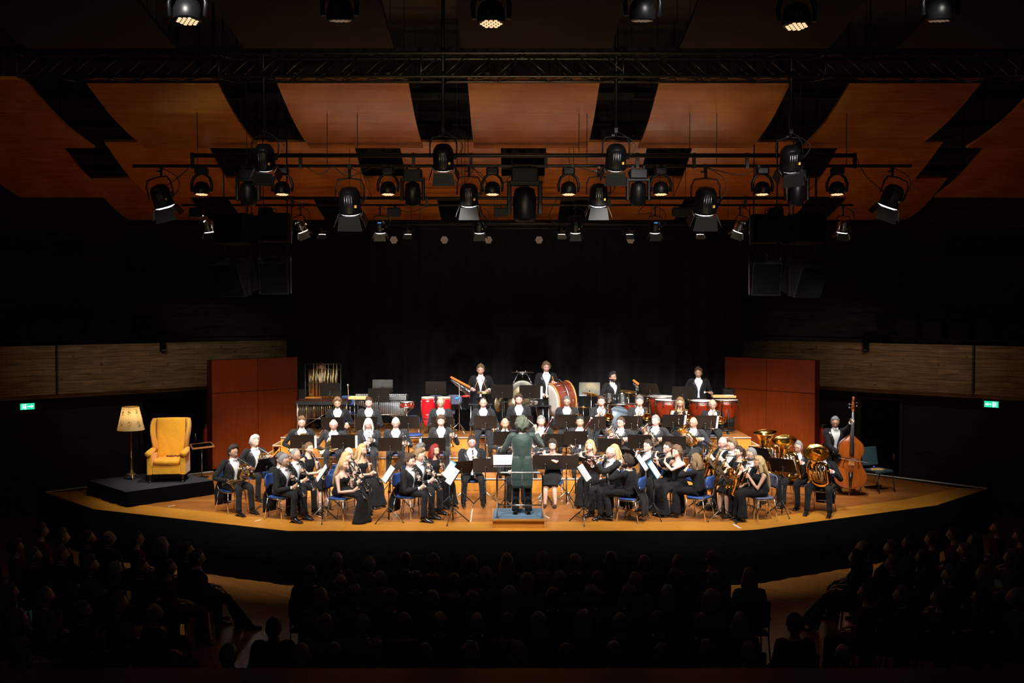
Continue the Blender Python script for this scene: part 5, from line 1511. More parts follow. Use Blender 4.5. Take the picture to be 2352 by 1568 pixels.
def big_brass(root, B, T, wdir, br, Rb, Rbell, s_=1.0, bd=None):
    """euphonium / tuba: B bottom bow centre, T bell centre, wdir sideways axis"""
    ax = (T - B); L = ax.length; ax.normalize(); wd = u_(V(wdir) - ax * V(wdir).dot(ax)); fr = u_(ax.cross(wd))
    if fr.y > 0: fr = -fr
    a = 0.105 * s_
    mb = MB()
    pts = [B + wd * a + ax * 0.45 * L, B + wd * a + ax * 0.18 * L, B + wd * a * 0.9 + ax * 0.04 * L, B + wd * a * 0.3 - ax * 0.02 * L, B - wd * a * 0.5 + ax * 0.0 * L, B - wd * a * 0.95 + ax * 0.08 * L, B - wd * a + ax * 0.25 * L]
    mb.tube(pts, [Rb * 0.55, Rb * 0.62, Rb * 0.68, Rb * 0.74, Rb * 0.8, Rb * 0.85, Rb * 0.9], 16, sub=4)
    mb.tube([pts[0], pts[0] + ax * 0.12 * L, B + wd * a * 0.75 + ax * 0.64 * L, B + wd * a * 0.15 + ax * 0.66 * L, B - wd * a * 0.1 + ax * 0.58 * L, B + ax * 0.3 * L], [Rb * 0.5, Rb * 0.45, Rb * 0.4, Rb * 0.36, Rb * 0.32, Rb * 0.3], 12, sub=4)
    mb.build('body_tubing', br, root)
    mb = MB(); b0 = pts[-1]; bd = u_(bd) if bd is not None else ax
    flare(mb, [b0, b0 + ax * 0.25 * L, T - ax * 0.28 * L - wd * a * .5 - bd * 0.03, T - bd * 0.15 * L - wd * a * .12 - ax * .03 * L, T - bd * 0.055 * L, T], [Rb * 0.9, Rb * 1.02, Rb * 1.15, Rb * 1.45, Rbell * 0.72, Rbell], 26); mb.build('bell', br, root)
    mb = MB()
    for i in range(4):
        q = B + wd * (a * (0.55 - 0.45 * i)) + ax * L * 0.30 + fr * Rb * 0.9
        mb.tube([q, q + ax * 0.15 * s_], 0.017 * s_, 10); mb.tube([q + ax * 0.15 * s_, q + ax * 0.185 * s_], 0.007 * s_, 6)
    mb.build('valves', M_silver, root)
    mb = MB()
    for i in range(5):
        q = B + wd * (a * (0.8 - 0.36 * i)) + ax * L * 0.12 + fr * (Rb * 0.95); h = (0.16 + 0.03 * (i % 3)) * s_
        mb.tube([q, q + ax * h, q + ax * (h + 0.012) - wd * 0.012 * s_, q + ax * h - wd * 0.024 * s_, q - wd * 0.024 * s_], 0.0065 * s_, 6)
    for i in range(3):
        q = B + wd * a * (0.6 - 0.5 * i) + ax * L * (0.46 + 0.03 * i) + fr * Rb * 0.9
        mb.tube([q, q + ax * 0.05 * s_ + wd * 0.03, q + ax * 0.09 * s_ - wd * 0.03], 0.008 * s_, 6, sub=3)
    mb.build('valve_slides', M_silver if br is M_silver else M_brassk, root)
def i_euph(p, c):
    s_ = 1.0; M0 = p.M
    B = V((0.10, -0.26, 0.70)); T = V((-0.13, -0.40, M0.z - 0.02))
    br = c.get('br', M_brass)
    def mk(root):
        big_brass(root, B, T, (0.7, -0.2, 0.5), br, 0.05, 0.155, 0.95)
        MB().tube([M0, M0 + V((-0.01, -0.05, -0.01)), M0 + V((-0.03, -0.14, -0.05)), B + (T - B) * 0.62 + V((0.04, -0.02, 0))], [0.011, 0.006, 0.007, 0.009], 7, sub=3).build('leadpipe', M_silver, root)
    return ('euphonium', mk), {'R': (B + (T - B) * 0.62 + V((-0.03, -0.07, 0)), (-0.5, 0.5, -0.55), (0.7, 0.3, 0), 0.8, (-0.6, 0.3, -0.8)), 'L': (B + V((0.10, -0.03, 0.10)), (0.75, 0.5, 0.2), (-0.7, 0.2, 0), 0.9, (0.55, 0.35, -0.75))}
def i_tuba(p, c):
    M0 = p.M; tl = c.get('tl', 0.0)
    B = V((0.03, -0.32, 0.60)); T = V((-0.03 + tl, -0.33 - c.get('tf', 0.04), M0.z + c.get('dz', 0.16)))
    br = c.get('br', M_brass)
    def mk(root):
        big_brass(root, B, T, (1, -0.1, 0.0), br, 0.080, 0.235, 1.5, c.get('bd', (0, -0.14, 1)))
        MB().tube([M0, M0 + V((0.02, -0.05, -0.02)), M0 + V((0.06, -0.12, -0.10)), B + (T - B) * 0.55 + V((0.09, 0, 0))], [0.013, 0.007, 0.009, 0.011], 7, sub=3).build('leadpipe', M_silver, root)
    return ('tuba', mk), {'L': (B + (T - B) * c.get('hl', 0.45) + V((0.17, -0.02, 0)), (0.6, 0.7, -0.2), (-0.8, 0, 0), 0.9, (0.55, 0.35, -0.75)), 'R': (B + (T - B) * c.get('hr', 0.40) + V((-0.16, -0.04, 0)), (-0.5, 0.8, -0.2), (0.8, -0.1, 0), 0.9, (-0.55, 0.35, -0.75))}
def i_bassoon(p, c):
    M0 = p.M
    T = V((0.24, -0.30, M0.z + 0.20)); B = V((-0.24, -0.12, 0.36))
    ax = u_(T - B); L = (T - B).length
    def mk(root):
        mb = MB(); mb.tube([B, B + ax * 0.40], [(0.036, 0.024)] * 2, 12); mb.build('boot_joint', M_bass, root)
        mb = MB(); mb.tube([B + ax * 0.40, B + ax * 0.85, T - ax * 0.02], [0.020, 0.018, 0.020], 12); mb.tube([B + ax * 0.38 + V((0.03, 0, 0)), B + ax * 0.80 + V((0.025, 0, 0))], [0.013, 0.010], 8); mb.build('long_joint', M_bass, root)
        mb = MB(); mb.tube([T - ax * 0.025, T], [0.0235, 0.025], 14); mb.build('ivory_bell_ring', M_shirt, root)
        mb = MB(); rod_keys(mb, B, ax, (0, -1, 0), 1, 0.06, L - 0.2, 12, 0.026, 0); mb.build('keywork', M_silver, root)
        MB().tube([M0, M0 + V((0.0, -0.06, 0.0)), M0 + V((0.02, -0.12, -0.03)), B + ax * 0.80 + V((0.02, 0, 0))], [0.003, 0.003, 0.0035, 0.0045], 5, sub=4).build('bocal', M_silver, root)
    return ('bassoon', mk), {'L': (B + ax * 0.62 * L, (0.6, 0.45, -0.5), (-0.7, -0.4, 0), 0.8, (0.5, 0.2, -0.8)), 'R': (B + ax * 0.24 * L, (-0.6, 0.4, 0.5), (0.7, -0.4, 0), 0.7, (-0.9, 0.5, -0.2))}
M_ebony = mat('ebony_wood', (0.010, 0.009, 0.009), 0.25, coat=0.3)
M_brassk = mat('brass_keys', (0.9, 0.66, 0.3), 0.2, 1.0)
M_hornb = mat('horn_brass', (0.95, 0.72, 0.36), 0.13, 1.0)
M_bass = mat('bassoon_maple', (0.05, 0.006, 0.006), 0.2, coat=0.6)
INST = dict(clarinet=i_clarinet, oboe=i_oboe, flute=i_flute, piccolo=i_piccolo, sax=i_sax, horn=i_horn, trumpet=i_trumpet_rest, trombone=i_trombone, euph=i_euph, tuba=i_tuba, bassoon=i_bassoon)

# ================================================================ chairs and stands
def chair_proto(mt, label, loc, rz, group):
    """padded shell on a chrome tube frame; faces -y; seat top 0.45"""
    t = thing('orchestra_chair', label, 'chair', loc, rz, group)
    mb = MB(); rings = []
    n = 18
    for z, k in ((0.415, 0.93), (0.425, 1.0), (0.443, 1.0), (0.45, 0.93)):
        rings.append([V((0.215 * k * (abs(math.cos(2 * PI * i / n)) ** 0.7) * (1 if math.cos(2 * PI * i / n) > 0 else -1), -0.02 + 0.205 * k * (abs(math.sin(2 * PI * i / n)) ** 0.7) * (1 if math.sin(2 * PI * i / n) > 0 else -1), z)) for i in range(n)])
    mb.ring_loft(rings); mb.build('seat', mt, t)
    mb = MB(); rings = []
    for z, wd in ((0.60, 0.13), (0.64, 0.185), (0.72, 0.20), (0.80, 0.19), (0.84, 0.13)):
        f = [V((wd * s_, 0.205 + 0.05 * (z - 0.5) - 0.035 * (1 - s_ * s_) * -1 - 0.02, z)) for s_ in (-1, -.6, 0, .6, 1)]
        b = [p + V((0, 0.022, 0)) for p in f[::-1]]
        rings.append(f + b)
    mb.ring_loft(rings); mb.build('backrest', mt, t)
    for sx in (-1, 1):
        MB().tube([(sx * 0.19, -0.17, 0.41), (sx * 0.215, -0.20, 0.0)], 0.0095, 7).build('front_leg', M_chrome, t)
        MB().tube([(sx * 0.19, 0.15, 0.41), (sx * 0.205, 0.215, 0.0)], 0.0095, 7).build('rear_leg', M_chrome, t)
    mb = MB(); mb.tube([(-0.19, -0.17, 0.405), (-0.19, 0.15, 0.405), (0.19, 0.15, 0.405), (0.19, -0.17, 0.405), (-0.19, -0.17, 0.405)], 0.009, 6)
    mb.tube([(-0.2, -0.18, 0.25), (0.2, -0.18, 0.25)], 0.006, 5); mb.build('seat_frame', M_chrome, t)
    mb = MB()
    for sx in (-1, 1): mb.tube([(sx * 0.17, 0.13, 0.405), (sx * 0.17, 0.20, 0.5), (sx * 0.15, 0.225, 0.68)], 0.009, 6, sub=3)
    mb.build('back_support', M_chrome, t)
    return t
CH = {}
def chair(kind, loc, rz, label):
    if kind not in CH:
        CH[kind] = chair_proto(M_navy if kind == 'blue' else M_navyg, label, loc, rz, 'blue orchestra chairs' if kind == 'blue' else 'grey-blue orchestra chairs')
        return CH[kind]
    return dup(CH[kind], loc, rz, label)

M_desk = mat('stand_desk', (0.016, 0.012, 0.009), 0.38, 0.2, var=0.1)
ST = {}
def stand(loc, rz, label, dz, tilt=22, paper=None, deskmat=None, wd=0.50, h=0.33):
    """orchestra music stand; player sits on the +y side... desk face looks to +y; back of the desk faces -y. dz desk centre height"""
    key = (round(dz, 2), tilt, paper, deskmat.name if deskmat else '', wd)
    if key in ST: return dup(ST[key], loc, rz, label)
    t = thing('music_stand', label, 'music stand', loc, rz, 'black orchestra music stands')
    Md = Matrix.Translation((0, 0, dz)) @ Matrix.Rotation(R(tilt), 4, 'X')
    dm = deskmat or M_desk
    mb = MB(); rr = 0.02; pts = []
    for cx, cz, a0 in ((wd / 2 - rr, h / 2 - rr, 0), (-wd / 2 + rr, h / 2 - rr, 90), (-wd / 2 + rr, -h / 2 + rr, 180), (wd / 2 - rr, -h / 2 + rr, 270)):
        for k in range(4):
            a = R(a0 + 30 * k); pts.append((cx + rr * math.cos(a), cz + rr * math.sin(a)))
    mb.ring_loft([[Md @ V((x, y, z)) for x, z in pts] for y in (-0.003, 0.003)], smooth=False)
    mb.box((0, 0.028, -h / 2 + 0.004), (wd, 0.055, 0.004), Md)
    mb.build('desk', dm, t)
    mb = MB(); mb.ball(V((0, -0.012, -0.05)), (0.03, 0.022, 0.03), 10, 6, 0, Md); mb.box((0, -0.02, -0.085), (0.02, 0.015, 0.04), Md, 1); mb.tube([Md @ V((0, -0.02, -0.08)), V((0, -0.02, dz - 0.16)), V((0, 0, dz - 0.24))], 0.010, 6)
    mb.build('tilt_joint', [M_black, M_steel], t)
    MB().tube([(0, 0, dz - 0.22), (0, 0, 0.62 * dz)], 0.008, 7).build('upper_pole', M_black, t)
    mb = MB(); mb.tube([(0, 0, 0.66 * dz), (0, 0, 0.05)], 0.0135, 8); mb.tube([(0, 0, 0.66 * dz), (0, 0, 0.62 * dz)], 0.019, 8); mb.tube([(0, 0, 0.25), (0, 0, 0.30)], 0.019, 8); mb.build('lower_pole', M_black, t)
    a_ = random.random() * 360
    for k in range(3):
        a = R(a_ + 120 * k); e = V((0.30 * math.cos(a), 0.30 * math.sin(a), 0.012))
        mb = MB(); mb.tube([(0.015 * math.cos(a), 0.015 * math.sin(a), 0.27), e], [(0.010, 0.006)] * 2, 6, 0, ref=(0, 0, 1)); mb.tube([e * 0.55 + V((0, 0, 0.12)) - V((0, 0, 0.012 * .55)), (0, 0, 0.08)], 0.005, 4, 0)
        mb.tube([e * 0.93 + V((0, 0, 0.018)), e], 0.012, 6, 1)
        mb.build('leg', [M_steel if k == 0 else M_black, M_rubber], t)
    ST[key] = t
    return t

def sheet(loc, rz, dz, tilt, label, blue=False, side=0.0, n=2, h=0.31):
    t = thing('sheet_music', label, 'sheet music', loc, rz, 'sheet music on the stands')
    Md = Matrix.Translation((0, 0, dz)) @ Matrix.Rotation(R(tilt), 4, 'X')
    for i in range(n):
        x = (-0.112 + 0.226 * i if n > 1 else 0) + side
        MB().box((x, 0.012, 0.0), (0.218, 0.004, h), Md).build('page', M_paper, t)
        mb = MB()
        for k in range(8): mb.box((x, 0.0145, h / 2 - 0.03 - k * (h - 0.05) / 8), (0.18, 0.0008, 0.010), Md)
        mb.build('music_staves', M_ink, t)
    if blue: MB().box((side, 0.006, 0.01), (0.49, 0.004, h + 0.03), Md).build('blue_folder', M_folder, t)
    return t
M_ink = mat('printed_ink', (0.58, 0.58, 0.59), 0.8)
M_folder = mat('folder_blue', (0.03, 0.25, 0.45), 0.5)
# ================================================================ the band
LV = {0: S, 1: S + TZ[0], 2: S + TZ[1], 3: S + TZ[2]}
# who, pixel of head top, level, depth of the head (None: from the height), facing, settings, clothing words
BAND = [
 ('dark-haired horn player in glasses', 537, 1021, 0, None, 50, dict(inst='horn', hair='full', hc='dbrown', glasses=True, outfit='tails', tails=True, skin='tan', tuck=-0.02), 'seated nearest the armchair'),
 ('white-haired horn player', 586, 999, 0, None, 45, dict(inst='horn', hair='full', hc='white'), 'seated beside the cherry screen'),
 ('dark-haired clarinettist hidden behind the front one', 646, 1038, 0, 19.15, 55, dict(inst='clarinet', hair='short', hc='dgrey', zh=1.27), 'seated in the first file'),
 ('grey-haired clarinettist in dark glasses', 656, 1041, 0, 18.45, 62, dict(inst='clarinet', hair='short', hc='grey', glasses=True, tails=True, skin='tan', hpitch=14, lean=9), 'seated at the stage edge'),
 ('balding grey clarinettist with upright collar', 682, 1028, 0, 18.95, 58, dict(inst='clarinet', hair='thin', hc='grey', glasses=True, hpitch=16, skin='tan', lean=9), 'seated in the first file'),
 ('ponytailed clarinettist in a keyhole dress', 711, 1014, 0, 19.45, 60, dict(fem=True, inst='clarinet', hair='pony', hc='lbrown', outfit='sleeveless', hem=0.32, isx=-0.02), 'bare arms and black dress'),
 ('blond clarinettist with half-tied hair', 791, 1050, 0, 18.35, 66, dict(fem=True, inst='clarinet', hair='half', hc='blond', outfit='dress', ia=38, hem=0.0), 'strapless black gown'),
 ('blond clarinettist second in her file', 797, 1036, 0, 18.95, 64, dict(fem=True, inst='clarinet', hair='long', hc='blond', outfit='sleeveless'), 'black dress'),
 ('balding clarinettist behind two blond women', 802, 1025, 0, 19.5, 62, dict(inst='clarinet', hair='ring', hc='dgrey', glasses=True), 'white shirt front'),
 ('long-haired blond clarinettist', 833, 1018, 0, 19.75, 58, dict(fem=True, inst='clarinet', hair='long', hc='blond', outfit='dress', skin='tan'), 'strapless black dress'),
 ('brown-haired clarinettist in long tails', 943, 1042, 0, 18.5, 66, dict(inst='clarinet', hair='swept', hc='brown', tails=True, ia=36, lean=4), 'seated at the stage edge'),
 ('clarinettist with grey-brown hair and glasses', 965, 1030, 0, 18.95, 62, dict(inst='clarinet', hair='full', hc='dblond', glasses=True), 'second in the file by the podium'),
 ('spiky dark-haired clarinettist', 967, 1018, 0, 19.5, 60, dict(inst='clarinet', hair='full', hc='dgrey'), 'third in the file by the podium'),
 ('red-haired clarinettist', 1000, 1019, 0, 19.85, 48, dict(fem=True, inst='clarinet', hair='bob', hc='red', outfit='top', skin='tan'), 'sleeveless black dress'),
 ('stout dark-haired oboe player', 1084, 1000, 0, 20.15, 6, dict(inst='oboe', hair='short', hc='dbrown', g=1.22, skin='pink', bow=False, outfit='suit', glasses=True, ia=32, spread=.17, isx=.05), 'white shirt and dark suit'),
 ('oboe player hidden behind the conductor', 1183, 1012, 0, 20.1, 4, dict(inst='oboe', hair='short', hc='dbrown', outfit='suit'), 'only legs and hands show'),
 ('short-haired flautist with bare shoulders', 1269, 1008, 0, 19.95, -10, dict(fem=True, inst='flute', hair='curls', hc='dbrown', outfit='dress', hem=0.30, skin='pink', fz=-0.18), 'black dress with bare shoulders'),
 ('blond flautist in one-shoulder dress', 1355, 1009, 0, 19.85, -22, dict(fem=True, inst='flute', hair='bob', hc='blond', outfit='top', skin='pink', fz=-0.30), 'black dress'),
 ('long blond flautist behind the bald man', 1410, 1019, 0, 19.5, -52, dict(fem=True, inst='flute', hair='long', hc='blond', outfit='sleeveless'), 'straight blond hair'),
 ('bald flautist in glasses', 1401, 1023, 0, 18.75, -58, dict(inst='flute', hair='bald', hc='grey', glasses=True, tails=True, skin='pink', lean=8, fz=-0.25), 'black tailcoat'),
 ('bearded piccolo player seen from behind', 1440, 1043, 0, 18.35, -118, dict(inst='piccolo', hair='full', hc='dbrown', beard=True, tails=True, skin='tan', legs=1), 'long black tails'),
 ('crew-cut flautist', 1487, 1008, 0, 19.6, -48, dict(inst='flute', hair='short', hc='dbrown', bow=False, outfit='suit'), 'dark suit'),
 ('auburn flautist in glasses', 1532, 1013, 0, 19.4, -55, dict(fem=True, inst='flute', hair='bun', hc='brown', glasses=True, outfit='blouse', skin='pink', fz=-0.12), 'black dress'),
 ('short-haired flautist with bare arms', 1553, 1022, 0, 18.95, -58, dict(fem=True, inst='flute', hair='curls', hc='lbrown', outfit='dress', skin='pink', fz=-0.28), 'black gown'),
 ('grey-blond piccolo player seen from behind', 1597, 1040, 0, 18.5, -125, dict(fem=True, inst='piccolo', hair='bob', hc='dblond', outfit='blouse', trousers=True), 'black blouse and wide trousers'),
 ('bald baritone saxophonist', 1659, 1001, 0, 19.9, -60, dict(inst='sax', size='bari', hair='bald', hc='dbrown', glasses=True, skin='pink'), 'black tailcoat'),
 ('brown-haired tenor saxophonist', 1680, 1006, 0, 19.5, -58, dict(inst='sax', size='tenor', hair='full', hc='dblond', glasses=True, skin='pink'), 'black tailcoat'),
 ('dark-haired saxophonist in short dress', 1695, 1022, 0, 19.0, -62, dict(fem=True, inst='sax', size='tenor', hair='pony', hc='dbrown', outfit='top', hem=0.4), 'black knee-length dress and bare legs'),
 ('grey-bearded saxophonist in glasses', 1724, 1027, 0, 18.65, -60, dict(inst='sax', size='alto', hair='short', hc='grey', glasses=True, beard=True, skin='tan'), 'black tailcoat'),
 ('saxophonist with long wavy blond hair', 1741, 1047, 0, 18.4, -76, dict(fem=True, inst='sax', size='alto', hair='wavy', hc='blond', outfit='sleeveless', trousers=True, skin='tan'), 'black jumpsuit at the stage edge'),
 ('tuba player behind the furthest tuba', 1786, 1004, 0, None, -32, dict(inst='tuba', hair='short', hc='dgrey', tf=0.02, dz=0.34, tl=-0.15), 'face hidden by the bell'),
 ('grey-haired middle tuba player', 1832, 1011, 0, None, -38, dict(inst='tuba', hair='short', hc='grey', glasses=True, dz=0.25, tl=-0.10, tf=0.12, skin='pink', bd=(.1, -.36, 1)), 'partly hidden by the bell'),
 ('tuba player nearest the stage edge', 1889, 1026, 0, 19.1, -28, dict(inst='tuba', hair='thin', hc='grey', tails=True, dz=0.16, tl=0.0, tf=0.22, bd=(.2, -.75, 1), skin='pink', spread=.19), 'face hidden by the bell'),
 # level 1
 ('young horn player in glasses', 693, 956, 1, 21.7, 12, dict(inst='horn', hair='swept', hc='lbrown', glasses=True, bow=False, outfit='suit'), 'on the lowest riser'),
 ('bald elderly horn player', 766, 961, 1, 21.7, 6, dict(inst='horn', hair='ring', hc='white', glasses=True, skin='pink', g=1.1, outfit='grey'), 'on the lowest riser'),
 ('long white-haired trumpeter', 846, 959, 1, 21.7, 4, dict(inst='trumpet', hair='lionmane', hc='white', glasses=True, g=1.12, tx=0.03, tz=1.02, both=True, outfit='grey', br=M_silver, skin='pink'), 'on the lowest riser'),
 ('elderly cornet player with thin white hair', 909, 957, 1, 21.7, 4, dict(inst='trumpet', hair='thin', hc='white', glasses=True, g=1.08, tx=0.17, tz=0.94, outfit='grey', br=M_silver), 'on the lowest riser'),
 ('curly brown-haired trumpeter', 1013, 953, 1, 21.7, 2, dict(inst='trumpet', hair='curls', hc='brown', bow=False, outfit='grey', tx=0.22, tz=1.12, hair_=0), 'holding a trumpet upright'),
 ('bald bass clarinettist', 1160, 958, 1, 21.7, 6, dict(inst='clarinet', hair='ring', hc='grey', ia=16, skin='tan', outfit='grey', bass=True), 'beside the conductor'),
 ('grey-haired bassoonist', 1243, 953, 1, 21.7, 2, dict(inst='bassoon', hair='short', hc='grey', skin='pink', outfit='grey'), 'on the lowest riser'),
 ('dark-haired bassoonist', 1332, 954, 1, 21.7, 0, dict(inst='bassoon', hair='short', hc='black', skin='tan', outfit='grey'), 'on the lowest riser'),
 ('euphonium player in glasses', 1425, 956, 1, 21.7, -34, dict(inst='euph', hair='short', hc='brown', glasses=True, br=M_silver, outfit='grey'), 'silver instrument'),
 ('stout grey-haired euphonium player', 1505, 952, 1, 21.7, -36, dict(inst='euph', hair='short', hc='grey', g=1.12, br=M_silver, skin='pink', outfit='grey'), 'large silver instrument'),
 ('bald euphonium player in glasses', 1592, 956, 1, 21.7, -36, dict(inst='euph', hair='bald', hc='dbrown', glasses=True, skin='tan', outfit='grey', tails=True), 'golden instrument'),
 # level 2
 ('young man with swept blond hair', 775, 912, 2, 22.62, 8, dict(hair='swept', hc='dblond', bow=False, outfit='suit', hpitch=16, skin='tan', handL=(V((0.2, -0.3, 0.66)), V((0, .9, .3)), V((0, 0, -1)), .3)), 'hands resting, middle riser'),
 ('young man with white bow tie', 847, 911, 2, 22.62, 4, dict(hair='short', hc='brown', skin='pink', hpitch=14, outfit='grey'), 'hands resting, middle riser'),
 ('balding trumpeter in glasses', 1012, 911, 2, 22.62, 0, dict(hair='ring', hc='grey', glasses=True, skin='tan', hpitch=14, outfit='grey'), 'resting in front of red congas'),
 ('dark balding man with bow tie', 1110, 911, 2, 22.62, 2, dict(hair='thin', hc='dbrown', skin='pink', hpitch=18, outfit='grey', inst='trumpet', tx=0.22, tz=0.83, tt=0.3), 'one hand on his knee'),
 ('smiling young man above the conductor', 1192, 904, 2, 22.62, 0, dict(hair='full', hc='brown', bow=False, outfit='grey', skin='pink'), 'white open collar'),
 ('trombonist holding his trombone upright', 1302, 908, 2, 22.62, -4, dict(inst='trombone', rest=True, hair='short', hc='dgrey', glasses=True, hpitch=14, skin='tan', outfit='grey'), 'middle riser'),
 ('trombonist beside the gold cymbal', 1381, 908, 2, 22.62, -4, dict(inst='trombone', hair='short', hc='brown', bow=False, outfit='grey', skin='pink'), 'middle riser'),
 ('trombonist in front of the drum kit', 1469, 908, 2, 22.62, -4, dict(inst='trombone', hair='full', hc='dgrey', outfit='grey', skin='pink', bow=False), 'middle riser'),
 ('blond woman playing trombone', 1562, 912, 2, 22.62, -6, dict(fem=True, inst='trombone', hair='wavy', hc='dblond', glasses=True, outfit='sleeveless', skin='tan', sl=0.5), 'sleeveless black dress'),
 ('elderly bass trombonist', 1637, 915, 2, 22.62, -8, dict(inst='trombone', hair='ring', hc='grey', glasses=True, skin='tan'), 'middle riser by the last kettledrum'),
]
chair_k = {}
for i, (who, px, py, lv, D, rot, cfg, extra) in enumerate(BAND):
    fem = cfg.get('fem', False)
    z0 = LV[lv]
    if D is None: q = G(px, py, z0 + (1.27 if fem else 1.31))
    else: q = Wd(px, py, D)
    zh = max(1.17, min(1.42, q.z - z0))
    cfg = dict(cfg); cfg['zh'] = zh - 0.012
    p = build_person(cfg)
    rz = R(rot)
    off = Matrix.Rotation(rz, 3, 'Z') @ V((p.top.x, p.top.y, 0))
    loc = V((q.x - off.x, q.y - off.y, z0))
    if lv == 1: loc.y = max(loc.y, TD[0] + 0.60)
    if lv == 2: loc.y = max(loc.y, TD[1] + 0.60)
    emit_person(p, 'person, %s, %s' % (who, extra), loc, rz, 'seated wind players')
    if p.mk:
        nm, mk = p.mk
        col_ = ''
        if nm in ('euphonium', 'trumpet'): col_ = 'silver ' if cfg.get('br') is M_silver else 'golden '
        if nm == 'saxophone': col_ = {'alto': 'small golden ', 'tenor': 'golden ', 'bari': 'large golden '}[cfg.get('size')]
        t = thing(nm, '%s%s held by the %s' % (col_, nm.replace('_', ' '), who), nm.replace('_', ' '), loc, rz, nm.replace('_', ' ') + 's in the band')
        mk(t)
    kind = 'blue' if (lv == 0 and px < 1650) or px < 900 else 'grey'
    chair(kind, loc + V((0, 0, 0)), rz, '%s padded chrome-legged chair under the %s' % ('blue' if kind == 'blue' else 'grey-blue', who))

# percussionists standing on the top riser
PERC = [
 ('fair-haired drummer with two sticks', 1104, 836, 23.8, 0, dict(hair='full', hc='dblond', skin='pink', hpitch=12, handR=(V((-0.16, -0.30, 1.08)), V((-.3, .8, 0)), V((0, 0, -1))), handL=(V((0.16, -0.30, 1.06)), V((.3, .8, 0)), V((0, 0, -1)))), 'standing at the small drum'),
 ('curly blond bass drummer', 1255, 830, 23.9, 8, dict(hair='curls', hc='dblond', skin='pink', hpitch=10, handL=(V((0.14, -0.30, 1.24)), V((.5, .6, -.3)), V((-1, 0, 0))), handR=(V((-0.02, -0.28, 0.92)), V((-.5, .8, 0)), V((0, 0, -1)))), 'standing beside the tilted bass drum'),
 ('bearded drum kit player in glasses', 1407, 853, 24.1, 38, dict(hair='full', hc='black', beard=True, glasses=True, bow=False, outfit='suit', skin='tan', hpitch=0, handL=(V((0.16, -0.30, 0.92)), V((.3, .8, 0)), V((0, 0, -1))), handR=(V((-0.16, -0.30, 0.92)), V((-.3, .8, 0)), V((0, 0, -1)))), 'looking aside'),
 ('timpani player holding a mallet', 1604, 843, 24.2, -4, dict(hair='full', hc='brown', bow=False, outfit='suit', skin='tan', hpitch=8, hyaw=-15, handL=(V((0.26, -0.26, 0.98)), V((.4, .7, -.3)), V((0, 0, -1))), handR=(V((-0.2, -0.3, 0.9)), V((-.3, .8, 0)), V((0, 0, -1)))), 'standing behind the kettledrums'),
 ('percussionist with red ear defenders behind the tubular bells', 738, 832, 24.7, 0, dict(hair='short', hc='brown', skin='tan', earmuffs=True, hpitch=10), 'face between the tubes'),
]
PL = {}
for who, px, py, D, rot, cfg, extra in PERC:
    q = Wd(px, py, D); z0 = LV[3]
    cfg = dict(cfg); cfg['seat'] = False; cfg['zh'] = q.z - z0 - 0.012
    cfg.setdefault('outfit', 'suit')
    p = build_person(cfg); rz = R(rot)
    off = Matrix.Rotation(rz, 3, 'Z') @ V((p.top.x, p.top.y, 0))
    loc = V((q.x - off.x, q.y - off.y, z0))
    emit_person(p, 'person, %s, %s' % (who, extra), loc, rz, 'standing percussionists')
    PL[px] = (loc, rz, cfg)

# conductor
q = Wd(1199, 956, 18.2)
ccfg = dict(seat=False, zh=q.z - (S + 0.17) - 0.03, hair='curly', hc='greenlit_grey', outfit='green', lean=2, hpitch=4, skin='fair', tails=True,
            handR=(V((-0.26, -0.26, 1.57)), V((-0.1, -0.1, -0.95)), V((0.5, -0.3, 0.2)), 0.9, V((-0.45, 0.1, -1))), handL=(V((0.16, -0.36, 1.16)), V((0.55, 0.45, 0.1)), V((0, 0, -1)), 0.6, V((0.8, 0.5, -1))))
p = build_person(ccfg)
off = Matrix.Rotation(PI, 3, 'Z') @ V((p.top.x, p.top.y, 0))
cl = V((q.x - off.x, q.y - off.y, S + 0.17))
emit_person(p, 'person, conductor with curly hair in dark green tailcoat, back to the hall', cl, PI)
Mx = Matrix.Translation(cl) @ Matrix.Rotation(PI, 4, 'Z')
h = Mx @ V((-0.26, -0.26, 1.57))
b = thing('conducting_baton', 'thin white baton in the raised hand of the conductor', 'baton', h)
MB().tube([(0, 0, 0), (-0.12, 0.10, 0.10), (-0.26, 0.24, 0.20)], [0.004, 0.003, 0.0015], 6).build('shaft', M_shirt, b)
MB().ball((0.01, -0.01, -0.01), (0.012, 0.012, 0.02), 8, 6).build('cork_grip', mat('cork', 'c08850', 0.8), b)

# podium with railing
pc = V((Wd(1191, 1196, 17.9).x, 17.68, S))
t = thing('conductor_podium', 'wooden conductor podium with blue-grey carpet top and chrome rail', 'podium', (pc.x, pc.y, S))
pw = 0.97
MB().box((0, 0.5, 0.075), (pw - 0.05, 0.95, 0.15)).build('plinth', M_apron2 if False else M_riser, t)
MB().box((0, 0.5, 0.145), (pw, 1.0, 0.03)).build('top_board', M_riser, t)
MB().box((0, 0.52, 0.163), (pw - 0.04, 0.94, 0.010)).build('carpet', mat('podium_carpet', '5b7488', 0.95, bump=0.3, bscale=120, var=0.1, scale=90), t)
xl, xr = -0.385, 0.43
zt = Wd(1192, 1085, 17.78).z - S
mb = MB(); y = 0.10
mb.tube([(xl, y, 0.165), (xl, y, zt - 0.06), (xl + 0.02, y, zt - 0.015), (xl + 0.07, y, zt), (xr - 0.07, y, zt), (xr - 0.02, y, zt - 0.015), (xr, y, zt - 0.06), (xr, y, 0.165)], 0.0165, 10)
mb.build('top_rail', M_chrome, t)
MB().tube([(xl, y, 0.40), (xr, y, 0.40)], 0.0125, 8).build('lower_rail', M_chrome, t)
mb = MB()
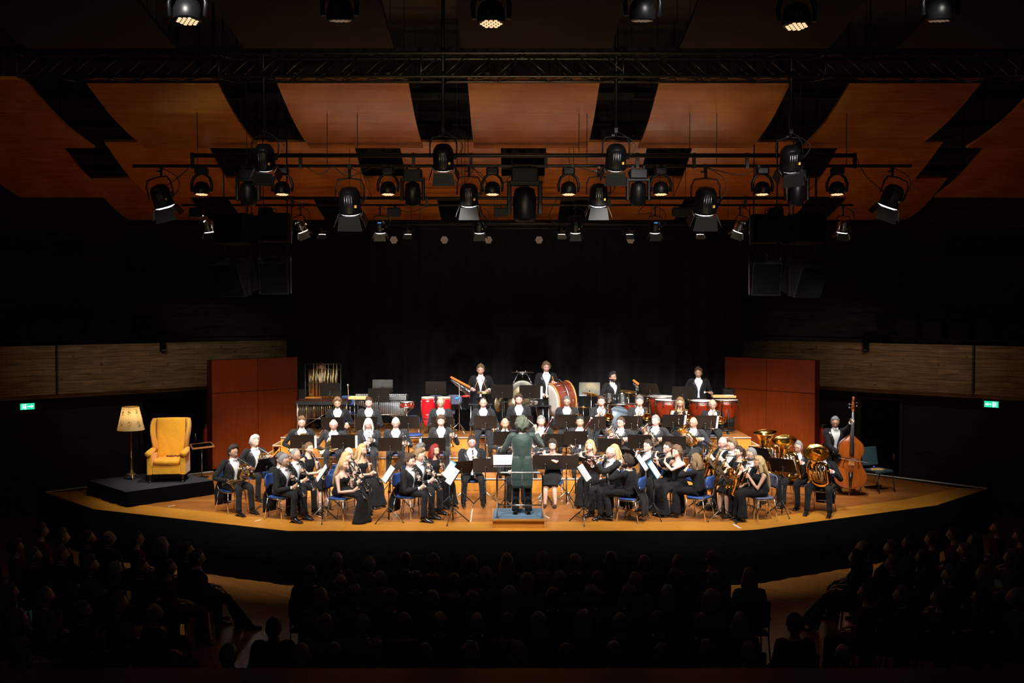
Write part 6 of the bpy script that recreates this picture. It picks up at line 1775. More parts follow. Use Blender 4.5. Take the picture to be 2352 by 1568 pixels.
for x in (xl, xr): mb.lathe([(0.035, 0.165), (0.035, 0.175), (0.02, 0.18)], 12, 0, Matrix.Translation((x, y, 0)))
mb.build('rail_flange', M_chrome, t)

# ---------------------------------------------------------------- stands
STANDS = [
 # px, py of desk centre, D, level, rot, label tail, options
 (614, 1067, 19.0, 0, 50, 'shared by the two front horn players', {}),
 (740, 1086, 18.25, 0, 104, 'at the stage edge for the first clarinet file', {'sheet': 'white'}),
 (757, 1068, 19.2, 0, 98, 'second one of the first clarinet file', {}),
 (893, 1089, 18.2, 0, 106, 'at the stage edge for the blond clarinettists', {'sheet': 'white'}),
 (918, 1062, 19.3, 0, 104, 'second one for the blond clarinettists', {}),
 (1040, 1094, 18.15, 0, 106, 'at the stage edge before the podium', {'sheet': 'white'}),
 (1032, 1078, 19.2, 0, 104, 'second one in the file by the podium', {'sheet': 'blue'}),
 (1061, 1073, 19.7, 0, 28, 'of the red-haired clarinettist', {}),
 (1115, 1068, 19.75, 0, 2, 'of the stout oboe player', {}),
 (1252, 1061, 19.75, 0, -2, 'of the short-haired flautist with bare shoulders', {}),
 (1301, 1062, 19.75, 0, -8, 'of the blond flautist in one-shoulder dress', {}),
 (1341, 1086, 18.1, 0, -106, 'at the stage edge beside the podium rail', {'sheet': 'white'}),
 (1356, 1067, 19.1, 0, -58, 'second one in the flute file beside the podium', {}),
 (1436, 1046, 19.75, 0, -40, 'behind the bearded piccolo player', {}),
 (1474, 1062, 19.0, 0, -104, 'of the crew-cut flautist', {'sheet': 'white'}),
 (1502, 1079, 18.5, 0, -106, 'of the outer flautists', {'sheet': 'blue'}),
 (1618, 1052, 19.6, 0, -98, 'third one in the saxophone file', {}),
 (1640, 1072, 18.9, 0, -102, 'second one in the saxophone file', {}),
 (1661, 1089, 18.25, 0, -104, 'at the stage edge for the saxophones', {}),
 (1748, 1043, 19.3, 0, -58, 'between the saxophones and the tubas', {}),
 (1797, 1068, 18.75, 0, -38, 'of the tuba player nearest the edge', {}),
 (694, 1014, 20.85, 0, 8, 'of the young horn player in glasses', {'slip': 1}),
 (788, 1014, 20.85, 0, 8, 'of the bald elderly horn player', {'slip': 1}),
 (896, 1020, 20.85, 0, 4, 'between the two elderly trumpeters', {}),
 (996, 1020, 20.85, 0, 0, 'of the curly brown-haired trumpeter', {'slip': -1}),
 (1161, 1006, 20.85, 0, 2, 'of the bald bass clarinettist', {}),
 (1278, 1012, 20.85, 0, 0, 'of the grey-haired bassoonist', {'slip': 1}),
 (1322, 1005, 20.75, 0, 0, 'of the dark-haired bassoonist', {}),
 (1400, 1022, 20.85, 0, -6, 'of the euphonium player in glasses', {}),
 (1469, 1014, 20.85, 0, -10, 'of the stout grey-haired euphonium player', {}),
 (1548, 1017, 20.85, 0, -10, 'of the bald euphonium player', {}),
 (763, 972, 22.25, 2, 2, 'of the young man with swept blond hair', {}),
 (841, 971, 22.25, 2, 0, 'of the young man with white bow tie', {}),
 (938, 969, 22.25, 2, 0, 'standing unused beside the elderly cornet player', {}),
 (1016, 971, 22.25, 2, 0, 'of the balding trumpeter in glasses', {}),
 (1115, 969, 22.25, 2, -3, 'of the dark balding man', {}),
 (1198, 968, 22.25, 2, -2, 'of the smiling young man', {}),
 (1301, 966, 22.25, 2, -2, 'of the trombonist holding his trombone upright', {}),
 (1366, 971, 22.2, 2, -4, 'of the trombonist beside the gold cymbal', {}),
 (1450, 969, 22.25, 2, -6, 'of the trombonist in front of the drum kit', {}),
 (1546, 966, 22.25, 2, 4, 'of the blond woman playing trombone', {'slip': 1}),
 (1620, 968, 22.25, 2, 3, 'of the elderly bass trombonist', {'slip': 1}),
 (758, 894, 23.6, 3, 0, 'in front of the tubular bells', {}),
 (870, 907, 23.35, 3, 0, 'lower one in front of the vibraphone', {}),
 (879, 886, 24.6, 3, 2, 'tall one behind the vibraphone', {}),
 (1001, 891, 24.1, 3, -2, 'behind the two red congas', {}),
 (1154, 898, 23.35, 3, 0, 'beside the hanging cymbals', {}),
 (1217, 900, 23.3, 3, 0, 'in front of the large gong', {'slip': 1}),
 (1568, 903, 23.3, 3, 4, 'of the timpani player', {}),
]
for k, (px, py, D, lv, rot, tail, op) in enumerate(STANDS):
    q = Wd(px, py, D); z0 = LV[lv]; dz = q.z - z0
    tl = 24 if lv != 3 else 14
    if abs(rot) > 20: tl = 34
    dzq = round(dz, 2)
    loc = V((q.x, q.y, z0))
    stand(loc, R(rot), 'black music stand ' + tail, dzq, tl)
    if 'sheet' in op:
        sheet(loc, R(rot), dzq, tl, 'open white pages on the music stand ' + tail if op['sheet'] == 'white' else 'blue folder with pages on the stand ' + tail, op['sheet'] == 'blue')
    if 'slip' in op:
        sheet(loc, R(rot), dzq - 0.02, tl, 'page edge sticking out beside the stand ' + tail, False, 0.19 * op['slip'], 1)
# stand turned to the hall; light on its face put into the desk colour
M_deskl = mat('stand_desk_lit', (0.33, 0.36, 0.37), 0.35, 0.7)
q = Wd(1354, 893, 23.9); stand(V((q.x, q.y, LV[3])), R(176), 'music stand with silver-lit face beside the gold cymbal', round(q.z - LV[3], 2), -12, deskmat=M_deskl)
q = Wd(1492, 893, 23.9); stand(V((q.x, q.y, LV[3])), R(-38), 'dark music stand tipped sideways between drum kit and timpani', round(q.z - LV[3], 2), 30)
# conductor's desk with open score
q = Wd(1160, 1060, 19.0); dz = round(q.z - S, 2)
stand(V((q.x, q.y, S)), R(182), 'black conductor stand holding the open score', dz, 58, wd=0.56)
sheet(V((q.x, q.y, S)), R(182), dz + 0.005, 58, 'large open white score on the conductor stand', h=0.34)
# ================================================================ armchair corner
TOPZ = S + 0.30
fv, rv, lv_, bv = G(290, 1129.9, TOPZ), G(490, 1103, TOPZ), G(202.4, 1103, TOPZ), V((0, 0, 0))
bv = rv + lv_ - fv
t = thing('covered_platform', 'low square platform draped in black cloth under the yellow armchair', 'platform')
mb = MB(); mb.plate([p - V((0, 0, 0.01)) for p in (fv, rv, bv, lv_)], 0.02, n=(0, 0, 1)); mb.build('carpet_top', mat('black_carpet', (0.022, 0.023, 0.025), 0.95, bump=0.3, bscale=40), t)
mb = MB(); top, bot = [], []
for a, b in ((lv_, fv), (fv, rv), (rv, bv), (bv, lv_)):
    nn = V(((b - a).y, -(b - a).x, 0)).normalized()
    for j in range(24):
        q = a + (b - a) * j / 24; k = 0.018 * math.sin(j * 1.3) + 0.014 * math.sin(j * 0.5 + 1) + 0.03
        top.append(q + V((0, 0, 0.002))); bot.append(V((q.x, q.y, S + 0.004)) + nn * k)
mb.ring_loft([bot, [p * 0.5 + q * 0.5 + V((0, 0, 0.0)) for p, q in zip(bot, top)], top], cap=False); mb.build('cloth_skirt', M_skirt, t)

def wing_chair(loc, rz):
    t = thing('wing_armchair', 'yellow high-backed wing armchair on the black platform', 'armchair', loc, rz)
    Y = mat('mustard_upholstery', 'e9a51c', 0.85, bump=0.35, bscale=7, var=0.06, sheen=0.2)
    H = 1.29
    # back: slightly reclined padded slab with arched top
    rings = []
    for z, wd, y in ((0.30, 0.30, 0.20), (0.55, 0.30, 0.225), (0.85, 0.315, 0.27), (1.10, 0.335, 0.315), (1.24, 0.34, 0.335), (H, 0.315, 0.345)):
        n = 9; f = [V((wd * (-1 + 2 * i / (n - 1)), y - 0.055 - 0.02 * (1 - (-1 + 2 * i / (n - 1)) ** 2) * (1 if z < 1.2 else .4), z + (0.006 * (1 - (-1 + 2 * i / (n - 1)) ** 2) if z == H else 0))) for i in range(n)]
        b = [V((p.x, y + 0.055, p.z)) for p in f[::-1]]
        rings.append(f + b)
    MB().ring_loft(rings).build('backrest', Y, t)
    for sx in (-1, 1):
        # wings curve forward beside the back
        rings = []
        for z, y0, x in ((0.60, 0.08, 0.345), (0.70, 0.03, 0.35), (0.85, -0.01, 0.37), (1.02, 0.0, 0.395), (1.15, 0.06, 0.40), (1.24, 0.15, 0.385), (H + 0.005, 0.24, 0.36)):
            y1 = 0.20 + 0.13 * (z - 0.5)
            r = 0.028
            ring = [V((sx * (x - 0.02 + r * math.cos(a)), 0, 0)) for a in ()]
            pts = []
            for k in range(10):
                a = 2 * PI * k / 10
                pts.append(V((sx * (x - 0.02 * (1 if math.sin(a) < 0 else 0) + r * math.cos(a)) - (sx * 0.05 if math.sin(a) > 0 else 0), (y0 + y1) / 2 + (y1 - y0) / 2 * math.sin(a) * 1.05, z)))
            rings.append(pts)
        MB().ring_loft(rings).build('wing', Y, t)
        # arm: upright panel with rolled top
        mb = MB()
        mb.rbox((sx * 0.335, -0.06, 0.38), (0.11, 0.56, 0.42), 0.03)
        mb.tube([(sx * 0.355, -0.35, 0.60), (sx * 0.355, -0.33, 0.605), (sx * 0.355, -0.05, 0.625), (sx * 0.345, 0.18, 0.66)], [(0.060, 0.055), (0.070, 0.065), (0.068, 0.062), (0.04, 0.05)], 14, 0, ref=(1, 0, 0), sub=3)
        mb.build('armrest', Y, t)
        mb = MB(); mb.lathe([(0.028, 0.19), (0.034, 0.15), (0.022, 0.12), (0.03, 0.09), (0.018, 0.05), (0.016, 0.04)], 12, 0, Matrix.Translation((sx * 0.33, -0.30, 0)))
        lg = mb.build('front_leg', mat('dark_mahogany', (0.03, 0.008, 0.005), 0.2, coat=0.6), t)
        mb = MB(); mb.ball((sx * 0.33, -0.30, 0.024), (0.018, 0.024, 0.024), 10, 8); mb.build('castor', M_steel, lg)
        MB().tube([(sx * 0.28, 0.24, 0.2), (sx * 0.29, 0.32, 0.0)], [0.024, 0.016], 8).build('rear_leg', mat('dark_mahogany', 0, 0), t)
    MB().rbox((0, -0.05, 0.275), (0.58, 0.58, 0.19), 0.03).build('seat_base', Y, t)
    rings = []
    for z, k in ((0.37, 0.90), (0.385, 0.99), (0.42, 1.03), (0.465, 1.0), (0.487, 0.85), (0.49, 0.5)):
        n = 28; rings.append([V((0.275 * k * (abs(math.cos(2 * PI * i / n)) ** 0.45) * math.copysign(1, math.cos(2 * PI * i / n)), -0.09 + 0.26 * k * (abs(math.sin(2 * PI * i / n)) ** 0.45) * math.copysign(1, math.sin(2 * PI * i / n)), z + 0.006 * math.sin(i * 2.3 + z * 30))) for i in range(n)])
    MB().ring_loft(rings).build('seat_cushion', Y, t)
    mb = MB()
    for sx in (-1, 1): mb.tube([(sx * 0.30, 0.145 + 0.13 * (z - 0.5), z) for z in (0.6, 0.8, 1.0, 1.2, 1.28)], 0.006, 6)
    mb.tube([(-0.28, -0.345, 0.375), (0, -0.35, 0.37), (0.28, -0.345, 0.375)], 0.006, 6)
    mb.build('piping', mat('piping_brown', '8a4a08', 0.8), t)
    return t
fl, fr = G(342.7, 1109, TOPZ), G(413.3, 1107.5, TOPZ)
c = (fl + fr) / 2
wing_chair(V((c.x, c.y + 0.30, TOPZ)), R(7))
mb = MB()
cloth = thing('embroidered_runner', 'small dark red patterned cloth lying on the yellow seat cushion', 'cloth', V((c.x + 0.03, c.y + 0.42, TOPZ + 0.495)), R(7))
n = 12; rows = [[V((-0.12 + 0.26 * i / n, -0.04 + 0.08 * j, 0.012 + 0.008 * math.sin(i * 1.7 + j))) for i in range(n + 1)] for j in range(2)]
mb.ring_loft([rows[0] + [p - V((0, 0, 0.014)) for p in rows[0][::-1]], rows[1] + [p - V((0, 0, 0.014)) for p in rows[1][::-1]]], smooth=False)
mb.build('cloth_panel', mat('red_embroidery', (0.12, 0.015, 0.01), 0.8, var=0.8, scale=60), cloth)

def floor_lamp(loc):
    t = thing('floor_lamp', 'brass floor lamp with cream floral pleated shade beside the armchair', 'lamp', loc)
    Br = mat('aged_brass', (0.30, 0.20, 0.09), 0.4, 0.9)
    mb = MB()
    prof = [(0.10, 0.09), (0.105, 0.10), (0.07, 0.115), (0.045, 0.14), (0.05, 0.16), (0.028, 0.19), (0.03, 0.24), (0.022, 0.28), (0.024, 0.34), (0.016, 0.40), (0.028, 0.42), (0.014, 0.44), (0.035, 0.455), (0.012, 0.475), (0.010, 0.80), (0.010, 1.10), (0.022, 1.12), (0.012, 1.14), (0.03, 1.16), (0.012, 1.18), (0.008, 1.22), (0.008, 1.36)]
    mb.lathe(prof, 14); mb.build('turned_stem', Br, t)
    mb = MB()
    for k in range(3):
        a = R(-90 + 120 * k + 30)
        d = V((math.cos(a), math.sin(a), 0))
        mb.tube([d * 0.03 + V((0, 0, 0.12)), d * 0.10 + V((0, 0, 0.085)), d * 0.15 + V((0, 0, 0.02)), d * 0.18 + V((0, 0, 0.012))], [0.03, 0.024, 0.016, 0.014], 7, 0, sub=3)
    mb.build('tripod_foot', Br, t)
    z0, z1 = 1.05, 1.55
    SH = mat('pleated_shade', 'f0dcae', 0.8, var=0.04)
    nt = SH.node_tree; b = nt.nodes['Principled BSDF']
    b.inputs['Subsurface Weight'].default_value = 0.0
    tr = nt.nodes.new('ShaderNodeBsdfTranslucent'); tr.inputs[0].default_value = (0.9, 0.75, 0.45, 1)
    ms = nt.nodes.new('ShaderNodeMixShader'); ms.inputs[0].default_value = 0.45
    out = nt.nodes['Material Output']
    nt.links.new(b.outputs[0], ms.inputs[1]); nt.links.new(tr.outputs[0], ms.inputs[2]); nt.links.new(ms.outputs[0], out.inputs['Surface'])
    rings = []; n = 96
    for f in (0, 0.25, 0.5, 0.75, 1):
        rr = 0.275 + (0.165 - 0.275) * f
        rings.append([V(((rr + 0.004 * (i % 2)) * math.cos(2 * PI * i / n), (rr + 0.004 * (i % 2)) * math.sin(2 * PI * i / n), z0 + (z1 - z0) * f)) for i in range(n)])
    sh = MB().ring_loft(rings, cap=False).build('lamp_shade', SH, t)
    # printed flower sprigs on the shade
    mb = MB(); rnd = random.Random(4)
    for a0 in range(-180, 180, 45):
        for zf, ph in ((0.30, 0), (0.78, 1)):
            for k in range(26):
                a = R(a0 + 12 + rnd.gauss(0, 5.0) + (0 if ph else 3)); f = zf + rnd.gauss(0, 0.07)
                rr = 0.275 - 0.11 * f + 0.0065
                q = V((rr * math.cos(a), rr * math.sin(a), z0 + (z1 - z0) * f)); o_ = V((math.cos(a), math.sin(a), 0)); s_ = V((-math.sin(a), math.cos(a), 0))
                w_ = 0.006 + 0.006 * rnd.random(); hh = 0.008 + 0.01 * rnd.random(); an = rnd.random() * 3
                u1 = s_ * math.cos(an) + V((0, 0, 1)) * math.sin(an); u2 = o_.cross(u1)
                mb.plate([q - u1 * hh, q - u2 * w_ * .5, q + u1 * hh, q + u2 * w_ * .5], 0.0008, n=o_)
    mb.build('flower_print', mat('print_brown', (0.10, 0.045, 0.03), 0.8), sh)
    mb = MB(); mb.torus((0, 0, z0), 0.277, 0.006, 40, 5); mb.torus((0, 0, z1), 0.168, 0.006, 30, 5); mb.build('trim_braid', mat('braid_brown', (0.15, 0.08, 0.04), 0.8), sh)
    mb = MB(); mb.lathe([(0.0, z1 - 0.004), (0.165, z1 - 0.004), (0.165, z1), (0.0, z1 + 0.002)], 24, cap=False); mb.build('shade_top', SH, t)
    mb = MB(); mb.ball((0, 0, z1 + 0.02), 0.012, 8, 6); mb.build('finial', Br, t)
    MB().ball((0, 0, 1.30), (0.03, 0.03, 0.04), 10, 8).build('bulb', mat('bulb_glow', (1, 0.8, 0.5), 0.4, emit=(1, 0.72, 0.36), estr=1.5), t)
    d = bpy.data.lights.new('bulb_light', 'POINT'); d.energy = 2.6; d.color = (1, 0.72, 0.38); d.shadow_soft_size = 0.045
    o = bpy.data.objects.new('bulb_light', d); col.objects.link(o); o.location = V(loc) + V((0.03, -0.03, 1.37))
floor_lamp(G(302, 1100, TOPZ))

# reading table with a laptop-like black board, beside the armchair
q = G(464, 1096, S)
t = thing('side_table', 'small wooden tilted table on a thin pole beside the screen', 'table', q, R(-12))
zt = 0.73
MB().tube([(0, 0, 0.01), (0, 0, zt - 0.01)], 0.011, 8).build('pole', M_steel, t)
mb = MB(); mb.lathe([(0.16, 0), (0.16, 0.012), (0.02, 0.03)], 16); mb.build('foot_plate', M_black, t)
Mt = Matrix.Translation((0, 0, zt)) @ Matrix.Rotation(R(6), 4, 'X') @ Matrix.Rotation(R(38), 4, 'Z')
WB = mat('beech_edge', 'c8864a', 0.5)
MB().box((0, 0, 0), (0.50, 0.46, 0.012), Mt).build('table_board', WB, t)
mb = MB()
for x, y, a, b_ in ((0, -0.225, 0.5, 0.025), (0, 0.225, 0.5, 0.025), (-0.24, 0, 0.025, 0.46), (0.24, 0, 0.025, 0.46)): mb.box((x, y, 0.018), (a, b_, 0.028), Mt)
mb.build('raised_rim', WB, t)
t2 = thing('black_folder', 'flat black folder lying on the small wooden table', 'folder', q, R(-12))
MB().rbox((0.01, 0.0, 0.018), (0.42, 0.36, 0.02), 0.01, Mt).build('folder_cover', M_skirt, t2)
t2 = thing('table_microphone', 'thin black stick microphone standing on the small wooden table', 'microphone', q, R(-12))
mb = MB(); mb.tube([Mt @ V((-0.1, 0.1, 0.03)), Mt @ V((-0.1, 0.1, 0.05))], 0.035, 12); mb.build('base', M_black, t2)
MB().tube([Mt @ V((-0.1, 0.1, 0.04)), Mt @ V((-0.11, 0.1, 0.30))], [0.006, 0.009], 7).build('stick', M_steel, t2)
# fire extinguishers on the lower side walls
for px, A_, n_, rz_, lb in ((474, LA, LN, LRZ, 'red fire extinguisher on the wall between armchair and cherry screen'), (1888, RA, RN, RRZ, 'red fire extinguisher on the wall behind the double bassist')):
    c = on_wall(px, 986, A_, n_, 0.72)
    c = Wd(px, 986, 24.6 if px < 1000 else 24.9)
    t = thing('fire_extinguisher', lb, 'extinguisher', (c.x, c.y, c.z - 0.30), 0)
    mb = MB(); mb.lathe([(0.07, -0.18), (0.078, -0.16), (0.078, 0.25), (0.055, 0.32), (0.025, 0.36)], 14); mb.build('cylinder_body', mat('extinguisher_red', (0.45, 0.03, 0.015), 0.35), t)
    mb = MB(); mb.box((0, 0, 0.39), (0.035, 0.06, 0.05)); mb.box((0.03, -0.02, 0.42), (0.11, 0.02, 0.012)); mb.build('valve_head', M_steel, t)
    MB().tube([(0.03, 0, 0.38), (0.11, -0.02, 0.30), (0.10, -0.02, 0.0)], 0.010, 6, sub=4).build('hose', M_rubber, t)
    mb = MB(); mb.box((0, 0.05, -0.20), (0.16, 0.12, 0.03)); mb.tube([(0, 0.05, -0.21), (0, 0.05, S - c.z + 0.30)], 0.02, 6); mb.lathe([(0.12, S - c.z + 0.30), (0.12, S - c.z + 0.315)], 14); mb.build('floor_stand', M_black, t)

# ================================================================ double bass corner
def double_bass(loc, rz, tilt):
    t = thing('double_bass', 'honey-brown double bass held upright by the standing bassist', 'double bass', loc, rz)
    W_ = mat('bass_varnish', 'a3521a', 0.22, coat=0.7, var=0.25, scale=3, stretch=(8, 8, 1))
    Wd_ = mat('bass_ribs', '7c3a10', 0.25, coat=0.6)
    Mb = Matrix.Rotation(R(tilt[0]), 4, 'X') @ Matrix.Rotation(R(tilt[1]), 4, 'Y')
    z0, BL = 0.16, 1.12
    # half widths along the body from bottom to shoulder
    cp = [(0, 0.0), (0.012, 0.10), (0.05, 0.21), (0.12, 0.295), (0.21, 0.335), (0.30, 0.325), (0.38, 0.275), (0.43, 0.235), (0.455, 0.232), (0.50, 0.205), (0.56, 0.19), (0.63, 0.205), (0.655, 0.238), (0.68, 0.245), (0.76, 0.255), (0.84, 0.235), (0.90, 0.18), (0.95, 0.11), (1.0, 0.045)]
    nz, nx = 48, 14
    def wv(v):
        for (a, x), (b, y) in zip(cp, cp[1:]):
            if a <= v <= b: return x + (y - x) * (v - a) / (b - a)
        return 0.045
    def depth(v): return 0.105 - 0.045 * max(0, (v - 0.6) / 0.4)
    for nm, sgn in (('top_plate', -1), ('back_plate', 1)):
        mb = MB(); rows = []
        for i in range(nz + 1):
            v = i / nz; w_ = wv(v)
            rows.append([Mb @ V((w_ * u, sgn * (depth(v) + 0.035 * (1 - u * u) * min(1, w_ / 0.2)), z0 + BL * v)) for u in [math.sin(PI / 2 * (-1 + 2 * k / nx)) for k in range(nx + 1)]])
        mb.ring_loft(rows, closed=False, cap=False); mb.build(nm, W_, t)
    mb = MB(); L1, L2 = [], []
    for s_ in (1, -1):
        rng = range(nz + 1) if s_ > 0 else range(nz, -1, -1)
        for i in rng:
            v = i / nz; L1.append(Mb @ V((s_ * wv(v), -depth(v) - 0.004, z0 + BL * v))); L2.append(Mb @ V((s_ * wv(v), depth(v) + 0.004, z0 + BL * v)))
    mb.ring_loft([L1, L2], cap=False); mb.build('ribs', Wd_, t)
    mb = MB(); mb.tube([Mb @ p for p in L1[:0]] or [Mb @ V((wv(i / nz) * s_, -depth(i / nz) - 0.006, z0 + BL * i / nz)) for s_ in (1,) for i in range(nz + 1)], 0.006, 4); mb.tube([Mb @ V((-wv(i / nz), -depth(i / nz) - 0.006, z0 + BL * i / nz)) for i in range(nz + 1)], 0.006, 4); mb.build('edge_binding', Wd_, t)
    zb = z0 + 0.50 * BL
    for sx in (-1, 1):
        MB().tube([Mb @ V((sx * 0.135, -0.135, zb - 0.10)), Mb @ V((sx * 0.16, -0.13, zb - 0.07)), Mb @ V((sx * 0.145, -0.138, zb)), Mb @ V((sx * 0.125, -0.142, zb + 0.06)), Mb @ V((sx * 0.105, -0.142, zb + 0.09)), Mb @ V((sx * 0.085, -0.143, zb + 0.07))], [0.010, 0.006, 0.006, 0.006, 0.006, 0.010], 6, sub=4).build('f_hole', M_ebony, t)
    mb = MB(); mb.box((0, -0.175, zb), (0.13, 0.014, 0.09), Mb, taper=0.7); mb.build('bridge', mat('bridge_maple', 'c98a4a', 0.5), t)
    mb = MB(); rings = [[Mb @ V((x * w_, -0.150 - 0.02 * (1 - abs(x)), z)) for x in (-1, -.5, 0, .5, 1)] + [Mb @ V((x * w_, -0.138, z)) for x in (1, 0, -1)] for z, w_ in ((z0 + 0.03, 0.025), (z0 + 0.36, 0.045))]
    mb.ring_loft(rings); mb.build('tailpiece', M_ebony, t)
    mb = MB(); zt = z0 + BL + 0.55
    rings = [[Mb @ V((x * w_, y - 0.012 * (1 - x * x), z)) for x in (-1, -.5, 0, .5, 1)] + [Mb @ V((w_, y + 0.02, z)), Mb @ V((-w_, y + 0.02, z))] for z, w_, y in ((zb + 0.18, 0.046, -0.185), (z0 + BL, 0.036, -0.135), (zt - 0.03, 0.022, -0.115))]
    mb.ring_loft(rings); mb.build('fingerboard', mat('ebony_satin', (0.05, 0.05, 0.055), 0.25, coat=0.4), t)
    mb = MB(); mb.tube([Mb @ V((0, -0.07, z0 + BL - 0.04)), Mb @ V((0, -0.095, z0 + BL + 0.12)), Mb @ V((0, -0.095, zt - 0.05)), Mb @ V((0, -0.09, zt))], [(0.045, 0.06), (0.028, 0.026), (0.024, 0.022), (0.03, 0.03)], 10, 0, ref=(1, 0, 0)); mb.build('neck', W_, t)
    mb = MB(); mb.tube([Mb @ V((0, -0.085, zt - 0.01)), Mb @ V((0, -0.065, zt + 0.14)), Mb @ V((0, -0.06, zt + 0.20))], [(0.034, 0.035), (0.028, 0.03), (0.022, 0.022)], 10, 0, ref=(1, 0, 0)); mb.build('peg_box', W_, t)
    mb = MB()
    for k in range(14): 
        a = k * 0.75; r_ = 0.042 - 0.0027 * k; mb.ball(Mb @ V((0, -0.075 + r_ * math.cos(a + 1.5), zt + 0.215 + r_ * math.sin(a + 1.5))), (0.026 - 0.0004 * k, 0.014, 0.014), 8, 6)
    mb.build('scroll', W_, t)
    for k in range(4):
        sx = 1 if k % 2 else -1; z = zt + 0.035 + 0.035 * k
        mb = MB(); mb.tube([Mb @ V((-sx * 0.03, -0.07, z)), Mb @ V((sx * 0.065, -0.07, z))], 0.005, 6); mb.ball(Mb @ V((sx * 0.075, -0.07, z)), (0.012, 0.005, 0.018), 8, 6); mb.build('tuning_peg', M_steel, t)
    for k in range(4):
        x = -0.024 + 0.016 * k
        MB().tube([Mb @ V((x * 1.2, -0.165, z0 + 0.35)), Mb @ V((x * 1.35, -0.222, zb + 0.045)), Mb @ V((x * 0.6, -0.135, zt))], 0.0024, 4).build('string', M_silver, t)
    MB().tube([Mb @ V((0, 0, z0 + 0.01)), Mb @ V((0, 0, 0.03)), Mb @ V((0, 0, 0.0))], [0.008, 0.007, 0.004], 7).build('endpin', M_steel, t)
    return Mb
ep = G(1950, 1138, S)
BM = double_bass(ep, R(-12), (0.8, 1.5))
# bassist leaning over
q = Wd(1913, 957, 21.35)
bc = dict(seat=False, zh=q.z - S, hair='short', hc='grey', glasses=True, skin='tan', lean=12, hpitch=18, hyaw=-20, tails=True, outfit='tails', id='bass')
loc = V((q.x + 0.02, 21.42, S)); rz = R(4)
Minv = (Matrix.Translation(loc) @ Matrix.Rotation(rz, 4, 'Z')).inverted()
Mbw = Matrix.Translation(ep) @ Matrix.Rotation(R(-12), 4, 'Z') @ BM
gl_ = Minv @ (Mbw @ V((0.0, -0.09, 1.62))); gr_ = Minv @ Wd(1936, 1050, 20.95)
bc['handL'] = (gl_, (-0.1, 0.75, -0.65), (-0.3, -0.9, 0.2), 1.0, V((0.8, 0.3, -0.3))); bc['handR'] = (gr_, (-0.35, 0.5, 0.75), (0.1, -0.6, -0.7), 0.9, V((-0.6, 0.4, -0.5)))
bc['zh'] += 0.02
p = build_person(bc)
emit_person(p, 'person, grey-haired double bassist in glasses and tailcoat, leaning over his instrument', loc, rz)
t = thing('bass_bow', 'dark wooden double bass bow drawn across the strings', 'bow', (0, 0, 0))
b0, b1 = Wd(1926, 1049, 20.72), Wd(1993, 1061, 20.45)
MB().tube([b0, b0 * .5 + b1 * .5 + V((0, 0, 0.012)), b1], [0.007, 0.006, 0.004], 6).build('stick', M_ebony, t)
MB().tube([b0 - V((0, 0, 0.022)), b1 - V((0, 0, 0.012))], 0.0025, 4).build('bow_hair', M_shirt, t)
MB().box((0, 0, 0), (0.035, 0.015, 0.025), Matrix.Translation(b0 - V((-0.02, 0, 0.012)))).build('frog', M_ebony, t)

# empty dark teal conference chair
t = thing('conference_chair', 'empty dark teal upholstered chair with black legs beside the double bass', 'chair', G(2012, 1128, S) + V((0.05, 0.05, 0)), R(28))
tl_ = mat('teal_fabric', (0.020, 0.055, 0.075), 0.9, bump=0.2, bscale=60)
MB().rbox((0, -0.02, 0.445), (0.46, 0.44, 0.05), 0.04).build('seat', tl_, t)
Mk = Matrix.Translation((0, 0.23, 0.73)) @ Matrix.Rotation(R(-10), 4, 'X')
mb = MB(); mb.rbox((0, 0, 0), (0.44, 0.40, 0.035), 0.03, Mk @ Matrix.Rotation(PI / 2, 4, 'X')); mb.build('backrest', tl_, t)
for sx in (-1, 1):
    MB().tube([(sx * 0.22, -0.19, 0.43), (sx * 0.24, -0.26, 0)], 0.011, 7).build('front_leg', M_black, t)
    MB().tube([(sx * 0.22, 0.10, 0.43), (sx * 0.24, 0.26, 0)], 0.011, 7).build('rear_leg', M_black, t)
mb = MB()
for sx in (-1, 1): mb.tube([(sx * 0.225, -0.2, 0.425), (sx * 0.23, 0.18, 0.43), (sx * 0.20, 0.23, 0.6)], 0.010, 6, sub=3); mb.box((sx * 0.25, 0.0, 0.45), (0.02, 0.3, 0.03))
mb.build('side_frame', M_black, t)
cc = t.location
o = MB().plate([(-0.17, -0.12, 0), (0.05, -0.16, 0.0), (0.16, -0.05, 0.0), (0.10, 0.12, 0.0), (-0.12, 0.06, 0)], 0.012, n=(0, 0, 1)).build('yellow_cloth', mat('yellow_cloth', (0.55, 0.33, 0.08), 0.9)); o.location = (cc.x - 0.02, cc.y - 0.02, S + 0.478)
tag(o, 'crumpled yellow cloth on the empty teal chair', 'cloth')
o = MB().lathe([(0.022, 0), (0.024, 0.045), (0.016, 0.05)], 12).build('rosin_jar', mat('violet_plastic', (0.12, 0.08, 0.5), 0.4)); o.location = (cc.x - 0.06, cc.y + 0.06, S + 0.485)
tag(o, 'small violet rosin jar on the yellow cloth', 'jar')

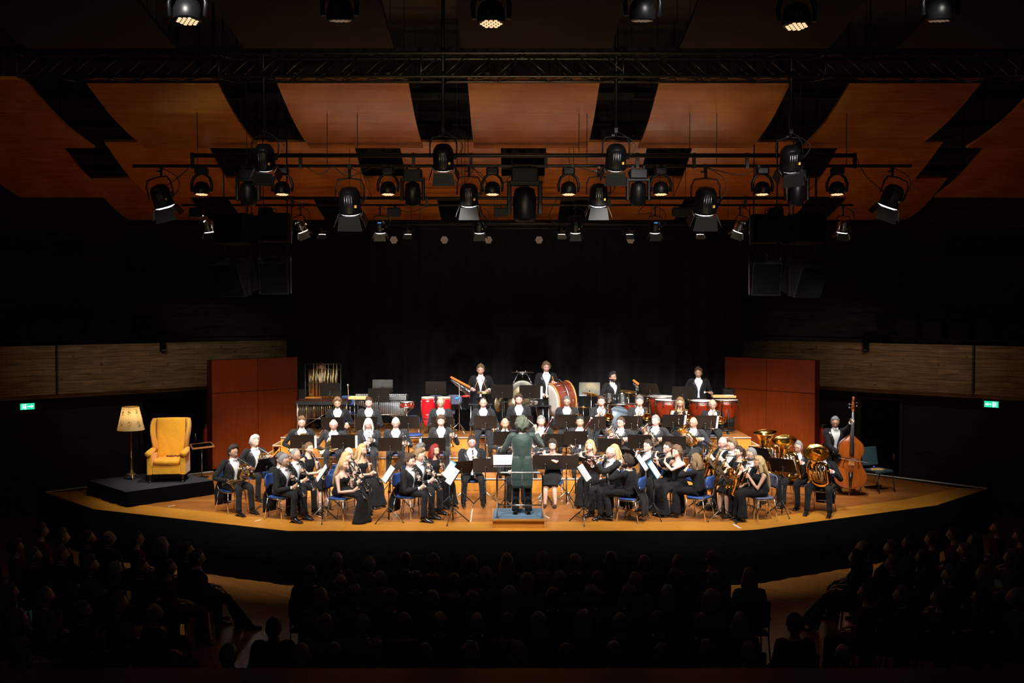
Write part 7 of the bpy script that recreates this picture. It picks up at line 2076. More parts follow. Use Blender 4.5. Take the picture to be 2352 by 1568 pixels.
# water bottles by the music stands
for k, (px, py, lb) in enumerate(((1305, 1157, 'clear plastic water bottle standing behind the middle flute stand'), (1243, 1160, 'clear water bottle by the feet of the short-haired flautist'), (735, 1180, 'clear water bottle between the front clarinettists'))):
    q = G(px, py, S); t = thing('water_bottle', lb, 'bottle', q, 0, 'water bottles on the stage')
    wm = mat('bottle_plastic', (0.85, 0.9, 0.9), 0.1)
    wm.node_tree.nodes['Principled BSDF'].inputs['Transmission Weight'].default_value = 0.85
    MB().lathe([(0.03, 0), (0.035, 0.01), (0.035, 0.13), (0.03, 0.16), (0.012, 0.20), (0.012, 0.215)], 14).build('bottle_body', wm, t)
    MB().lathe([(0.015, 0.215), (0.015, 0.235)], 10).build('screw_cap', M_shirt, t)

# ================================================================ percussion on the top riser
Z3 = LV[3]
def tri_stand(mb, x, y, z0, h, r=0.26, m=0, ang=20):
    mb.tube([(x, y, z0 + h), (x, y, z0 + 0.08)], 0.010, 7, m)
    for k in range(3):
        a = R(ang + 120 * k); d = V((math.cos(a), math.sin(a), 0))
        mb.tube([V((x, y, z0 + 0.30)), V((x, y, z0)) + d * r + V((0, 0, 0.012))], 0.009, 6, m)
        mb.tube([V((x, y, z0 + 0.10)), V((x, y, z0 + 0.14)) + d * r * 0.5], 0.005, 5, m)
# tubular bells
c = Wd(742, 870, 24.05)
t = thing('tubular_bells', 'rack of golden tubular bells in a black frame before the cherry screen', 'tubular bells', (c.x, c.y, Z3))
zT = Wd(742, 836, 24.05).z - Z3; zM = Wd(742, 848, 24.05).z - Z3; zB = Wd(742, 914, 24.05).z - Z3; hw = 0.43
mb = MB()
for sx in (-1, 1): mb.tube([(sx * hw, 0, 0.02), (sx * hw, 0, zT)], 0.016, 8); mb.tube([(sx * hw, -0.25, 0.03), (sx * hw, 0.25, 0.03)], 0.016, 6)
mb.build('side_post', M_black, t)
MB().tube([(-hw, 0, zT), (hw, 0, zT)], 0.014, 8).build('top_rail', M_black, t)
MB().tube([(-hw, 0.02, zM), (hw, 0.02, zM)], 0.014, 8).build('middle_rail', M_black, t)
MB().box((0, 0, zB + 0.0), (0.82, 0.30, 0.055)).build('base_board', M_riser, t)
for i in range(18):
    x = -0.34 + 0.68 * i / 17
    long_ = i in (3, 5, 8, 10, 12, 15, 17)
    a = MB(); a.tube([(x, -0.03 if long_ else 0.03, (zT + 0.02) if long_ else zM - 0.01), (x, -0.03 if long_ else 0.03, zB + 0.03)], 0.0105, 9); a.build('bell_tube', M_gold, t)
# xylophone-like marimba
def mallet_inst(name, label, cat, px0, px1, pyb, D, barm, resm, depth, drop, fr):
    a, b = Wd(px0, pyb, D), Wd(px1, pyb, D); z = (a.z + b.z) / 2 - Z3; L = b.x - a.x
    t = thing(name, label, cat, ((a.x + b.x) / 2, D, Z3))
    nb = 36
    for row, (yy, n_) in enumerate(((-depth * 0.22, nb), (depth * 0.24, int(nb * 0.7)))):
        mb = MB()
        for i in range(n_):
            x = -L / 2 + L * (i + 0.5) / n_
            mb.box((x, yy, z + 0.02 * row), (L / n_ * 0.82, depth * 0.42 * (1.15 - 0.35 * i / n_), 0.016))
        o = mb.build('natural_bars' if row == 0 else 'accidental_bars', barm, t); o['kind'] = 'stuff'
    mb = MB(); mb.box((0, -depth / 2, z - 0.045), (L, 0.02, 0.075)); mb.box((0, depth / 2, z - 0.045), (L, 0.02, 0.075))
    for sx in (-1, 1): mb.box((sx * L / 2, 0, z - 0.045), (0.03, depth + 0.06, 0.085))
    mb.build('frame_rails', fr, t)
    for i in range(26):
        x = -L / 2 + L * (i + 0.5) / 26
        f = abs(i / 25 - (0.15 if drop < 0 else 0.0))
        ln = 0.12 + abs(drop) * (f if drop < 0 else (0.25 + f))
        ln = 0.14 + abs(drop) * ((1 - i / 25) if drop > 0 else (i / 25))
        MB().tube([(x, -depth * 0.30, z - 0.05), (x, -depth * 0.30, z - 0.05 - ln)], L / 26 * (0.42 if barm is M_alu else 0.27), 9).build('resonator_tube', resm if (i % 4 or barm is M_alu) else M_gold, t)
    mb = MB()
    for sx in (-1, 1):
        mb.tube([(sx * (L / 2 - 0.02), -depth / 2, z - 0.06), (sx * (L / 2 - 0.02), -depth / 2, 0.05)], 0.012, 7); mb.tube([(sx * (L / 2 - 0.02), depth / 2, z - 0.06), (sx * (L / 2 - 0.02), depth / 2, 0.05)], 0.012, 7); mb.tube([(sx * (L / 2 - 0.02), -depth / 2 - .05, 0.06), (sx * (L / 2 - 0.02), depth / 2 + .05, 0.06)], 0.014, 6)
    mb.tube([(-L / 2, -depth / 2, z * 0.5), (L / 2, -depth / 2, z * 0.5)], 0.010, 6); mb.tube([(-L / 2, 0, 0.12), (L * 0.15, 0, z * 0.72)], 0.008, 6)
    mb.build('stand_frame', M_steel, t)
    mb = MB()
    for sx in (-1, 1):
        for sy in (-1, 1): mb.torus((sx * (L / 2 - 0.02), sy * depth / 2, 0.03), 0.022, 0.009, 12, 5, 0, Matrix.Translation((sx * (L / 2 - 0.02), sy * depth / 2, 0.03)) @ Matrix.Rotation(PI / 2, 4, 'Y') @ Matrix.Translation((-sx * (L / 2 - 0.02), -sy * depth / 2, -0.03)))
    mb.build('castors', M_rubber, t)
    return t
M_rose = mat('rosewood_bars', (0.05, 0.012, 0.008), 0.3, coat=0.4)
M_alu = mat('aluminium_bars', (0.7, 0.71, 0.72), 0.3, 0.9)
M_resg = mat('resonator_grey', (0.40, 0.42, 0.43), 0.4, 0.6)
mallet_inst('marimba', 'long marimba with dark rosewood bars in front of the tubular bells', 'marimba', 686, 802, 919, 23.55, M_rose, mat('bronze_tube', (0.16, 0.11, 0.07), 0.4, 0.6), 0.50, 0.30, M_black)
mallet_inst('vibraphone', 'silver vibraphone with grey resonator tubes behind the snare drum', 'vibraphone', 816, 934, 908, 24.15, M_alu, M_resg, 0.50, -0.42, M_steel)
# mallets table between them
c = Wd(822, 915, 23.45)
t = thing('percussion_tray', 'pale wooden tray of small instruments between marimba and vibraphone', 'tray', (c.x, c.y, c.z))
MB().box((0, 0, 0), (0.40, 0.26, 0.02)).build('tray_board', mat('pale_wood', 'd8b070', 0.6), t)
mb = MB()
for x, y, a, b_ in ((0, -0.13, 0.4, 0.015), (0, 0.13, 0.4, 0.015), (-0.2, 0, 0.015, 0.26), (0.2, 0, 0.015, 0.26)): mb.box((x, y, 0.025), (a, b_, 0.05))
mb.build('tray_rim', mat('pale_wood', 0), t)
mb = MB(); mb.tube([(0, 0, -0.01), (0, 0, Z3 - c.z + 0.05)], 0.012, 7); mb.tube([(-0.22, 0, Z3 - c.z + 0.012), (0.22, 0, Z3 - c.z + 0.012)], 0.012, 6); mb.tube([(0, -0.22, Z3 - c.z + 0.012), (0, 0.22, Z3 - c.z + 0.012)], 0.012, 6); mb.build('stand', M_black, t)
o = thing('castanets', 'small black castanets and triangle lying in the pale wooden tray', 'percussion', (c.x, c.y, c.z + 0.015))
mb = MB(); mb.ball((-0.1, 0, 0.012), (0.03, 0.03, 0.012), 8, 6); mb.ball((-0.06, 0.02, 0.012), (0.03, 0.03, 0.012), 8, 6); mb.build('wooden_shells', M_ebony, o)
MB().tube([(0.02, -0.05, 0.012), (0.08, 0.06, 0.012), (0.14, -0.05, 0.012), (0.03, -0.055, 0.012)], 0.005, 6).build('triangle', M_steel, o)
for k, px in enumerate((797, 801)):
    a = Wd(px, 912, 23.6); b = Wd(px + 4 - 6 * k, 884, 23.7)
    t = thing('mallet', 'mallet propped up beside the marimba, ' + ['dark-headed', 'pale-headed'][k], 'mallet', a)
    MB().tube([(0, 0, 0), b - a], 0.006, 6).build('shaft', mat('pale_wood', 0) if k else M_black, t)
    MB().ball(b - a, (0.018, 0.018, 0.025), 8, 6).build('mallet_head', M_shirt if k else M_black, t)

def drum(name, label, cat, loc, r, h, shell, head, rim, M=None, lugs=8, sub=True):
    t = thing(name, label, cat, loc)
    M = M or Matrix()
    MB().lathe([(r, -h / 2), (r, h / 2)], 26, 0, M, cap=False).build('shell', shell, t)
    for s_, nm in ((1, 'batter_head'), (-1, 'resonant_head')):
        MB().lathe([(0, s_ * (h / 2 + 0.003)), (r * 0.6, s_ * (h / 2 + 0.003)), (r * 1.0, s_ * (h / 2 + 0.001)), (r * 1.0, s_ * (h / 2 - 0.004))], 26, 0, M, cap=False).build(nm, head, t)
        MB().lathe([(r * 1.0, s_ * (h / 2 + 0.010)), (r * 1.05, s_ * (h / 2 + 0.008)), (r * 1.05, s_ * (h / 2 - 0.02)), (r * 1.0, s_ * (h / 2 - 0.02))], 26, 0, M, cap=False).build('hoop', rim, t)
    mb = MB()
    for k in range(lugs):
        a = 2 * PI * k / lugs; q = V((r * 1.03 * math.cos(a), r * 1.03 * math.sin(a), 0))
        mb.tube([M @ (q - V((0, 0, h / 2))), M @ (q + V((0, 0, h / 2)))], 0.0045, 5); mb.ball(q, (0.014, 0.014, 0.022), 6, 5, 0, M)
    mb.build('tension_rods', M_chrome, t)
    return t
M_head = mat('drum_skin', (0.78, 0.76, 0.72), 0.6, var=0.04)
M_mahog = mat('mahogany_shell', '7c1f0c', 0.25, coat=0.6)
M_cop = mat('copper_bowl', '8c2c10', 0.28, 0.3, var=0.2, scale=4, coat=0.4)
# snare drum on its stand
c = Wd(934, 929, 23.35)
t = drum('snare_drum', 'reddish snare drum on a chrome stand beside the congas', 'drum', c, 0.165, 0.125, M_mahog, M_head, M_chrome)
mb = MB(); tri_stand(mb, 0, 0, Z3 - c.z, c.z - Z3 - 0.10)
for k in range(3):
    a = R(120 * k + 30); mb.tube([(0, 0, -0.20), (0.16 * math.cos(a), 0.16 * math.sin(a), -0.085), (0.175 * math.cos(a), 0.175 * math.sin(a), -0.05)], 0.007, 6)
mb.build('basket_stand', M_chrome, t)
MB().lathe([(0, 0), (0.022, 0), (0.022, 0.004), (0, 0.004)], 14, 0, Matrix.Translation((0, -0.168, 0)) @ Matrix.Rotation(PI / 2, 4, 'X')).build('round_badge', M_shirt, t)
# congas
for k, (px, lb) in enumerate(((983, 'red conga drum nearer the snare drum'), (1020, 'red conga drum partly hidden behind the balding trumpeter'))):
    c = Wd(px, 912, 23.6); h = 0.66
    t = thing('conga_drum', lb, 'drum', (c.x, c.y, c.z), 0, 'pair of red congas')
    CR = mat('conga_red', (0.42, 0.008, 0.012), 0.15, coat=0.8, var=0.12)
    prof = [(0.155, -0.01), (0.170, -0.10), (0.178, -0.20), (0.172, -0.32), (0.150, -0.46), (0.115, -0.60), (0.105, -0.68)]
    MB().lathe(prof, 26).build('shell', CR, t)
    MB().lathe([(0, 0.012), (0.10, 0.012), (0.150, 0.008), (0.160, -0.008), (0.160, -0.03)], 24, cap=False).build('drum_head', mat('natural_hide', (0.72, 0.60, 0.42), 0.6), t)
    mb = MB(); mb.torus((0, 0, -0.012), 0.163, 0.006, 28, 6); mb.torus((0, 0, -0.40), 0.163, 0.004, 28, 5); mb.build('chrome_rim', M_chrome, t)
    mb = MB()
    for i in range(6):
        a = R(60 * i - 90); mb.ball((0.176 * math.cos(a), 0.176 * math.sin(a), -0.10), (0.016, 0.016, 0.032), 8, 6); mb.tube([(0.17 * math.cos(a), 0.17 * math.sin(a), -0.08), (0.165 * math.cos(a), 0.165 * math.sin(a), -0.01)], 0.004, 5)
    mb.build('tuning_lugs', M_chrome, t)
    mb = MB(); zf = Z3 - c.z
    mb.torus((0, 0, -0.50), 0.15, 0.009, 24, 5)
    for i in range(3): a = R(120 * i - 30); mb.tube([(0.15 * math.cos(a), 0.15 * math.sin(a), -0.45), (0.20 * math.cos(a), 0.20 * math.sin(a), zf + 0.01)], 0.010, 6)
    mb.build('conga_stand', M_black, t)
for k, (px, D, rz) in enumerate(((1000, 24.5, 0), (1044, 24.6, 5))):
    q = Wd(px, 900, D); chair('grey', V((q.x, q.y, Z3)), R(rz), 'grey-blue empty chair behind the red congas, ' + ['behind the first', 'beside the chime stand'][k])
q = Wd(797, 915, 24.4); chair('blue', V((q.x, q.y, Z3)), R(3), 'blue empty chair between tubular bells and vibraphone')
q = Wd(960, 990, 22.9); chair('blue', V((q.x - 0.1, 22.75, LV[2])), R(15), 'blue empty chair beside the elderly cornet player')
# bar chimes on stand
def bar_chimes(label, x0, y0, x1, y1, D, n, L0, L1, stand_px=None):
    a, b = Wd(x0, y0, D), Wd(x1, y1, D); m = (a + b) / 2
    t = thing('bar_chimes', label, 'chimes', m)
    A_, B_ = a - m, b - m; d = (B_ - A_).normalized()
    mb = MB(); Mb_ = look(d, (0, 0, 1)); mb.box((0, 0, 0), (0.055, 0.045, (B_ - A_).length), Mb_); mb.build('wooden_beam', mat('orange_beam', 'd07020', 0.4, coat=0.3), t)
    for i in range(n):
        f = (i + 0.5) / n; q = A_ + (B_ - A_) * f; L = L0 + (L1 - L0) * f
        MB().tube([q - V((0, 0, 0.035)), q - V((0, 0, 0.035 + L))], 0.0048, 6).build('chime_rod', M_silver, t)
    if stand_px:
        x = Wd(stand_px, 900, D).x - m.x
        mb = MB(); tri_stand(mb, x, 0, Z3 - m.z, m.z - Z3, 0.30, 0, 60)
        for z in (-0.18, -0.36): mb.ball((x, 0, z), (0.02, 0.02, 0.03), 8, 6); mb.tube([(x, 0, z), (x + 0.06, -0.02, z - 0.02)], 0.008, 6)
        mb.build('stand', M_chrome, t)
    return t, m
t, m = bar_chimes('long bar chimes hanging from an orange wooden beam on a chrome stand', 1035, 865, 1080, 889, 23.5, 30, 0.05, 0.24, 1055)
for k, (x0, x1, colr, nm) in enumerate(((1061, 1079, (0.6, 0.02, 0.02), 'red'), (1056, 1044, (0.02, 0.2, 0.6), 'blue'))):
    a, b = Wd(x0, 910 + k * 4, 23.42), Wd(x1, 909 + k * 6, 23.40)
    t = thing('maraca', nm + ' maraca clamped to the bar chimes stand', 'maraca', a)
    MB().tube([(0, 0, 0), (b - a) * 0.3, (b - a) * 0.6, b - a], [0.012, 0.028, 0.03, 0.012], 10, sub=3).build('gourd', mat('maraca_' + nm, colr, 0.3), t)
    MB().tube([(0, 0, 0), (a - b).normalized() * 0.05], 0.008, 6).build('handle', M_chrome, t)
bar_chimes('short bar chimes on an orange beam beside the drum kit', 1454, 872, 1467, 882, 23.9, 7, 0.06, 0.16, 1461)
# player's small drum and trap table
L, rz, cf = PL[1104]
c = Wd(1112, 901, 23.4)
t = drum('roto_drum', 'shallow drum with pale head under the sticks of the fair-haired drummer', 'drum', c, 0.155, 0.035, M_chrome, M_head, M_gold)
mb = MB(); tri_stand(mb, 0, 0, Z3 - c.z, c.z - Z3); mb.build('stand', M_chrome, t)
for sx in (-1, 1):
    a = Matrix.Translation(L) @ Matrix.Rotation(rz, 4, 'Z') @ V((sx * 0.16, -0.30, 1.08))
    t = thing('drum_stick', 'thin stick in the drummer\'s %s hand pointing up' % ('one' if sx < 0 else 'other'), 'drum stick', a)
    MB().tube([(0, 0.02, -0.04), (-sx * 0.06, -0.05, 0.12), (-sx * 0.10, -0.08, 0.22)], [0.006, 0.005, 0.004], 6).build('shaft', mat('pale_wood', 0), t)
    MB().ball((-sx * 0.10, -0.08, 0.22), (0.012, 0.012, 0.012), 8, 6).build('tip', M_black, t)
def trap_table(px, py, D, wd, label):
    c = Wd(px, py, D); t = thing('trap_table', label, 'table', c)
    MB().box((0, 0, -0.01), (wd, 0.34, 0.025)).build('table_board', M_black, t)
    mb = MB()
    for sx in (-1, 1):
        for sy in (-1, 1): mb.tube([(sx * wd * 0.4, sy * 0.12, -0.02), (sx * wd * 0.42, sy * 0.14, Z3 - c.z + 0.01)], 0.012, 7)
    mb.build('tube_legs', M_steel, t); return c
c = trap_table(1104, 926, 23.25, 0.56, 'black table of small percussion below the fair-haired drummer')
trap_table(1236, 930, 23.9, 0.62, 'black table with white cups beside the gong')
for k, px in enumerate((1219, 1230)):
    q = Wd(px, 926, 23.75); t = thing('white_cup', 'white round cup on the table by the gong, ' + ['nearer the gong', 'nearer the bass drum'][k], 'cup', q - V((0, 0, 0.03)))
    MB().lathe([(0.025, 0), (0.05, 0.02), (0.058, 0.05), (0.052, 0.085), (0.046, 0.085), (0.05, 0.05), (0.0, 0.01)], 16, cap=False).build('bowl', M_shirt, t)
# gongs
def gong(px, py, r, D, label, m1, m2, hang):
    c = Wd(px, py, D); t = thing('gong', label, 'gong', c)
    Mg = Matrix.Rotation(PI / 2, 4, 'X')
    MB().lathe([(0, 0.03), (r * 0.22, 0.028), (r * 0.30, 0.012), (r * 0.62, 0.010)], 36, 0, Mg, cap=False).build('polished_centre', m1, t)
    MB().lathe([(r * 0.62, 0.010), (r * 0.9, 0.006), (r, -0.004), (r * 1.0, -0.05), (r * 0.97, -0.05)], 36, 0, Mg, cap=False).build('rim_band', m2, t)
    mb = MB()
    for sx in (-1, 1): mb.tube([(sx * r * 0.55, 0, r * 0.85), (sx * r * 0.5, 0, hang - c.z)], 0.004, 5)
    mb.build('cord', M_rubber, t)
    return c
M_gdk = mat('gong_patina', (0.16, 0.15, 0.13), 0.35, 0.8, var=0.4, scale=5)
M_ggd = mat('gong_gold', (0.42, 0.34, 0.20), 0.35, 0.9, var=0.35, scale=8)
zbar = Wd(1198, 855, 24.3).z
c = gong(1200, 906, 0.36, 24.3, 'large round gong with dark rim and golden centre behind the music stands', M_ggd, M_gdk, zbar - 0.05)
t = thing('gong_stand', 'silver trapezoid gong stand with crossbar on top', 'stand', (c.x, c.y, Z3))
mb = MB(); zz = zbar - Z3
mb.tube([(-0.27, 0.03, zz), (0.27, 0.03, zz)], 0.018, 8); mb.build('crossbar', M_steel, t)
mb = MB()
for sx in (-1, 1): mb.tube([(sx * 0.11, 0.03, zz - 0.04), (sx * 0.24, 0.03, zz - 0.30), (sx * 0.43, 0.03, 0.0)], 0.011, 7); mb.tube([(sx * 0.43, -0.25, 0.015), (sx * 0.43, 0.3, 0.015)], 0.014, 6)
mb.tube([(-0.12, 0.03, zz - 0.04), (0.12, 0.03, zz - 0.04)], 0.011, 7); mb.tube([(0, 0.03, zz), (0, 0.03, zz - 0.13)], 0.012, 6); mb.build('side_tube', M_steel, t)
for px in (1187, 1207):
    x = Wd(px, 855, 24.3).x - c.x; MB().ball((x, 0.03, zz + 0.02), (0.018, 0.018, 0.03), 8, 6).build('wing_nut', M_steel, t)
# hanging cymbals on a rack
c = Wd(1158, 925, 23.5); t = thing('cymbal_rack', 'pair of golden cymbals hanging upright on a black rack beside the gong', 'cymbals', (c.x, c.y, Z3))
h = c.z - Z3
mb = MB(); tri_stand(mb, 0, 0, 0, h + 0.1, 0.22); mb.tube([(-0.13, 0, h + 0.02), (0.13, 0, h + 0.02)], 0.012, 6); mb.build('rack_post', M_black, t)
for sx, yaw in ((-1, 62), (1, -50)):
    Mc = Matrix.Translation((sx * 0.13, -0.02, h - 0.02)) @ Matrix.Rotation(R(yaw), 4, 'Z') @ Matrix.Rotation(PI / 2, 4, 'X')
    MB().lathe([(0, 0.03), (0.03, 0.028), (0.045, 0.012), (0.20, 0.0), (0.20, -0.003), (0.0, 0.008)], 30, 0, Mc, cap=False).build('cymbal', M_ggd, t)
# concert bass drum, tilted
c = Wd(1287, 915, 23.85)
Mt = Matrix.Rotation(R(62), 4, 'Z') @ Matrix.Rotation(R(20), 4, 'Y') @ Matrix.Rotation(PI / 2, 4, 'X')
ax = V((0.90, 0.40, 0.13)).normalized()
Mt = look(ax, (0, 0, 1))
t = drum('concert_bass_drum', 'large concert bass drum with mahogany shell tilted on its cradle', 'drum', c, 0.39, 0.46, mat('bass_drum_brown', '6e2f20', 0.35, coat=0.3), M_head, mat('maple_hoop', 'c98a44', 0.4), Mt, 12)
mb = MB(); zf = Z3 - c.z
mb.torus((0, 0, 0), 0.47, 0.014, 32, 6, 0, Mt)
for sx in (-1, 1):
    mb.tube([(sx * 0.42, 0.05, -0.1), (sx * 0.40, 0.0, zf + 0.05)], 0.016, 7); mb.tube([(sx * 0.40, -0.3, zf + 0.05), (sx * 0.40, 0.35, zf + 0.05)], 0.016, 6)
mb.build('cradle', M_steel, t)
L, rz, cf = PL[1255]; a = Matrix.Translation(L) @ Matrix.Rotation(rz, 4, 'Z') @ V((0.14, -0.30, 1.24))
t = thing('bass_drum_mallet', 'wooden bass drum mallet in the hand of the curly blond drummer', 'mallet', a)
MB().tube([(-0.03, 0.0, 0.14), (0, -0.02, 0), (0.03, -0.04, -0.12)], 0.010, 7).build('shaft', mat('orange_beam', 0), t)
MB().ball((0.035, -0.045, -0.15), (0.04, 0.04, 0.045), 10, 8).build('felt_head', M_shirt, t)
# drum kit
c = Wd(1410, 945, 23.8)
kit = thing('drum_kit', 'black and chrome drum kit with golden cymbals in front of the bearded drummer', 'drum kit', (c.x, c.y, Z3))
def kd(nm, px, py, D, r, h, M, shell=M_black):
    q = Wd(px, py, D) - kit.location
    MM = Matrix.Translation(q) @ M
    sh = MB().lathe([(r, -h / 2), (r, h / 2)], 22, 0, MM, cap=False).build(nm, shell, kit)
    MB().lathe([(0, h / 2 + 0.002), (r, h / 2 + 0.002), (r, h / 2)], 22, 0, MM, cap=False).build('batter_head', M_head if nm != 'kick_drum' else mat('kick_skin', (0.12, 0.16, 0.2), 0.4), sh)
    mb = MB(); mb.torus((0, 0, h / 2), r * 1.03, 0.008, 22, 5, 0, MM); mb.torus((0, 0, -h / 2), r * 1.03, 0.008, 22, 5, 0, MM)
    for k in range(8): a = 2 * PI * k / 8; mb.tube([MM @ V((r * 1.03 * math.cos(a), r * 1.03 * math.sin(a), -h / 2)), MM @ V((r * 1.03 * math.cos(a), r * 1.03 * math.sin(a), h / 2))], 0.005, 5)
    mb.build('chrome_hardware', M_chrome, sh)
    return q
kd('kick_drum', 1415, 958, 23.75, 0.27, 0.36, look((0.3, -1, 0.05)))
kd('rack_tom', 1399, 916, 23.75, 0.14, 0.20, Matrix.Rotation(R(-14), 4, 'X'))
kd('rack_tom', 1429, 917, 23.75, 0.15, 0.22, Matrix.Rotation(R(-14), 4, 'X'))
kd('floor_tom', 1445, 940, 23.9, 0.19, 0.28, Matrix(), M_mahog)
kd('snare', 1380, 934, 23.95, 0.165, 0.13, Matrix())
for px, py, r, tx, ty in ((1358, 906, 0.23, 14, 10), (1444, 899, 0.20, -6, 6), (1340, 935, 0.17, 4, 4), (1470, 908, 0.18, -4, 2)):
    q = Wd(px, py, 23.7) - kit.location
    Mc = Matrix.Translation(q) @ Matrix.Rotation(R(ty), 4, 'Y') @ Matrix.Rotation(R(-tx), 4, 'X')
    cy = MB().lathe([(0, 0.03), (0.035, 0.026), (0.05, 0.012), (r, 0.0), (r, -0.003), (0.05, 0.008), (0, 0.02)], 30, 0, Mc, cap=False).build('cymbal', M_gold, kit)
    mb = MB(); tri_stand(mb, q.x, q.y, 0, q.z + 0.05, 0.24, 0, px % 50); mb.build('cymbal_stand', M_chrome, cy)
a, b = Wd(1396, 928, 23.4) - kit.location, Wd(1460, 929, 23.4) - kit.location
MB().tube([a, b], 0.022, 8).build('rack_bar', M_chrome, kit)
mb = MB()
for q in (a, b): mb.tube([q, V((q.x, q.y, 0.01))], 0.016, 7)
mb.build('rack_post', M_chrome, kit)
# timpani
for k, (px, py, wpx, D, lb) in enumerate(((1518, 910, 67, 24.15, 'copper kettledrum farthest back beside the drum kit'), (1535, 918, 62, 23.6, 'copper kettledrum second from the drum kit'), (1612, 920, 60, 23.55, 'copper kettledrum in front of the timpani player'), (1668, 918, 54, 23.9, 'copper kettledrum nearest the cherry screen'))):
    c = Wd(px, py, D); r = wpx / 2 * D / F_PX
    t = thing('kettledrum', lb, 'timpani', c, 0, 'copper kettledrums')
    MB().lathe([(r * 0.97, -0.02), (r * 0.98, -0.12), (r * 0.93, -0.24), (r * 0.78, -0.36), (r * 0.5, -0.45), (r * 0.2, -0.48)], 32).build('kettle_bowl', M_cop, t)
    MB().lathe([(0, 0.012), (r * 0.5, 0.012), (r * 0.99, 0.006)], 32, cap=False).build('drum_head', M_head, t)
    mb = MB(); mb.torus((0, 0, -0.002), r * 1.01, 0.009, 36, 6); mb.torus((0, 0, -0.04), r * 1.01, 0.008, 36, 5); mb.build('counter_hoop', M_steel, t)
    mb = MB()
    for i in range(8):
        a = R(45 * i - 75); d = V((math.cos(a), math.sin(a), 0))
        mb.box(d * r * 1.03 + V((0, 0, -0.08)), (0.03, 0.03, 0.10)); mb.tube([d * r * 1.04 + V((0, 0, 0.01)), d * r * 1.04 + V((0, 0, -0.15))], 0.006, 5)
    mb.build('tuning_lugs', M_black, t)
    mb = MB(); zf = Z3 - c.z
    for i in range(3):
        a = R(120 * i - 90); d = V((math.cos(a), math.sin(a), 0)); mb.tube([d * r * 0.95 + V((0, 0, -0.2)), d * r * 0.98 + V((0, 0, -0.55)), d * r * 0.7 + V((0, 0, zf + 0.06))], 0.012, 6)
    mb.torus((0, 0, zf + 0.08), r * 0.7, 0.02, 24, 6); mb.tube([(0, -r * 0.5, zf + 0.04), (0, -r * 1.0, zf + 0.02)], 0.03, 6); mb.build('base_frame', M_black, t)
c = Wd(1662, 911, 24.0); t = thing('mallet_tray', 'pale wooden tray lying across the kettledrum nearest the cherry screen', 'tray', (c.x, c.y, c.z + 0.0))
MB().box((0, 0, 0), (0.55, 0.26, 0.025)).build('tray_board', mat('pale_wood', 0), t)
mb = MB(); mb.box((0, -0.13, 0.02), (0.55, 0.012, 0.04)); mb.box((0, 0.13, 0.02), (0.55, 0.012, 0.04)); mb.build('tray_edge', mat('pale_wood', 0), t)
o = MB().ball((0, 0, 0), (0.11, 0.05, 0.022), 12, 6).build('white_towel', M_shirt); o.location = (c.x + 0.12, c.y - 0.02, c.z + 0.03); tag(o, 'folded white towel on the pale mallet tray', 'towel')
L, rz, cf = PL[1604]; a = Matrix.Translation(L) @ Matrix.Rotation(rz, 4, 'Z') @ V((0.26, -0.26, 0.98))
t = thing('timpani_mallet', 'timpani mallet with white felt ball in the player\'s raised hand', 'mallet', a)
MB().tube([(0, 0, 0), (-0.14, -0.10, 0.0)], 0.006, 6).build('shaft', mat('pale_wood', 0), t)
MB().ball((-0.15, -0.11, 0.0), (0.026, 0.026, 0.026), 10, 8).build('felt_head', M_shirt, t)
# instrument cases / bags behind the risers' players
for k, (px, py, D, lb) in enumerate(((1065, 968, 24.4, 'black soft bag on the top riser behind the chime stand'), (700, 905, 25.3, 'black flight case on the top riser by the tubular bells'), (1672, 905, 25.3, 'black flight case on the top riser behind the last kettledrum'))):
    q = Wd(px, py, D); t = thing('instrument_case', lb, 'case', (q.x, q.y, Z3), 0)
    hh = 0.5 if k == 0 else 0.95
    MB().rbox((0, 0, hh / 2), (0.42 if k == 0 else 0.3, 0.3, hh), 0.06).build('case_body', M_skirt if k == 0 else M_dark, t)
    MB().tube([(-0.06, -0.02, hh), (0, -0.02, hh + 0.05), (0.06, -0.02, hh)], 0.010, 6, sub=3).build('carry_handle', M_rubber, t)
# ================================================================ audience in the dark hall
AUDW = ['dark jacket', 'pale shirt', 'red pullover', 'dark dress', 'grey cardigan', 'dark shirt']
M_aud = [mat('aud_cloth_%d' % i, c_, 0.9, spec=0.15) for i, c_ in enumerate(((0.010, 0.010, 0.012), (0.10, 0.10, 0.10), (0.09, 0.008, 0.008), (0.008, 0.008, 0.012), (0.05, 0.048, 0.045), (0.02, 0.022, 0.03)))]
VAR = []
def audience_variant(i, hair, hc, fem, g=1.0, glasses=False):
    cfg = dict(hair=hair, hc=hc, fem=fem, outfit='blouse' if fem else 'suit', hi=False, zh=1.30, g=g, skin='tan', hpitch=-6, lean=-4, glasses=glasses,
               handL=(V((0.06, -0.30, 0.62)), V((0.4, 0.7, 0.2)), V((0, 0, -1)), .4), handR=(V((-0.06, -0.30, 0.64)), V((-0.4, 0.7, 0.2)), V((0, 0, -1)), .4), bow=False, hem=0.05, trousers=fem)
    p = build_person(cfg)
    for k, (nm, m_, mats, lab) in enumerate(p.parts):
        if nm in ('jacket', 'black_outfit'):
            p.parts[k] = ('jacket' if nm == 'jacket' else 'blouse_and_trousers', m_, [M_aud[i % 6], M_aud[i % 6]] , lab)
        if nm == 'shirt': p.parts[k] = (nm, m_, M_aud[(i + 1) % 6] , lab)
    return p
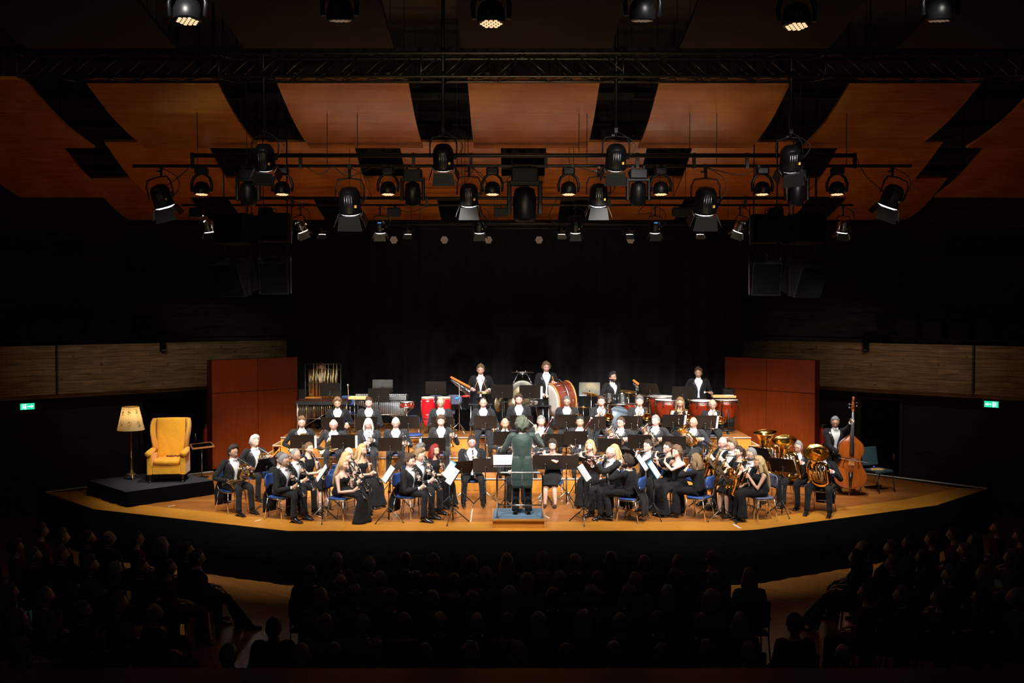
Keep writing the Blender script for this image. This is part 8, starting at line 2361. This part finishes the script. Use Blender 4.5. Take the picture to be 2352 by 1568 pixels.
VDEF = [('short', 'dgrey', False, 1.0), ('bob', 'dblond', True, 1.0), ('curls', 'brown', True, 1.05), ('ring', 'dgrey', False, 1.1), ('full', 'dgrey', False, 1.0), ('long', 'dbrown', True, 1.0), ('bob', 'grey', True, 1.0), ('thin', 'grey', False, 1.1), ('bun', 'brown', True, 1.0), ('short', 'brown', False, 1.05)]
HN = ['short dark-grey hair', 'chin-length fair hair', 'curly brown hair', 'bald crown', 'full greying hair', 'long dark hair', 'chin-length grey hair', 'thin grey hair', 'brown hair in a bun', 'short brown hair']
def aud_chair(loc, rz, label):
    if 'audc' in CH: return dup(CH['audc'], loc, rz, label)
    t = thing('hall_chair', label, 'chair', loc, rz, 'dark chairs in the hall')
    mm = mat('hall_chair_fabric', (0.012, 0.011, 0.012), 0.8)
    MB().rbox((0, -0.02, 0.43), (0.46, 0.44, 0.05), 0.04).build('seat', mm, t)
    mb = MB(); mb.rbox((0, 0, 0), (0.46, 0.38, 0.03), 0.03, Matrix.Translation((0, 0.23, 0.72)) @ Matrix.Rotation(R(82), 4, 'X')); mb.build('backrest', mm, t)
    for sx in (-1, 1):
        MB().tube([(sx * 0.22, -0.2, 0.42), (sx * 0.24, -0.24, 0)], 0.011, 6).build('front_leg', M_black, t)
        MB().tube([(sx * 0.22, 0.25, 0.85), (sx * 0.22, 0.2, 0.42), (sx * 0.24, 0.25, 0)], 0.011, 6).build('rear_leg', M_black, t)
        MB().tube([(sx * 0.25, 0.2, 0.64), (sx * 0.26, -0.15, 0.65), (sx * 0.25, -0.2, 0.42)], 0.011, 6, sub=2).build('armrest', M_black, t)
    CH['audc'] = t
    return t
ROWS = {
 'the front row of the middle block': (188, [(773, 1268), (848, 1277), (931, 1270), (995, 1274), (1083, 1278), (1164, 1272), (1247, 1270), (1321, 1273), (1404, 1267), (1480, 1276), (1559, 1275), (1635, 1266)]),
 'the second row of the middle block': (180, [(711, 1300), (782, 1318), (872, 1310), (955, 1313), (1043, 1317), (1115, 1307), (1210, 1317), (1286, 1316), (1372, 1312), (1460, 1316), (1550, 1306), (1640, 1314), (1722, 1305)]),
 'the third row of the middle block': (180, [(735, 1352), (812, 1347), (895, 1353), (992, 1357), (1085, 1358), (1170, 1347), (1270, 1351), (1357, 1349), (1445, 1347), (1535, 1345), (1632, 1355)]),
 'the fourth row of the middle block': (180, [(745, 1412), (833, 1410), (927, 1412), (1010, 1403), (1095, 1405), (1165, 1412), (1237, 1407), (1340, 1402), (1425, 1410), (1512, 1405), (1612, 1411), (1702, 1408)]),
 'the fifth row of the middle block': (180, [(628, 1418), (690, 1480), (765, 1481), (860, 1475), (975, 1480), (1080, 1480), (1190, 1476), (1300, 1480), (1410, 1475), (1520, 1480), (1625, 1475), (1720, 1472)]),
 'the front row of the armchair side block': (118, [(35, 1238), (93, 1203), (140, 1216), (200, 1218), (247, 1218), (313, 1220), (370, 1234), (427, 1246)]),
 'the second row of the armchair side block': (118, [(75, 1256), (138, 1254), (205, 1278), (262, 1290), (322, 1283), (386, 1284)]),
 'the back row of the armchair side block': (122, [(20, 1340), (100, 1345), (185, 1380), (270, 1360), (350, 1385), (40, 1400)]),
 'the front row of the double bass side block': (-120, [(1984, 1240), (2050, 1240), (2090, 1229), (2142, 1222), (2192, 1210), (2242, 1222), (2292, 1196), (2345, 1215)]),
 'the second row of the double bass side block': (-124, [(2052, 1276), (2122, 1262), (2218, 1246), (2325, 1262), (2185, 1300), (2262, 1298)]),
 'the back row of the double bass side block': (-126, [(1992, 1340), (2075, 1345), (2160, 1352), (2255, 1350), (2335, 1350)]),
}
EXTRA = [(524, 1479, 10.5, 180, 'person, dark silhouette standing behind the last seats on the armchair side', True), (1826, 1411, 180, 180, 'person, silhouette with full hair alone in the aisle on the double bass side', False), (1938, 1478, 0, 190, 'person, dark head near the parapet on the double bass side', False)]
ordw = ['first', 'second', 'third', 'fourth', 'fifth', 'sixth', 'seventh', 'eighth', 'ninth', 'tenth', 'eleventh', 'twelfth', 'thirteenth']
protos = {}
for i, d_ in enumerate(VDEF): VAR.append(audience_variant(i, *d_))
cnt = 0
def place_aud(vi, px, py, rot, label, zs=1.0):
    p = VAR[vi]; q = G(px, py, 1.30 * zs)
    rz = R(rot)
    off = Matrix.Rotation(rz, 3, 'Z') @ V((p.top.x, p.top.y, 0))
    loc = V((q.x - off.x, q.y - off.y, 0))
    if vi not in protos: protos[vi] = emit_person(p, label, loc, rz, 'seated audience')
    else: dup(protos[vi], loc, rz, label, 'seated audience')
    return loc, rz
rr_ = random.Random(11)
for row, (rot, lst) in ROWS.items():
    for j, (px, py) in enumerate(lst):
        vi = rr_.randrange(10)
        if (px, py) == (995, 1274): vi = 2
        if (px, py) in ((1404, 1267),): vi = 5
        jr = rot + rr_.uniform(-6, 6)
        side_ = 'armchair side' if 'middle' in row else ('wall' if 'armchair' in row else 'aisle')
        rn = row.replace('the ', '', 1).replace('of the ', 'of ')
        lab = 'person, %s, %s from %s, %s' % (HN[vi], ordw[j], side_, rn)
        loc, rz = place_aud(vi, px, py, jr, lab)
        aud_chair(loc, rz, 'dark hall chair, %s from %s, %s' % (ordw[j], side_, rn))
loc, rz = place_aud(2, 1826, 1411, 178, EXTRA[1][4]); aud_chair(loc, rz, 'dark hall chair in the aisle on the double bass side')
loc, rz = place_aud(3, 1938, 1478, 185, EXTRA[2][4]); aud_chair(loc, rz, 'dark hall chair near the parapet on the double bass side')
loc, rz = place_aud(0, 524, 1479, 180, 'person, dark silhouette alone behind the armchair side aisle'); aud_chair(loc, rz, 'dark hall chair behind the armchair side aisle')
# listeners with crossed legs at the aisle ends
def aisle_person(px, py, rot, label, fem, kx):
    p = build_person(dict(hair='short' if not fem else 'bob', hc='dbrown', fem=fem, outfit='suit' if not fem else 'blouse', hi=False, zh=1.30, skin='tan', hpitch=-4, lean=-4, bow=False, trousers=fem, spread=0.06, legs=1, tuck=-0.22))
    q = G(px, py, 1.30); rz = R(rot); off = Matrix.Rotation(rz, 3, 'Z') @ V((p.top.x, p.top.y, 0)); loc = V((q.x - off.x, q.y - off.y, 0))
    emit_person(p, label, loc, rz, 'seated audience')
    aud_chair(loc, rz, 'dark hall chair under the ' + label.replace('person, ', ''))
aisle_person(452, 1262, 118, 'person, man stretching his legs at the aisle, armchair side', False, 1)
aisle_person(1968, 1262, -118, 'person, woman with booted legs at the aisle, double bass side', True, 1)

# ---------------------------------------------------------------- pieces of parts go one level deeper
SUB = {'housing': ('lens', 'barn_door'), 'head': ('lens', 'lens_cluster'), 'shirt': ('bow_tie',), 'tailcoat': ('waist_button',), 'body_tube': ('keywork',), 'shell': ('tuning_lugs', 'tension_rods', 'round_badge'),
       'kettle_bowl': ('tuning_lugs',), 'top_plate': ('f_hole', 'edge_binding', 'bridge'), 'neck': ('fingerboard',), 'peg_box': ('tuning_peg', 'scroll'), 'desk': ('tilt_joint',), 'lower_pole': ('leg',),
       'backrest': ('back_support',), 'body_tubing': ('valve_slides',), 'tubing': ('valves',), 'coil': ('valve_slides',), 'polished_centre': ('rim_band',), 'green_panel': ('running_figure_and_arrow',), 'boot_joint': ('keywork',)}
stem_ = lambda o: o.name.split('.')[0]
for root in [o for o in bpy.data.objects if o.parent is None and o.type == 'EMPTY']:
    kids = list(root.children)
    if root['category'] in ('clarinet', 'oboe', 'flute', 'piccolo'):
        b_ = [k for k in kids if stem_(k) == 'body']
        for k in kids:
            if b_ and stem_(k) in ('keywork', 'lip_plate'): k.parent = b_[0]
    for host in kids:
        for nm in SUB.get(stem_(host), ()):
            for k in kids:
                if k is not host and stem_(k) == nm and k.parent is root and not k.children: k.parent = host
